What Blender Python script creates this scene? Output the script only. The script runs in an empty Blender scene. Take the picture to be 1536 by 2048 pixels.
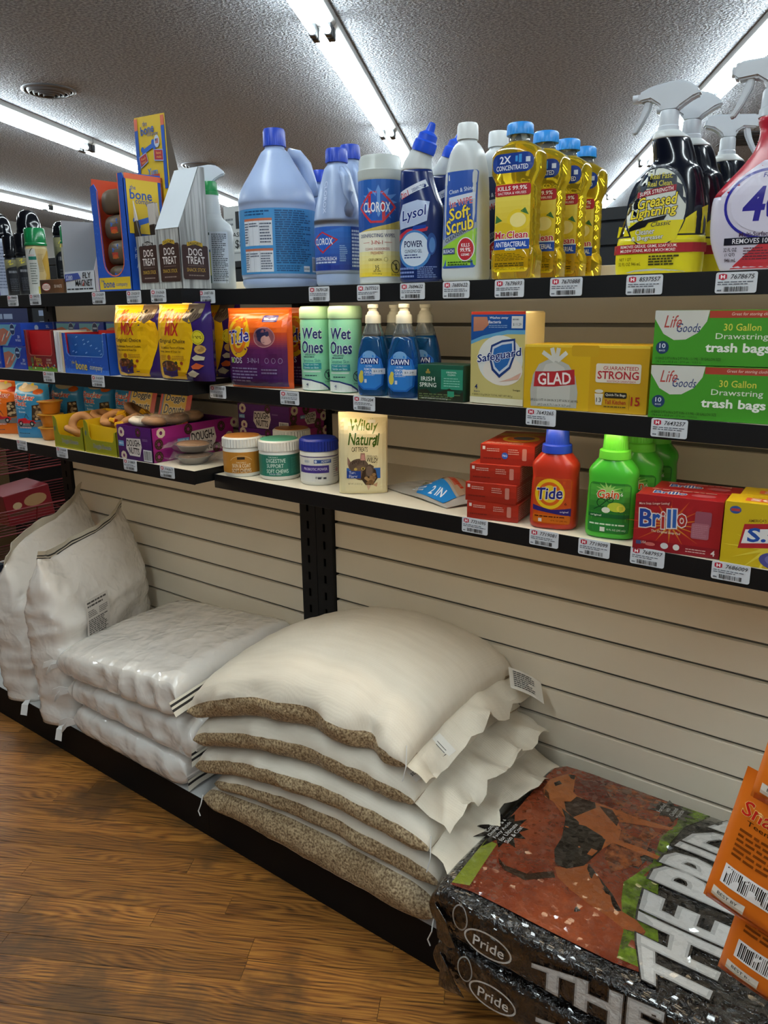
import bpy, bmesh, math, random
from mathutils import Vector, Matrix, noise as mn
SC = bpy.context.scene
COL = SC.collection
PI = math.pi
random.seed(7)

# ---------------------------------------------------------------- camera
cam = bpy.data.objects.new('camera', bpy.data.cameras.new('camera'))
COL.objects.link(cam)
cam.data.sensor_fit = 'VERTICAL'; cam.data.sensor_height = 36.0; cam.data.sensor_width = 27.0
cam.data.lens = 1557.54 / 2048 * 36.0
cam.data.clip_start = 0.05; cam.data.clip_end = 100
_r = Vector((.79262, .60962, -.01076)); _u = Vector((-.14461, .2051, .968)); _f = Vector((-.59232, .7657, -.25073))
cam.matrix_world = Matrix(((_r.x, _u.x, -_f.x, 0), (_r.y, _u.y, -_f.y, -1.5688), (_r.z, _u.z, -_f.z, 1.3328), (0, 0, 0, 1)))
SC.camera = cam
# ---------------------------------------------------------------- world, exposure
W = bpy.data.worlds.new('world'); SC.world = W; W.use_nodes = True
W.node_tree.nodes['Background'].inputs[0].default_value = (.75, .82, .95, 1)
W.node_tree.nodes['Background'].inputs[1].default_value = 0.02
SC.view_settings.view_transform = 'Standard'; SC.view_settings.look = 'None'
SC.view_settings.exposure = 0.22; SC.view_settings.gamma = 1.0
SC.view_settings.use_curve_mapping = False
SC.cycles.use_denoising = True
SC.cycles.max_bounces = 10; SC.cycles.transparent_max_bounces = 16
SC.cycles.sample_clamp_indirect = 6.0
TUBE_STRENGTH = 38.0       # fluorescent tubes
LED_STRENGTH = 10.5       # warm LED strips under the shelves
TUBE_COLOR = (.86, .97, 1.0)
LED_COLOR = (1.0, .78, .50)
LIGHT_ANGLE = math.radians(29.4)   # the room's grid is turned against the shelving
RD = Vector((-math.sin(LIGHT_ANGLE), math.cos(LIGHT_ANGLE), 0))    # along the lamp rows
RP = Vector((math.cos(LIGHT_ANGLE), math.sin(LIGHT_ANGLE), 0))     # across them

# ---------------------------------------------------------------- materials
def lin(c):
    c = c.lstrip('#')
    v = [int(c[i:i + 2], 16) / 255 for i in (0, 2, 4)]
    return tuple(x / 12.92 if x <= .04045 else ((x + .055) / 1.055) ** 2.4 for x in v)

_M = {}
def mat(name, col='#808080', rough=.5, metal=0., spec=.5, trans=0., ior=1.45, alpha=1., emit=None, es=0., coat=0., bump=None, sss=0.):
    """Principled material; bump=(scale, strength, stretch) adds procedural relief."""
    if name in _M: return _M[name]
    m = bpy.data.materials.new(name); m.use_nodes = True
    nt = m.node_tree; b = nt.nodes['Principled BSDF']
    c = lin(col) if isinstance(col, str) else col
    b.inputs['Base Color'].default_value = (*c, 1)
    b.inputs['Roughness'].default_value = rough; b.inputs['Metallic'].default_value = metal
    b.inputs['Specular IOR Level'].default_value = spec
    b.inputs['Transmission Weight'].default_value = trans; b.inputs['IOR'].default_value = ior
    b.inputs['Alpha'].default_value = alpha; b.inputs['Coat Weight'].default_value = coat
    if sss:
        b.inputs['Subsurface Weight'].default_value = sss
        b.inputs['Subsurface Radius'].default_value = (.02, .02, .02)
    if emit:
        b.inputs['Emission Color'].default_value = (*emit, 1); b.inputs['Emission Strength'].default_value = es
    if bump:
        tc = nt.nodes.new('ShaderNodeTexCoord'); mp = nt.nodes.new('ShaderNodeMapping')
        n = nt.nodes.new('ShaderNodeTexNoise'); bp = nt.nodes.new('ShaderNodeBump')
        mp.inputs['Scale'].default_value = bump[2] if len(bump) > 2 else (1, 1, 1)
        n.inputs['Scale'].default_value = bump[0]; n.inputs['Detail'].default_value = 3
        bp.inputs['Strength'].default_value = bump[1]; bp.inputs['Distance'].default_value = bump[3] if len(bump) > 3 else .004
        L = nt.links.new
        L(tc.outputs['Object'], mp.inputs[0]); L(mp.outputs[0], n.inputs['Vector']); L(n.outputs['Fac'], bp.inputs['Height'])
        L(bp.outputs[0], b.inputs['Normal'])
    _M[name] = m
    return m

def nodes_of(m):
    nt = m.node_tree
    return nt, nt.nodes['Principled BSDF'], nt.nodes.new, nt.links.new

def print_mat(name, rough, coat=0., bump=None, spec=.5):
    m = mat(name, '#ffffff', rough, coat=coat, bump=bump, spec=spec)
    nt, b, N, L = nodes_of(m)
    a = N('ShaderNodeAttribute'); a.attribute_name = 'ink'
    L(a.outputs['Color'], b.inputs['Base Color'])
    return m
INK = print_mat('printed_label', .45)
INK_GLOSS = print_mat('printed_film', .22, bump=(14, .5, (1, 1, .6), .006))
INK_CARD = print_mat('printed_card', .38)
INK_BAG = print_mat('printed_bag_film', .2, bump=(26, .55, (1, 1, .45), .01))

BLACK = mat('black_powder_coat', '#0b0c0e', .5, spec=.35)
DARK = mat('dark_void', '#050505', .9, spec=.1)
WHITE = mat('white_plastic', '#e4e6e6', .32)
SHELFTOP = mat('shelf_top_laminate', '#d9cfba', .38)
SLAT = mat('slat_cream_laminate', '#e0d6c2', .42)
GROOVE = mat('groove_metal', '#6b6a64', .4, metal=.35)

# ---------------------------------------------------------------- objects
def finish(o, smooth=True):
    if smooth and o.type == 'MESH' and len(o.data.polygons):
        o.data.polygons.foreach_set('use_smooth', [True] * len(o.data.polygons))
    return o

def link(name, me, parent=None, label=None, kind=None):
    o = bpy.data.objects.new(name, me); COL.objects.link(o)
    if parent: o.parent = parent
    if label: o['label'] = label
    if kind: o['kind'] = kind
    return o

def obj(name, bm, m, parent=None, smooth=False, label=None, kind=None, angle=None):
    me = bpy.data.meshes.new(name)
    bmesh.ops.recalc_face_normals(bm, faces=bm.faces)
    bm.to_mesh(me); bm.free()
    for x in (m if isinstance(m, (list, tuple)) else [m]): me.materials.append(x)
    o = link(name, me, parent, label, kind)
    if smooth:
        finish(o)
        if angle: me.set_sharp_from_angle(angle=math.radians(angle))
    return o

def thing(name, label, cat, loc=(0, 0, 0), rotz=0., group=None, tilt=(0, 0)):
    o = bpy.data.objects.new(name, None); COL.objects.link(o)
    o.empty_display_size = .02
    o.location = loc; o.rotation_euler = (tilt[0], tilt[1], rotz)
    o['label'] = label; o['category'] = cat
    if group: o['group'] = group
    return o

def tag(o, label, cat, group=None):
    o['label'] = label; o['category'] = cat
    if group: o['group'] = group
    return o

def kids(o): return [c for c in bpy.data.objects if c.parent == o]
def dup(root, loc, label, rotz=None, group=None, skip=()):
    """copy of a thing with copies of its parts and sub-parts"""
    r = root.copy(); COL.objects.link(r); r.location = loc; r['label'] = label
    if rotz is not None: r.rotation_euler = (root.rotation_euler[0], root.rotation_euler[1], rotz)
    if group: r['group'] = group
    for ch in kids(root):
        if ch.name.split('.')[0] in skip: continue
        c = ch.copy(); COL.objects.link(c); c.parent = r
        for g in kids(ch):
            d = g.copy(); COL.objects.link(d); d.parent = c
    return r

# ---------------------------------------------------------------- mesh builders
def box(bm, x0, x1, y0, y1, z0, z1, mi=0):
    v = [bm.verts.new(p) for p in ((x0, y0, z0), (x1, y0, z0), (x1, y1, z0), (x0, y1, z0), (x0, y0, z1), (x1, y0, z1), (x1, y1, z1), (x0, y1, z1))]
    for f in ((3, 2, 1, 0), (4, 5, 6, 7), (0, 1, 5, 4), (1, 2, 6, 5), (2, 3, 7, 6), (3, 0, 4, 7)):
        bm.faces.new([v[i] for i in f]).material_index = mi
    return bm

def BB(*a, bev=0., seg=1):
    bm = bmesh.new(); box(bm, *a)
    if bev: bmesh.ops.bevel(bm, geom=bm.edges[:], offset=bev, segments=seg, affect='EDGES', profile=.6)
    return bm

def prism(pts, y0, y1):
    """polygon in x-z pushed from y0 to y1"""
    bm = bmesh.new()
    a = [bm.verts.new((x, y0, z)) for x, z in pts]; b = [bm.verts.new((x, y1, z)) for x, z in pts]
    bm.faces.new(a); bm.faces.new(b[::-1])
    n = len(pts)
    for i in range(n): bm.faces.new((a[i], b[i], b[(i + 1) % n], a[(i + 1) % n]))
    return bm

def sgp(c, p): return math.copysign(abs(c) ** p, c)

def ring_pts(z, cx, cy, rx, ry, n=2., N=40, tilt=0.):
    out = []
    for i in range(N):
        a = 2 * PI * i / N
        x = rx * sgp(math.cos(a), 2 / n); y = ry * sgp(math.sin(a), 2 / n)
        out.append(Vector((cx + x * math.cos(tilt), cy + y, z - x * math.sin(tilt))))
    return out

def loft(bm, rings, cap0=True, cap1=True, mi=0):
    vs = [[bm.verts.new(p) for p in r] for r in rings]
    N = len(vs[0])
    for a, b in zip(vs, vs[1:]):
        for i in range(N):
            bm.faces.new((a[i], a[(i + 1) % N], b[(i + 1) % N], b[i])).material_index = mi
    if cap0: bm.faces.new(vs[0][::-1]).material_index = mi
    if cap1: bm.faces.new(vs[-1]).material_index = mi
    return vs

def lathe(prof, N=36, cx=0., cy=0., cap0=True, cap1=True, bm=None):
    bm = bm or bmesh.new()
    loft(bm, [ring_pts(z, cx, cy, r, r, 2, N) for r, z in prof], cap0, cap1)
    return bm

def body(secs, N=44, cap0=True, cap1=True):
    """secs: (z, rx, ry, n, cx, cy, tilt)"""
    bm = bmesh.new()
    loft(bm, [ring_pts(s[0], s[4] if len(s) > 4 else 0, s[5] if len(s) > 5 else 0, s[1], s[2], s[3], N, s[6] if len(s) > 6 else 0) for s in secs], cap0, cap1)
    return bm

def smooth_secs(secs, k=4):
    """Catmull-Rom in-betweens for a list of equal-length tuples"""
    out = []
    for i in range(len(secs) - 1):
        p0 = secs[max(i - 1, 0)]; p1 = secs[i]; p2 = secs[i + 1]; p3 = secs[min(i + 2, len(secs) - 1)]
        for j in range(k):
            t = j / k
            q = []
            for a, b, c, d in zip(p0, p1, p2, p3):
                v = .5 * (2 * b + (c - a) * t + (2 * a - 5 * b + 4 * c - d) * t * t + (3 * b - a - 3 * c + d) * t ** 3)
                q.append(v)
            out.append(tuple(q))
    out.append(tuple(secs[-1]))
    return out

def tube(bm, path, r, N=8, cap=True):
    rings = []
    P = [Vector(p) for p in path]
    up = Vector((0, 0, 1))
    for i, p in enumerate(P):
        t = (P[min(i + 1, len(P) - 1)] - P[max(i - 1, 0)]).normalized()
        s = t.cross(up)
        if s.length < 1e-3: s = t.cross(Vector((1, 0, 0)))
        s.normalize(); q = s.cross(t).normalized()
        rr = r[i] if isinstance(r, (list, tuple)) else r
        rings.append([p + rr * (math.cos(2 * PI * k / N) * s + math.sin(2 * PI * k / N) * q) for k in range(N)])
    loft(bm, rings, cap, cap)
    return bm

def grid(nu, nv, fn, bm=None, mi=0, thick=0.):
    """surface fn(u,v), u and v in 0..1"""
    bm = bm or bmesh.new()
    V = [[bm.verts.new(fn(i / nu, j / nv)) for i in range(nu + 1)] for j in range(nv + 1)]
    fs = []
    for j in range(nv):
        for i in range(nu):
            f = bm.faces.new((V[j][i], V[j][i + 1], V[j + 1][i + 1], V[j + 1][i])); f.material_index = mi; fs.append(f)
    if thick:
        bm.normal_update()
        bmesh.ops.solidify(bm, geom=fs, thickness=thick)
    return bm

def nz(p, s=1., seed=0.):
    return mn.noise(Vector((p[0] * s + seed * 7.3, p[1] * s - seed * 3.1, p[2] * s + seed * 1.7)))
def ridge(p, s=1., seed=0.):
    return 1 - 2 * abs(nz(p, s, seed))

# ---------------------------------------------------------------- flat print (labels, lettering, pictures)
_T = {}
def text_tris(s, bold):
    k = (s, bold)
    if k not in _T:
        cu = bpy.data.curves.new('lettering', 'FONT'); cu.body = s; cu.size = 1; cu.resolution_u = 2
        cu.offset = bold; cu.fill_mode = 'FRONT'
        o = bpy.data.objects.new('lettering', cu)
        me = o.to_mesh()
        vs = [(v.co.x, v.co.y) for v in me.vertices]
        fs = [tuple(p.vertices) for p in me.polygons]
        o.to_mesh_clear(); bpy.data.objects.remove(o); bpy.data.curves.remove(cu)
        if vs:
            x0 = min(v[0] for v in vs); x1 = max(v[0] for v in vs); y0 = min(v[1] for v in vs); y1 = max(v[1] for v in vs)
        else: x0 = y0 = 0; x1 = y1 = 1
        _T[k] = (vs, fs, x0, x1, y0, y1)
    return _T[k]

class Print:
    """coloured shapes in a label plane (u right, v up, metres), stacked in the order they are added"""
    EPS = 4e-5
    def __init__(s): s.F = []; s.n = 0
    def poly(s, pts, col, up=True):
        if up: s.n += 1
        s.F.append(([tuple(p) for p in pts], col, s.n)); return s
    def rect(s, x0, y0, x1, y1, col, r=0.):
        if r <= 0: return s.poly([(x0, y0), (x1, y0), (x1, y1), (x0, y1)], col)
        pts = []
        for cx, cy, a0 in ((x1 - r, y0 + r, -90), (x1 - r, y1 - r, 0), (x0 + r, y1 - r, 90), (x0 + r, y0 + r, 180)):
            for k in range(5):
                a = math.radians(a0 + 22.5 * k); pts.append((cx + r * math.cos(a), cy + r * math.sin(a)))
        return s.poly(pts, col)
    def ell(s, cx, cy, rx, ry, col, N=28, rot=0.):
        c, q = math.cos(rot), math.sin(rot)
        return s.poly([(cx + rx * math.cos(2 * PI * i / N) * c - ry * math.sin(2 * PI * i / N) * q, cy + rx * math.cos(2 * PI * i / N) * q + ry * math.sin(2 * PI * i / N) * c) for i in range(N)], col)
    def ring(s, cx, cy, rx, ry, w, col, N=32, a0=0., a1=2 * PI):
        s.n += 1
        for i in range(N):
            a, b = a0 + (a1 - a0) * i / N, a0 + (a1 - a0) * (i + 1) / N
            s.poly([(cx + rx * math.cos(a), cy + ry * math.sin(a)), (cx + rx * math.cos(b), cy + ry * math.sin(b)),
                    (cx + (rx - w) * math.cos(b), cy + (ry - w) * math.sin(b)), (cx + (rx - w) * math.cos(a), cy + (ry - w) * math.sin(a))], col, False)
        return s
    def line(s, pts, w, col):
        s.n += 1
        for a, b in zip(pts, pts[1:]):
            d = Vector((b[0] - a[0], b[1] - a[1]))
            if d.length < 1e-9: continue
            q = Vector((-d.y, d.x)).normalized() * w / 2
            s.poly([(a[0] + q.x, a[1] + q.y), (a[0] - q.x, a[1] - q.y), (b[0] - q.x, b[1] - q.y), (b[0] + q.x, b[1] + q.y)], col, False)
        return s
    def grad(s, x0, y0, x1, y1, c0, c1, n=8, vert=True):
        s.n += 1
        a, b = lin(c0), lin(c1)
        for i in range(n):
            t = (i + .5) / n; c = tuple(p + (q - p) * t for p, q in zip(a, b))
            if vert: s.poly([(x0, y0 + (y1 - y0) * i / n), (x1, y0 + (y1 - y0) * i / n), (x1, y0 + (y1 - y0) * (i + 1) / n), (x0, y0 + (y1 - y0) * (i + 1) / n)], c, False)
            else: s.poly([(x0 + (x1 - x0) * i / n, y0), (x0 + (x1 - x0) * (i + 1) / n, y0), (x0 + (x1 - x0) * (i + 1) / n, y1), (x0 + (x1 - x0) * i / n, y1)], c, False)
        return s
    def text(s, t, cx, cy, w, h, col, bold=.02, shear=0., rot=0., out=None, ow=.04, warp=None):
        """lettering fitted to a w x h box around (cx, cy); out draws an outline of width ow (em) under it"""
        bold *= .45; ow *= .7
        for c, b in (([(out, bold + ow)] if out else []) + [(col, bold)]):
            vs, fs, x0, x1, y0, y1 = text_tris(t, b)
            _, _, X0, X1, Y0, Y1 = text_tris(t, bold)
            sx = w / max(X1 - X0, 1e-6); sy = h / max(Y1 - Y0, 1e-6)
            s.n += 1
            P = []
            for x, y in vs:
                u = (x - (X0 + X1) / 2) * sx; v = (y - (Y0 + Y1) / 2) * sy
                u += shear * v
                if warp: u, v = warp(u, v)
                P.append((cx + u * math.cos(rot) - v * math.sin(rot), cy + u * math.sin(rot) + v * math.cos(rot)))
            for f in fs: s.F.append(([P[i] for i in f], c, s.n))
        return s
    def small(s, x0, y0, x1, y1, n, col, seed=0, fill=.5):
        """print too small to read: rows of short dashes"""
        rnd = random.Random(seed); s.n += 1
        dy = (y1 - y0) / n
        for i in range(n):
            y = y1 - dy * (i + .5); x = x0; end = x1 - rnd.random() ** 2 * (x1 - x0) * .35
            while x < end:
                l = min((x1 - x0) * rnd.uniform(.06, .2), end - x)
                s.poly([(x, y - dy * fill / 2), (x + l, y - dy * fill / 2), (x + l, y + dy * fill / 2), (x, y + dy * fill / 2)], col, False)
                x += l + (x1 - x0) * .025
        return s
    def bars(s, x0, y0, x1, y1, seed=0, bg='#eeeeee', n=26):
        rnd = random.Random(seed)
        if bg: s.rect(x0, y0, x1, y1, bg)
        s.n += 1; x = x0 + (x1 - x0) * .06; e = x1 - (x1 - x0) * .06; h = (y1 - y0) * .1
        st = (e - x) / n
        for i in range(n):
            wv = st * rnd.choice((.25, .45, .7))
            s.poly([(x, y0 + h), (x + wv, y0 + h), (x + wv, y1 - h), (x, y1 - h)], '#151515', False); x += st
        return s
    def bursts(s, cx, cy, r0, r1, n, col, rx=1., ry=1., seed=0):
        rnd = random.Random(seed); pts = []
        for i in range(2 * n):
            a = PI * i / n; r = (r1 * rnd.uniform(.85, 1.15)) if i % 2 == 0 else r0
            pts.append((cx + r * rx * math.cos(a), cy + r * ry * math.sin(a)))
        s.n += 1
        for i in range(2 * n): s.poly([(cx, cy), pts[i], pts[(i + 1) % (2 * n)]], col, False)
        return s
    def build(s, name, fn, parent=None, m=None, cutu=0., cutv=0., label=None, lift=3e-4):
        """fn(u, v, h) -> point; cutu/cutv: spacing of the cuts that let the print follow a curved surface"""
        bm = bmesh.new(); lay = bm.faces.layers.int.new('c')
        cols = []; cidx = {}; mats = [m or INK]; midx = {}
        for pts, col, n in s.F:
            mi = 0
            if isinstance(col, bpy.types.Material):
                if col.name not in midx: midx[col.name] = len(mats); mats.append(col)
                mi = midx[col.name]; col = '#ffffff'
            if col not in cidx: cidx[col] = len(cols); cols.append(lin(col) if isinstance(col, str) else col)
            h = lift + n * s.EPS
            try: f = bm.faces.new([bm.verts.new((x, y, h)) for x, y in pts])
            except ValueError: continue
            f[lay] = cidx[col]; f.material_index = mi
        for ax, st in ((0, cutu), (1, cutv)):
            if not st: continue
            lo = min(v.co[ax] for v in bm.verts); hi = max(v.co[ax] for v in bm.verts)
            k = math.ceil(lo / st)
            while k * st < hi:
                nrm = Vector((1, 0, 0)) if ax == 0 else Vector((0, 1, 0))
                bmesh.ops.bisect_plane(bm, geom=bm.verts[:] + bm.edges[:] + bm.faces[:], plane_co=nrm * k * st, plane_no=nrm, dist=1e-7)
                k += 1
        for v in bm.verts: v.co = Vector(fn(v.co.x, v.co.y, v.co.z))
        me = bpy.data.meshes.new(name)
        ci = [f[lay] for f in bm.faces]; nl = [len(f.verts) for f in bm.faces]
        bm.to_mesh(me); bm.free()
        at = me.color_attributes.new('ink', 'FLOAT_COLOR', 'CORNER')
        buf = []
        for c, k in zip(ci, nl): buf += [*cols[c], 1.] * k
        at.data.foreach_set('color', buf)
        for x in mats: me.materials.append(x)
        return link(name, me, parent, label)

def face_front(cx, y, z0=0.):            # label on a wall-parallel front, seen from -y
    return lambda u, v, h: (cx + u, y - h, z0 + v)
def face_right(x, cy, z0=0.):            # label on the +x side: u runs towards the wall
    return lambda u, v, h: (x + h, cy + u, z0 + v)
def face_top(cx, cy, z):
    return lambda u, v, h: (cx + u, cy + v, z + h)
def face_cyl(r, th0=0., z0=0., cx=0., cy=0.):   # round a cylinder, u = arc length from the front
    def f(u, v, h):
        a = -PI / 2 + th0 + u / r
        return (cx + (r + h) * math.cos(a), cy + (r + h) * math.sin(a), z0 + v)
    return f
def face_secs(secs, z0=0., dx=0.):
    """front of a lofted body: u = sideways offset, v = height; follows the sections"""
    S = sorted(secs, key=lambda q: q[0])
    def f(u, v, h):
        z = z0 + v
        k = 0
        while k < len(S) - 2 and S[k + 1][0] < z: k += 1
        a, b = S[k], S[k + 1]
        t = min(1, max(0, (z - a[0]) / max(b[0] - a[0], 1e-9)))
        g = [p + (q - p) * t for p, q in zip(a, b)]
        rx, ry, n = g[1], g[2], g[3]; cx = g[4] if len(g) > 4 else 0; cy = g[5] if len(g) > 5 else 0
        x = dx + u
        w = min(.9995, abs((x - cx) / rx))
        y = ry * (1 - w ** n) ** (1 / n)
        nx = sgp((x - cx) / rx, n - 1) / rx; ny = -(y / ry) ** (n - 1) / ry
        l = math.hypot(nx, ny) or 1
        return (x + h * nx / l, cy - y + h * ny / l, z)
    return f
# ================================================================ large structure
def floor_mat():
    m = mat('oak_strip_floor', '#7a4a1e', .36, spec=.45)
    nt, b, N, L = nodes_of(m)
    g = N('ShaderNodeNewGeometry'); oi = N('ShaderNodeObjectInfo')
    mp = N('ShaderNodeMapping'); mp.vector_type = 'POINT'; mp.inputs['Rotation'].default_value = (0, 0, -LIGHT_ANGLE)
    L(g.outputs['Position'], mp.inputs[0])
    off = N('ShaderNodeVectorMath'); off.operation = 'SCALE'; off.inputs[0].default_value = (11, 17, 5); L(oi.outputs['Random'], off.inputs['Scale'])
    ad = N('ShaderNodeVectorMath'); ad.operation = 'ADD'; L(mp.outputs[0], ad.inputs[0]); L(off.outputs[0], ad.inputs[1])
    # slow wander of the grain, then fine rings across the board
    s1 = N('ShaderNodeVectorMath'); s1.operation = 'MULTIPLY'; s1.inputs[1].default_value = (2.2, 9, 1); L(ad.outputs[0], s1.inputs[0])
    n1 = N('ShaderNodeTexNoise'); n1.inputs['Scale'].default_value = 1.0; n1.inputs['Detail'].default_value = 2; L(s1.outputs[0], n1.inputs['Vector'])
    s2 = N('ShaderNodeVectorMath'); s2.operation = 'MULTIPLY'; s2.inputs[1].default_value = (1.6, 120, 1); L(ad.outputs[0], s2.inputs[0])
    k = N('ShaderNodeMath'); k.operation = 'MULTIPLY_ADD'; k.inputs[1].default_value = 20
    sx = N('ShaderNodeSeparateXYZ'); L(s2.outputs[0], sx.inputs[0]); L(n1.outputs['Fac'], k.inputs[0]); L(sx.outputs['Y'], k.inputs[2])
    fr = N('ShaderNodeMath'); fr.operation = 'SINE'
    k2 = N('ShaderNodeMath'); k2.operation = 'MULTIPLY'; k2.inputs[1].default_value = 5.0; L(k.outputs[0], k2.inputs[0]); L(k2.outputs[0], fr.inputs[0])
    s3 = N('ShaderNodeVectorMath'); s3.operation = 'MULTIPLY'; s3.inputs[1].default_value = (9, 320, 1); L(ad.outputs[0], s3.inputs[0])
    n3 = N('ShaderNodeTexNoise'); n3.inputs['Scale'].default_value = 1.0; n3.inputs['Detail'].default_value = 3; L(s3.outputs[0], n3.inputs['Vector'])
    mx = N('ShaderNodeMath'); mx.operation = 'MULTIPLY_ADD'; mx.inputs[1].default_value = .11; mx.inputs[2].default_value = .08
    L(fr.outputs[0], mx.inputs[0])
    sm = N('ShaderNodeMath'); sm.operation = 'ADD'; L(mx.outputs[0], sm.inputs[0]); L(n3.outputs['Fac'], sm.inputs[1])
    cr = N('ShaderNodeValToRGB'); e = cr.color_ramp.elements
    e[0].position = .3; e[0].color = (*lin('#341e0c'), 1); e[1].position = .78; e[1].color = (*lin('#a87232'), 1)
    e2 = cr.color_ramp.elements.new(.5); e2.color = (*lin('#7e4e20'), 1)
    L(sm.outputs[0], cr.inputs[0])
    hs = N('ShaderNodeHueSaturation'); L(cr.outputs[0], hs.inputs['Color'])
    vr = N('ShaderNodeMapRange'); vr.inputs['To Min'].default_value = .62; vr.inputs['To Max'].default_value = 1.2; L(oi.outputs['Random'], vr.inputs[0]); L(vr.outputs[0], hs.inputs['Value'])
    # worn, greyed patches that cross the boards
    n4 = N('ShaderNodeTexNoise'); n4.inputs['Scale'].default_value = 2.6; n4.inputs['Detail'].default_value = 5; n4.inputs['Roughness'].default_value = .62
    L(g.outputs['Position'], n4.inputs['Vector'])
    c4 = N('ShaderNodeValToRGB'); c4.color_ramp.elements[0].position = .53; c4.color_ramp.elements[1].position = .62
    L(n4.outputs['Fac'], c4.inputs[0])
    w = N('ShaderNodeMath'); w.operation = 'MULTIPLY'; w.inputs[1].default_value = .62; L(c4.outputs[0], w.inputs[0])
    mi = N('ShaderNodeMixRGB'); mi.inputs[2].default_value = (*lin('#35291c'), 1); L(w.outputs[0], mi.inputs[0]); L(hs.outputs[0], mi.inputs[1])
    L(mi.outputs[0], b.inputs['Base Color'])
    rr = N('ShaderNodeMapRange'); rr.inputs['To Min'].default_value = .5; rr.inputs['To Max'].default_value = .3; L(sm.outputs[0], rr.inputs[0]); L(rr.outputs[0], b.inputs['Roughness'])
    bp = N('ShaderNodeBump'); bp.inputs['Strength'].default_value = .25; bp.inputs['Distance'].default_value = .001; L(sm.outputs[0], bp.inputs['Height']); L(bp.outputs[0], b.inputs['Normal'])
    return m
OAK = floor_mat()

def ceiling_mat():
    m = mat('popcorn_ceiling', '#96928c', .85, spec=.25)
    nt, b, N, L = nodes_of(m)
    g = N('ShaderNodeNewGeometry')
    n = N('ShaderNodeTexNoise'); n.inputs['Scale'].default_value = 62; n.inputs['Detail'].default_value = 2.2; n.inputs['Roughness'].default_value = .55
    L(g.outputs['Position'], n.inputs['Vector'])
    r = N('ShaderNodeMapRange'); r.inputs['From Min'].default_value = .38; r.inputs['From Max'].default_value = .68; L(n.outputs['Fac'], r.inputs[0])
    bp = N('ShaderNodeBump'); bp.inputs['Strength'].default_value = 1.; bp.inputs['Distance'].default_value = .012; L(r.outputs[0], bp.inputs['Height']); L(bp.outputs[0], b.inputs['Normal'])
    c = N('ShaderNodeMixRGB'); c.inputs[1].default_value = (*lin('#74787e'), 1); c.inputs[2].default_value = (*lin('#a6aab0'), 1)
    L(r.outputs[0], c.inputs[0]); L(c.outputs[0], b.inputs['Base Color'])
    return m
CEIL = ceiling_mat()
CZ = 2.79
def room_pt(a, b, z): return RP * a + RD * b + Vector((0, 0, z))
A0, A1, B0, B1 = -8.6, 5.2, -4.2, 13.5
def slab(name, pts, th, m):
    bm = bmesh.new()
    a = [bm.verts.new(p) for p in pts]; b = [bm.verts.new(p - Vector((0, 0, th))) for p in pts]
    bm.faces.new(a); bm.faces.new(b[::-1])
    for i in range(4): bm.faces.new((a[i], b[i], b[(i + 1) % 4], a[(i + 1) % 4]))
    return obj(name, bm, m, kind='structure')
floor = slab('floor', [room_pt(A0, B0, -.0125), room_pt(A1, B0, -.0125), room_pt(A1, B1, -.0125), room_pt(A0, B1, -.0125)], .05, OAK)
slab('ceiling', [room_pt(A0, B0, CZ), room_pt(A1, B0, CZ), room_pt(A1, B1, CZ), room_pt(A0, B1, CZ)], -.05, CEIL)
WALL = mat('wall_paint', '#7c7a76', .75)
for nm, p, q in (('wall_back', (A0, B1), (A1, B1)), ('wall_front', (A0, B0), (A1, B0)), ('wall_left', (A0, B0), (A0, B1)), ('wall_right', (A1, B0), (A1, B1))):
    bm = bmesh.new()
    f = bm.faces.new([bm.verts.new(room_pt(*p, -.012)), bm.verts.new(room_pt(*q, -.012)), bm.verts.new(room_pt(*q, CZ)), bm.verts.new(room_pt(*p, CZ))])
    obj(nm, bm, WALL, kind='structure')
# oak strips, one mesh shared, each board its own object
bm = BB(0, 1, .0006, .0564, -.0115, 0)
for e in [e for e in bm.edges if all(v.co.z > -.001 for v in e.verts)]: pass
pme = bpy.data.meshes.new('plank'); bm.to_mesh(pme); bm.free(); pme.materials.append(OAK)
PW = .057
corners = [(-2.75, -1.35), (-2.75, -.42), (-.25, -.42), (-.25, -1.35)]
na = [Vector((x, y, 0)).dot(RP) for x, y in corners]; nb = [Vector((x, y, 0)).dot(RD) for x, y in corners]
rp = random.Random(3)
b = math.floor(min(nb) / PW) * PW
npl = 0
while b < max(nb):
    a = min(na) - rp.uniform(0, .6)
    while a < max(na):
        l = rp.choice((.32, .42, .55, .68, .8, .95))
        mid = RP * (a + l / 2) + RD * (b + PW / 2)
        ends = [RP * t + RD * (b + PW / 2) for t in (a, a + l / 2, a + l)]
        if any(-2.8 < q.x < -.2 and -1.4 < q.y < -.36 for q in ends):
            o = link('plank', pme, floor); o.location = RP * a + RD * b + Vector((0, 0, rp.uniform(-.0004, .0003)))
            o.rotation_euler = (0, 0, LIGHT_ANGLE); o.scale = (l - .0008, 1, 1); npl += 1
        a += l
    b += PW

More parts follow.
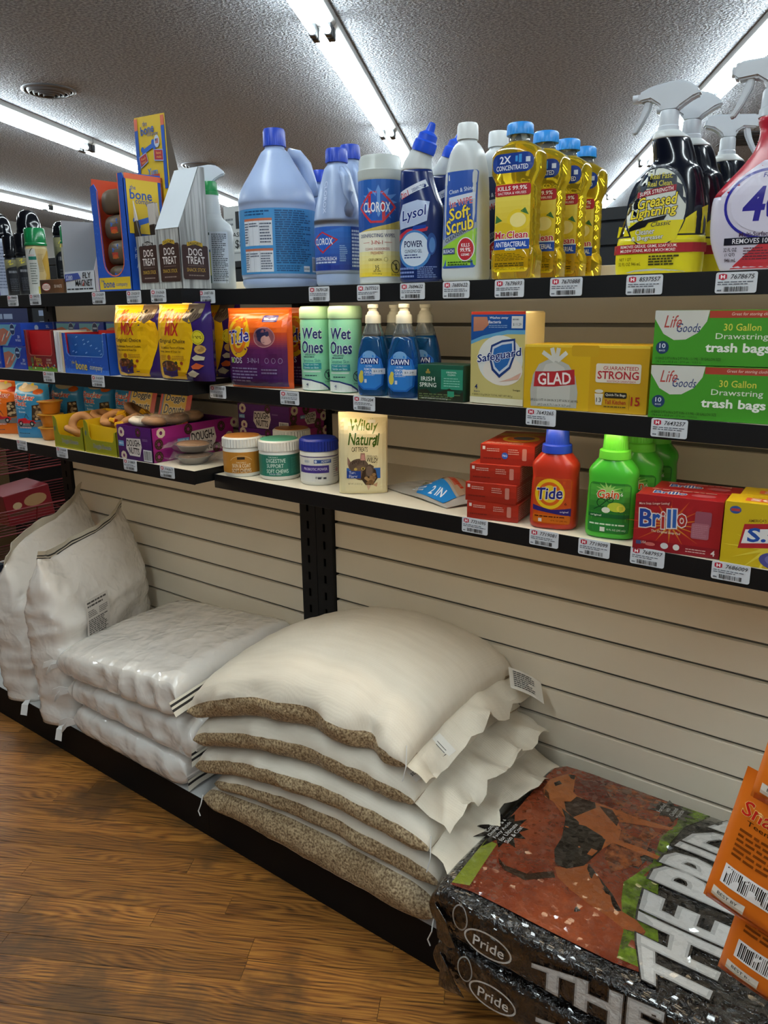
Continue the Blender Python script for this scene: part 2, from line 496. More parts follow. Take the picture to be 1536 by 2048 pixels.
# ---------------------------------------------------------------- fluorescent fixtures
TUBE = mat('lit_tube', '#ffffff', .5, emit=TUBE_COLOR, es=TUBE_STRENGTH)
ENAMEL = mat('white_enamel', '#a5a6a4', .4)
SOCK = mat('lamp_socket', '#2d3033', .5)
def lamp(loc, label):
    t = thing('fluorescent_lamp', label, 'ceiling light', loc, LIGHT_ANGLE + PI / 2, 'bare-tube strip lights on the ceiling')
    L_ = 2.43
    obj('housing', prism_x(L_), ENAMEL, t)
    for s in (-1, 1):
        bm = bmesh.new(); tube(bm, [(.055, s * .04, -.084), (.6, s * .04, -.084), (L_ - .055, s * .04, -.084)], .0175, 14)
        obj('tube', bm, TUBE, t, smooth=True, angle=40)
        for x in (.004, L_ - .056):
            bm = bmesh.new(); box(bm, x, x + .052, s * .04 - .019, s * .04 + .019, -.105, -.045)
            bmesh.ops.bevel(bm, geom=bm.edges[:], offset=.004, segments=1, affect='EDGES')
            obj('lampholder', bm, SOCK, t)
    return t
def prism_x(L_):
    bm = bmesh.new()
    pr = [(-.074, 0), (.074, 0), (.074, -.034), (.058, -.050), (-.058, -.050), (-.074, -.034)]
    a = [bm.verts.new((0, y, z)) for y, z in pr]; b = [bm.verts.new((L_, y, z)) for y, z in pr]
    bm.faces.new(a); bm.faces.new(b[::-1])
    for i in range(6): bm.faces.new((a[i], b[i], b[(i + 1) % 6], a[(i + 1) % 6]))
    return bm
lamp0 = None
ROWS = (('middle row, over the bleach bottles', (-2.973, 1.803), (-3, -2, -1, 0, 1, 2)), ('left row, passing behind the yellow standing sign', (-6.473, 2.652), (-2, -1, 0, 1, 2)),
        ('farthest left row, above the black spray cans', (-10.379, 4.527), (-2, -1, 0, 1)), ('right row, behind the trigger spray bottles', (-3.021, 6.63), (-5, -4, -3, -2, -1, 0, 1)))
ORD = ('first', 'second', 'third', 'fourth', 'fifth', 'sixth', 'seventh')
for nm, (x, y), ks in ROWS:
    for j, k in enumerate(ks):
        p = Vector((x, y, CZ)) + RD * 2.44 * k
        lb = '%s strip light from the camera in the %s' % (ORD[j], nm)
        if lamp0 is None: lamp0 = lamp(p, lb)
        else: dup(lamp0, p, lb)
# ---------------------------------------------------------------- ceiling vents
VENT = mat('vent_enamel', '#55585c', .4, metal=.2)
def round_vent(x, y, r, label):
    t = thing('ceiling_vent', label, 'vent', (x, y, CZ), 0, 'round ceiling air vents')
    obj('rim', lathe([(r, 0), (r, -.006), (r * .9, -.014), (r * .86, -.008), (r * .86, 0)], 40, cap0=False, cap1=False), VENT, t, smooth=True)
    obj('backing', lathe([(.001, -.001), (r * .87, -.001)], 32, cap0=False, cap1=False), DARK, t)
    for k in range(4):
        q = r * (.8 - .19 * k)
        obj('louver', lathe([(q, -.004), (q * .9, -.026 - .006 * k), (q * .86, -.025 - .006 * k), (q * .93, -.004)], 36, cap0=False, cap1=False), VENT, t, smooth=True)
    return t
round_vent(-5.297, 1.646, .175, 'round louvred air vent in the ceiling at the upper left, nearest the camera')
round_vent(-6.727, 4.095, .175, 'far round air vent, just above the white trigger bottle with green collar')
t = thing('ceiling_grille', 'dark slatted air grille in the ceiling behind the red spray bottle', 'vent', (-1.95, 6.5, CZ), LIGHT_ANGLE)
obj('frame', BB(-.3, .3, -.3, .3, -.008, -.002), VENT, t)
for k in range(7): obj('louver', BB(-.26, .26, -.25 + .075 * k, -.21 + .075 * k, -.02, -.009), mat('grille_dark', '#2a2b2c', .6), t)

# ================================================================ gondola shelving
P = .0762; G1 = .7654
def slatwall(name, label, x0, x1, ztop, zbot=.06, y=0., ms=SLAT, mg=GROOVE, pitch=P, g1=G1, gap=.0085):
    t = thing(name, label, 'slatwall', ((x0 + x1) / 2, y, zbot))
    w = (x1 - x0) / 2
    obj('groove_backing', BB(-w, w, .0125, .019, 0, ztop - zbot), mg, t)
    k0 = math.floor((zbot - g1) / pitch)
    k = k0; pieces = []
    while True:
        a = g1 + pitch * k + gap / 2; b = a + pitch - gap
        k += 1
        if a > ztop - .012: break
        a = max(a, zbot); b = min(b, ztop)
        if b - a < .012: continue
        obj('slat', BB(-w, w, 0, .0125, a - zbot, b - zbot, bev=.0008), ms, t)
    return t
slatwall('slatwall_panel', 'cream slatwall panel of the left bay, behind the white poly sacks', -2.694, -1.510, 1.4155)
slatwall('slatwall_panel', 'cream slatwall panel of the right bay, behind the sacks and black bags', -1.387, .02, 1.4155)
SLATB = mat('black_slat', '#14171b', .45); 
slatwall('black_slatwall', 'black slatwall of the next aisle, seen above the back of the top shelf', -4.6, .9, 1.646, .3, 1.0, SLATB, mat('black_groove', '#2b3036', .5))

def upright(x0, x1, label, ztop=1.4155):
    t = thing('upright_post', label, 'post', ((x0 + x1) / 2, 0, .06))
    w = (x1 - x0) / 2; h = ztop - .06
    bm = bmesh.new(); s = .0042
    box(bm, -w, -s, -.012, -.0095, 0, h); box(bm, s, w, -.012, -.0095, 0, h)
    z = 0.012
    edges = [0]
    while z + .026 < h: edges += [z, z + .0235]; z += .0508
    edges.append(h)
    for i in range(0, len(edges) - 1, 2): box(bm, -s, s, -.012, -.0095, edges[i], edges[i + 1])
    box(bm, -w, -w + .002, -.0095, .02, 0, h); box(bm, w - .002, w, -.0095, .02, 0, h)
    obj('slotted_channel', bm, BLACK, t)
    obj('channel_back', BB(-w + .002, w - .002, .004, .008, 0, h), DARK, t)
    return t
upright(-1.4475, -1.3885, 'black slotted upright post at the left edge of the right bay')
upright(-1.5085, -1.4495, 'black slotted upright post at the right edge of the left bay')
upright(-2.756, -2.696, 'black slotted upright post at the far left end of the left bay')

LED = mat('led_strip', '#ffffff', .5, emit=LED_COLOR, es=LED_STRENGTH)
def shelf(label, x0, x1, yf, z, led=False):
    t = thing('store_shelf', label, 'shelf', ((x0 + x1) / 2, yf, z), 0, 'gondola shelves')
    w = (x1 - x0) / 2; d = -yf
    obj('shelf_top', BB(-w + .0015, w - .0015, .0015, d - .013, -.004, 0), SHELFTOP, t)
    bm = BB(-w, w, 0, .0015, -.0325, .0006); bmesh.ops.bevel(bm, geom=bm.edges[:], offset=.0004, segments=1, affect='EDGES')
    obj('front_edge', bm, BLACK, t)
    for s in (-1, 1):
        obj('end_bracket', BB(min(s * w, s * (w - .0015)), max(s * w, s * (w - .0015)), .0015, d - .013, -.031, .0004), BLACK, t)
    obj('underside', BB(-w + .002, w - .002, .002, d - .014, -.012, -.0045), BLACK if led else mat('under_shelf', '#6a655c', .6), t)
    if led:
        obj('light_strip', BB(-w + .02, w - .02, .005, .017, -.0322, -.0272), LED, t)
    return t
LZ = dict(tl=1.3845, ml=1.1795, ll=.9705, tr=1.381, mr=1.168, lr=.9555)
LY, RY = -.42, -.365
shelf('top black-edged shelf of the left bay, holding spray cans and dog treats', -2.74, -1.451, LY, LZ['tl'], True)
shelf('middle shelf of the left bay, holding blue boxes and yellow cat food bags', -2.74, -1.451, LY, LZ['ml'], True)
shelf('bottom shelf of the left bay, holding dog donut boxes and the purple box', -2.74, -1.451, LY, LZ['ll'], True)
shelf('top black-edged shelf of the right bay, holding bleach and cleaner bottles', -1.447, -.02, RY, LZ['tr'], True)
shelf('middle shelf of the right bay, holding soap and trash bag boxes', -1.447, -.02, RY, LZ['mr'], True)
shelf('bottom shelf of the right bay, holding jars, detergents and soap pads', -1.447, -.02, RY, LZ['lr'], True)
DY = -.457; DZ = .103
DECKTOP = mat('deck_white', '#c6c6c4', .35)
def base(label, x0, x1):
    t = thing('base_deck', label, 'base shelf', ((x0 + x1) / 2, DY, 0), 0, 'low base decks under the sacks')
    w = (x1 - x0) / 2
    obj('deck_panel', BB(-w + .001, w - .001, .0015, -DY - .002, DZ - .012, DZ), DECKTOP, t)
    obj('kick_plate', BB(-w, w, 0, .0015, .001, DZ + .0006), mat('kick_black', '#0d0b0b', .6, spec=.2), t)
    return t
base('low white base deck with a black kick plate under the white poly sacks', -2.74, -1.449)
base('low white base deck with a black kick plate under the woven and black bags', -1.448, .02)

# ---------------------------------------------------------------- shelf price tags
TAGW, TAGH = .055, .0285
PAPER = mat('tag_paper', '#cfd3d8', .4)
def price_tag(x, z, yf, num, label, seed, logo=True):
    t = thing('price_tag', label, 'price tag', (x, yf - .0006, z), 0, 'price tags on the shelf edges')
    obj('card', rounded_card(TAGW, TAGH, .003, .0012), PAPER, t)
    p = Print()
    W2, H2 = TAGW / 2, TAGH / 2
    p.poly([(-W2 + .004, H2 - .003), (-W2 + .0095, H2 - .0018), (-W2 + .015, H2 - .003), (-W2 + .015, H2 - .0088), (-W2 + .0095, H2 - .0105), (-W2 + .004, H2 - .0088)], '#b3203a')
    for a, b_, c, d in ((-.020, -.0185, .0065, .0105), (-.0155, -.014, .0065, .0105)):
        pass
    x0 = -W2 + .0066
    p.rect(x0, H2 - .0086, x0 + .0018, H2 - .0036, '#f3e9ea'); p.rect(x0 + .004, H2 - .0086, x0 + .0058, H2 - .0036, '#f3e9ea'); p.rect(x0 + .0018, H2 - .0068, x0 + .004, H2 - .0054, '#f3e9ea')
    if num: p.text(num, .0082, H2 - .0062, .031, .0062, '#1b1d24', .012, .22)
    p.small(-W2 + .003, H2 - .0178, W2 - .004, H2 - .0118, 2, '#5b606b', seed, .42)
    p.bars(-W2 + .0095, -H2 + .0012, W2 - .008, -H2 + .0098, seed, None, 24)
    p.small(-W2 + .003, -H2 + .002, -W2 + .009, -H2 + .006, 1, '#5b606b', seed)
    p.build('tag_print', lambda u, v, h: (u, -.0012 - h, v), t)
    return t
def rounded_card(w, h, r, th):
    pts = []
    for cx, cz, a0 in ((w / 2 - r, -h / 2 + r, -90), (w / 2 - r, h / 2 - r, 0), (-w / 2 + r, h / 2 - r, 90), (-w / 2 + r, -h / 2 + r, 180)):
        for k in range(4):
            a = math.radians(a0 + 30 * k); pts.append((cx + r * math.cos(a), cz + r * math.sin(a)))
    return prism(pts, -th, 0)
TAGS = [
 ('tl', LY, 1.370, ((-2.182, '7784450', 'under the black spray cans'), (-2.064, '7840192', 'under the green-capped can'), (-1.768, '2162609', 'under the fly trap box'), (-1.624, '2162610', 'under the blue bone display'), (-1.531, '3162626', 'under the dog treat cartons'))),
 ('tr', RY, 1.366, ((-1.429, '3087186', 'under the white spray bottle with green collar'), (-1.088, '7670128', 'under the small bleach bottles'), (-.962, '7677321', 'under the lemon wipes canister'), (-.859, '7684632', 'under the navy toilet cleaner'), (-.765, '7680622', 'under the white scrub bottle'), (-.660, '7679693', 'under the front yellow cleaner bottle'), (-.558, '7670888', 'under the rear yellow cleaner bottles'), (-.432, '8537557', 'under the black and yellow degreaser'), (-.302, '7678675', 'under the red spray bottle'))),
 ('ml', LY, 1.1655, ((-2.041, '3162611', 'under the red potato treat box'), (-1.807, '3162601', 'under the blue bone box'))),
 ('mr', RY, 1.154, ((-1.412, '7719018', 'under the left end of the detergent pouch'), (-1.182, '7022206', 'under the mint wipes canisters'), (-.977, '7701204', 'under the blue dish soap'), (-.593, '7643265', 'under the yellow trash bag box'), (-.378, '7643257', 'under the green trash bag boxes'))),
 ('ll', LY, .9585, ((-2.234, '2162608', 'under the orange cups'), (-2.018, '2162604', 'under the open donut box'), (-1.702, '2158809', 'under the purple donut box'), (-1.552, '3162671', 'under the wrapped pies'))),
 ('lr', RY, .9435, ((-.718, '7721095', 'under the stacked red boxes'), (-.578, '7719081', 'under the red detergent bottle'), (-.486, '7719099', 'under the green detergent bottles'), (-.396, '7687957', 'under the red soap pad box'), (-.269, '7686009', 'under the yellow soap pad box')))]
sd = 0
SHN = dict(tl='top left shelf', tr='top right shelf', ml='middle left shelf', mr='middle right shelf', ll='bottom left shelf', lr='bottom right shelf')
for key, yf, z, L_ in TAGS:
    for x, num, where in L_:
        sd += 1
        price_tag(x, z + random.Random(sd).uniform(-.001, .001), yf, num, 'white price tag on the %s %s' % (SHN[key], where), sd)
# ================================================================ sacks on the base deck
def weave_mat(name, col, col2, rough, speck=False, strength=.5):
    m = mat(name, col, rough, spec=.4)
    nt, b, N, L = nodes_of(m)
    tc = N('ShaderNodeTexCoord')
    if speck:
        n = N('ShaderNodeTexNoise'); n.inputs['Scale'].default_value = 210; n.inputs['Detail'].default_value = 3
        cr = N('ShaderNodeValToRGB'); e = cr.color_ramp.elements
        e[0].position = .36; e[0].color = (*lin(col), 1); e[1].position = .66; e[1].color = (*lin(col2), 1)
        L(tc.outputs['Object'], n.inputs['Vector']); L(n.outputs['Fac'], cr.inputs[0]); L(cr.outputs[0], b.inputs['Base Color'])
        src = n.outputs['Fac']; d = .0035
    else:
        w1 = N('ShaderNodeTexWave'); w1.bands_direction = 'X'; w1.inputs['Scale'].default_value = 66; w1.inputs['Distortion'].default_value = .6
        w2 = N('ShaderNodeTexWave'); w2.bands_direction = 'Y'; w2.inputs['Scale'].default_value = 66; w2.inputs['Distortion'].default_value = .6
        mu = N('ShaderNodeMath'); mu.operation = 'MULTIPLY'
        L(tc.outputs['Object'], w1.inputs[0]); L(tc.outputs['Object'], w2.inputs[0]); L(w1.outputs['Fac'], mu.inputs[0]); L(w2.outputs['Fac'], mu.inputs[1])
        n = N('ShaderNodeTexNoise'); n.inputs['Scale'].default_value = 22; n.inputs['Detail'].default_value = 4
        st = N('ShaderNodeMapping'); st.inputs['Scale'].default_value = (.35, 3, 1); L(tc.outputs['Object'], st.inputs[0]); L(st.outputs[0], n.inputs['Vector'])
        mx = N('ShaderNodeMixRGB'); mx.inputs[1].default_value = (*lin(col), 1); mx.inputs[2].default_value = (*lin(col2), 1)
        L(n.outputs['Fac'], mx.inputs[0]); L(mx.outputs[0], b.inputs['Base Color'])
        src = mu.outputs[0]; d = .0012
    bp = N('ShaderNodeBump'); bp.inputs['Strength'].default_value = strength; bp.inputs['Distance'].default_value = d
    L(src, bp.inputs['Height']); L(bp.outputs[0], b.inputs['Normal'])
    return m
WOVEN = weave_mat('woven_sack_white', '#e6dece', '#d4cab8', .5, strength=.18)
GRAIN = weave_mat('woven_sack_grain', '#6a543a', '#c4ae8a', .45, True)
FLAP = weave_mat('woven_flap', '#e2dac9', '#d0c7b5', .5, strength=.2)

def crinkle_mat(name, col, rough, scale, dist, stretch=(1, 1, 1), vor=True, spec=.5):
    """glossy sack film with sharp folds"""
    m = mat(name, col, rough, spec=spec)
    nt, b, N, L = nodes_of(m)
    tc = N('ShaderNodeTexCoord'); mp = N('ShaderNodeMapping'); mp.inputs['Scale'].default_value = stretch; L(tc.outputs['Object'], mp.inputs[0])
    n0 = N('ShaderNodeTexNoise'); n0.inputs['Scale'].default_value = scale * .6; n0.inputs['Detail'].default_value = 2; L(mp.outputs[0], n0.inputs['Vector'])
    mxv = N('ShaderNodeMixRGB'); mxv.inputs[0].default_value = .25; L(mp.outputs[0], mxv.inputs[1]); L(n0.outputs['Color'], mxv.inputs[2])
    n = N('ShaderNodeTexNoise'); n.inputs['Scale'].default_value = scale; n.inputs['Detail'].default_value = 4; n.inputs['Roughness'].default_value = .5
    L(mxv.outputs[0], n.inputs['Vector'])
    s = N('ShaderNodeMath'); s.operation = 'SUBTRACT'; s.inputs[1].default_value = .5; L(n.outputs['Fac'], s.inputs[0])
    a = N('ShaderNodeMath'); a.operation = 'ABSOLUTE'; L(s.outputs[0], a.inputs[0])
    bp = N('ShaderNodeBump'); bp.inputs['Strength'].default_value = .8; bp.inputs['Distance'].default_value = dist; bp.invert = True
    L(a.outputs[0], bp.inputs['Height']); L(bp.outputs[0], b.inputs['Normal'])
    return m
POLY = crinkle_mat('poly_sack_film', '#e0dbd4', .2, 5.5, .03, (1, 1, .8))
TAPE_W = mat('seam_tape_white', '#cfc8b8', .5); TAPE_K = mat('seam_tape_black', '#1c1a1a', .5)
TIE = mat('sack_tail', '#dcdad6', .5)

def quad3(x, xs, v):
    (a, b, c) = xs; (p, q, r) = v
    return p * (x - b) * (x - c) / ((a - b) * (a - c)) + q * (x - a) * (x - c) / ((b - a) * (b - c)) + r * (x - a) * (x - b) / ((c - a) * (c - b))

def lying_sack(name, label, x0, x1, yc, hw, B, T, n, mats, band=None, seed=0, amp=.006, org=None, ends=(.05, .07), fr=None, NX=56):
    """sack lying between the surfaces B(x,y) and T(x,y); band=(lo,hi): part of the side that shows the grain"""
    xm = (x0 + x1) / 2
    o = Vector(org or (xm, yc, B(xm, yc)))
    t = thing(name, label, 'sack', o, 0)
    bm = bmesh.new(); rings = []; meta = []
    up = []                                   # cross-section: flat top, full rounded sides
    for j in range(8): q = .93 * j / 8; up.append(((1 - q ** n) ** (1 / 15), q))
    m0 = up[-1][0] - .012
    for j in range(17): c = m0 - 2 * m0 * j / 16; up.append((c, (1 - abs(c) ** 15) ** (1 / n)))
    for j in range(7, 0, -1): q = .93 * j / 8; up.append((-(1 - q ** n) ** (1 / 15), q))
    tpl = up + [(-c, -q) for c, q in up]; NR = len(tpl)
    for i in range(NX + 1):
        s = -1 + 2 * i / NX
        s = math.sin(s * PI / 2)
        x = (x0 + x1) / 2 + s * (x1 - x0) / 2
        rl, rr = ends
        e = min(max(1 - max(0, 1 - (x - x0) / rl) ** 2.2, 0) ** .5, max(1 - max(0, 1 - (x1 - x) / rr) ** 2.2, 0) ** .5)
        e = .06 + .94 * e
        R = []; Q = []
        for cy, sz in tpl:
            h = hw * (1 - .05 * abs(s) ** 5)
            y = yc + h * cy
            b_, t_ = B(x, y), T(x, y)
            mid = b_ + (t_ - b_) * .47; z = mid + (t_ - b_) * (.53 if sz > 0 else .47) * sz * e
            p = Vector((x, y, z))
            d = amp * (nz(p, 9, seed) + .6 * ridge(p, 17, seed + 3))
            side = abs(cy) ** 8 * (1 - abs(sz)) ** .5
            p.y += (d * 1.4 + .0035 * nz((p.x * 3, p.z * .6, 0), 14, seed + 9)) * side * (1 if cy > 0 else -1)
            if sz > .2: p.z += d * .5 * sz
            if fr: p = fr(p, s, cy, sz)
            R.append(p - o); Q.append((cy, sz))
        rings.append(R); meta.append(Q)
    loft(bm, rings)
    bm.faces.ensure_lookup_table()
    if band:
        for i in range(NX):
            for k in range(NR):
                f = bm.faces[i * NR + k]
                zz = (meta[i][k][1] + meta[i][(k + 1) % NR][1]) / 2
                yy = (meta[i][k][0] + meta[i][(k + 1) % NR][0]) / 2
                if band[0] < zz < band[1] and abs(yy) > .85: f.material_index = 1
    obj('sack_body', bm, mats, t, smooth=True)
    return t, o

def strip(name, pts, w, rows, mats, parent, o, wob=.003, seed=0):
    """flat band along pts; w = list of offset vectors per point; rows = material index per row"""
    n = len(rows)
    def fn(u, v):
        k = u * (len(pts) - 1); i = min(int(k), len(pts) - 2); f = k - i
        p = Vector(pts[i]).lerp(Vector(pts[i + 1]), f); q = Vector(w[i]).lerp(Vector(w[i + 1]), f)
        r = p + q * v
        r += Vector((nz(r, 20, seed), nz(r, 20, seed + 1), nz(r, 20, seed + 2))) * wob * (.3 + v)
        return r - o
    bm = grid((len(pts) - 1) * 4, n, fn)
    bm.faces.ensure_lookup_table()
    nu = (len(pts) - 1) * 4
    for j in range(n):
        for i in range(nu): bm.faces[j * nu + i].material_index = rows[j]
    bm.normal_update()
    bmesh.ops.solidify(bm, geom=bm.faces[:], thickness=.0012)
    return obj(name, bm, mats, parent, smooth=True, angle=35)

# ---- woven feed sacks, five in a stack
WX = (-1.45, -1.1, -.77)
WL, WM, WR = (.1035, .150, .186, .255, .335, .425), (.1035, .205, .278, .352, .440, .553), (.1035, .196, .272, .345, .420, .492)
def WS(k):
    def f(x, y):
        z = quad3(x, WX, (WL[k], WM[k], WR[k]))
        return z + (.011 * k * max(0, 1 - ((y + .21) / .27) ** 2))
    return f
def off(f, d): return lambda x, y: f(x, y) + d
wdat = [(-1.445, -.735, -.25, .232, (-.55, .9), 'lowest'), (-1.40, -.725, -.245, .232, (-.97, .5), 'second from the bottom'), (-1.462, -.742, -.25, .238, (-.97, .45), 'middle one'),
        (-1.455, -.785, -.252, .228, (-.97, .4), 'second from the top'), (-1.475, -.80, -.256, .232, (-.98, .2), 'topmost')]
for k, (x0, x1, yc, hw, band, nm) in enumerate(wdat):
    lo, hi = off(WS(k), .001), WS(k + 1)
    fr = None
    if k == 4:      # dents at the front edge of the top sack
        def fr(p, s, cy, sz):
            if cy < -.3:
                for xd, wd, am in ((-1.06, .05, .016), (-.90, .03, .028), (-1.22, .06, .01)):
                    g = math.exp(-((p.x - xd) / wd) ** 2) * (-cy) ** 2
                    p.y += am * g; p.z -= am * .35 * g * max(0, sz)
            return p
    t, o = lying_sack('feed_sack', 'white woven feed sack with grain showing through its side, %s of five' % nm, x0, x1, yc, hw, lo, hi, 2.3, [WOVEN, GRAIN], band, seed=k, amp=.010, fr=fr)
    t['group'] = 'woven feed sacks stacked in the right bay'
    # sewn end: an empty flap beyond the stitching, crumpled
    rnd = random.Random(40 + k)
    L_ = (.05, .075, .085, .105, .07)[k]
    pts, ws = [], []
    for j in range(9):
        v = j / 8; y = yc - hw * .93 + 2 * hw * .93 * v
        zc = lo(x1, y) + .46 * (hi(x1, y) - lo(x1, y))
        pts.append((x1 - .012, y, zc))
        ws.append((L_ * rnd.uniform(.85, 1.12), rnd.uniform(-.03, .03), -(.012 if k < 3 else .03) + rnd.uniform(-.025, .015)))
    strip('sewn_flap', pts, ws, [0] * 6, [FLAP], t, o, .016, k)
    if k in (4, 2):
        bm = bmesh.new(); tube(bm, [Vector((x1 - .004, yc - hw * .9, lo(x1, yc) + .035)) - o, Vector((x1 + .006, yc - hw * .97, lo(x1, yc) + .0)) - o, Vector((x1 + .002, yc - hw * 1.0, lo(x1, yc) - .03)) - o], .0012, 5)
        obj('loose_thread', bm, TIE, t)
    if k == 4:
        st = [Vector((x1 - .004, yc - hw * .9 + 2 * hw * .9 * j / 40, 0)) for j in range(41)]
        bm = bmesh.new(); tube(bm, [Vector((q.x, q.y, lo(x1, q.y) + .56 * (hi(x1, q.y) - lo(x1, q.y)))) - o for q in st], .0013, 5)
        obj('stitching', bm, mat('stitch_thread', '#a89c88', .7), t)
    if k == 0:
        for px, yy in ((x0 + .004, -.475), (x1, -.47)):
            bm = bmesh.new(); tube(bm, [Vector((px, yy, .14)) - o, Vector((px + .004, yy - .012, .12)) - o, Vector((px - .003, yy - .016, .10)) - o, Vector((px + .003, yy - .016, .088)) - o], .0016, 5)
            obj('loose_thread', bm, TIE, t)
        strip('folded_tail', [(x1 + .012, -.46, .10 + .006), (x1 + .06, -.44, .108)], [(0, -.012, .024), (0, -.012, .024)], [0, 0], [TIE], t, o, .004, 3)
    if k in (3, 4):    # paper labels caught in the sewn end
        c, ux, uv, rot = ((Vector((-.795, -.405, .452)), Vector((.35, .75, .38)), Vector((-.72, -.05, .52)), 0) if k == 4 else (Vector((-.742, -.085, .497)), Vector((.62, .40, -.38)), Vector((-.5, .72, .36)), 0))
        ux.normalize(); uv.normalize()
        nn = ux.cross(uv).normalized()
        if nn.z < 0: nn = -nn
        w_, h_ = (.105, .048) if k == 4 else (.085, .062)
        bm = grid(6, 3, lambda u, v: c + ux * (u - .5) * w_ + uv * (v - .5) * h_ + nn * .006 * math.sin(u * 3) - o); bm.normal_update(); bmesh.ops.solidify(bm, geom=bm.faces[:], thickness=.0006)
        lb = obj('paper_label', bm, mat('label_paper', '#d9d5cc', .6), t, label='white paper label caught in the sewn end')
        p = Print()
        if k == 4:
            p.text('scratch', -.034, -.006, .030, .010, '#222222', .02)
            for j in range(9): p.rect(-.012 + .006 * j, -.012 - .002 * (j % 2), -.0108 + .006 * j, .008 + .003 * (j % 3), '#333333')
            p.small(-.014, -.019, .04, -.013, 2, '#444444', 2)
        else: p.small(-.034, -.024, .02, .024, 8, '#444444', 5)
        p.build('label_print', lambda u, v, h: c + ux * u + uv * v + nn * (.006 * math.sin((u / w_ + .5) * 3) + .0012 + h) - o, lb, cutu=.012)

# ---- glossy poly sacks, three lying
PX = (-2.1, -1.8, -1.5)
PL, PM, PR_ = (.1035, .203, .283, .372), (.1035, .203, .30, .405), (.1035, .20, .312, .43)
def PS(k):
    def f(x, y): return quad3(x, PX, (PL[k], PM[k], PR_[k])) + (.022 * k / 3 * max(-.3, 1 - ((y + .12) / .3) ** 2) if k else 0)
    return f
pd = [(-2.045, -1.525, -.245, .232, 'lowest'), (-2.065, -1.475, -.243, .23, 'middle one'), (-2.095, -1.535, -.245, .235, 'topmost')]
for k, (x0, x1, yc, hw, nm) in enumerate(pd):
    lo, hi = off(PS(k), .001), PS(k + 1)
    def fr(p, s, cy, sz):      # gusset folds fanning down the front near the sewn end
        if cy < -.6:
            w_ = min(1, max(0, (p.x + 1.95) / .25)) * ((-cy - .6) / .4) ** 2 * (1 - abs(sz)) ** .5
            q = abs(((p.x + .15 * p.z) * (13 if k == 2 else 8) + .3 * k) % 1 - .5) * 2
            p.y += (.020 if k == 2 else .010) * q * w_
        return p
    t, o = lying_sack('poly_sack', 'glossy plain white poly sack lying flat, %s of the stack of three' % nm, x0, x1, yc, hw, lo, hi, (2.6, 2.6, 3.4)[k], [POLY], None, seed=20 + k, amp=.006, fr=fr, ends=(.05, .05), NX=72)
    t['group'] = 'poly sacks lying in the left bay'
    rnd = random.Random(60 + k)
    # sewn end with a white tape and two black lines
    pts, ws = [], []
    ya, yb = ((-.45, -.30), (-.47, -.25), (-.49, -.12))[k]
    for j in range(5):
        v = j / 4; y = ya + (yb - ya) * v
        zc = lo(x1, y) + (.6 if k == 2 else .45) * (hi(x1, y) - lo(x1, y))
        pts.append((x1 - .006 + .012 * (k == 2), y, zc + (.018 * v if k == 2 else .006 * v)))
        ws.append((.03, -.006, -.026) if k == 2 else (.012, -.012, -.036))
    strip('seam_tape', pts, ws, [0, 1, 0, 1, 0, 0], [TAPE_W, TAPE_K], t, o, .002, k)
    # twisted tail at the other end
    if k < 3:
        z = lo(x0, -.46) + .03; yq = -.462
        for s in (-1, 1):
            strip('tied_tail', [(x0 + .012, yq, z), (x0 - .018, yq - .02, z - .006 + .006 * s), (x0 - .034 - .006 * s, yq - .035, z - .02 + .01 * s)],
                  [(0, .0, .012), (.004, .0, .02), (.012, 0, .024)], [0, 0], [TIE], t, o, .004, k + s)

# ---- poly sacks standing on end
def standing_sack(label, loc, yaw, L_, tk, zt, seed, lean=0.):
    """L_ along local y, tk thick along local x, zt(v): height of the sewn top along v = 0 (front) .. 1 (back)"""
    t = thing('poly_sack', label, 'sack', loc, yaw, 'poly sacks standing at the left end')
    N = 72; rings = []
    NZ = 46
    for j in range(NZ + 1):
        w = j / NZ
        tap = max(0, (w - .62) / .38)
        th = tk * (1 - tap ** 1.5 * .96) * (1 - .12 * (1 - w) ** 6)
        R = []
        for k in range(N):
            a = 2 * PI * k / N
            x = th / 2 * sgp(math.cos(a), .62); y = L_ / 2 * sgp(math.sin(a), .42) * (1 - .02 * math.sin(w * 6))
            y *= 1 + .03 * math.sin(w * PI)
            z = w * (zt(.5 + y / L_) - .0)
            p = Vector((x, y, z))
            nr = Vector((math.cos(a), math.sin(a) * .6, 0))
            d = .010 * nz(p, 6, seed) + .009 * ridge(Vector((p.x * .6, p.y * .6, p.z * 1.8)), 9, seed + 2) + .004 * ridge(p, 21, seed + 5)
            fr_ = min(1, (1 - w) * 6) * min(1, w * 14)
            p += nr * (d - .006) * fr_ * (1.5 if abs(math.sin(a)) > .8 else 1)
            p.x += lean * w * w + .02 * tap * math.sin(2.5 * y / L_ * PI) * tap
            R.append(p)
        rings.append(R)
    bm = bmesh.new(); loft(bm, rings)
    obj('sack_body', bm, POLY, t, smooth=True)
    pts = []; ws = []
    for j in range(13):
        v = j / 12; y = -L_ / 2 + L_ * v
        pts.append((lean + .02 * math.sin(2.5 * y / L_ * PI), y * 1.02, zt(v) - .006)); ws.append((.006 + .004 * math.sin(j * 2.1), .002, .034))
    strip('seam_tape', pts, ws, [0, 1, 0, 1, 0, 0, 0] if seed == 1 else [0] * 7, [TAPE_W, TAPE_K], t, Vector((0, 0, 0)), .005, seed)
    strip('tied_tail', [(.02, -L_ / 2 + .006, .006), (.022, -L_ / 2 - .02, .002), (.02, -L_ / 2 - .03, -.03)], [(.02, 0, .002), (.024, 0, 0), (.026, 0, 0)], [0, 0], [TIE], t, Vector((0, 0, 0)), .003, seed)
    return t
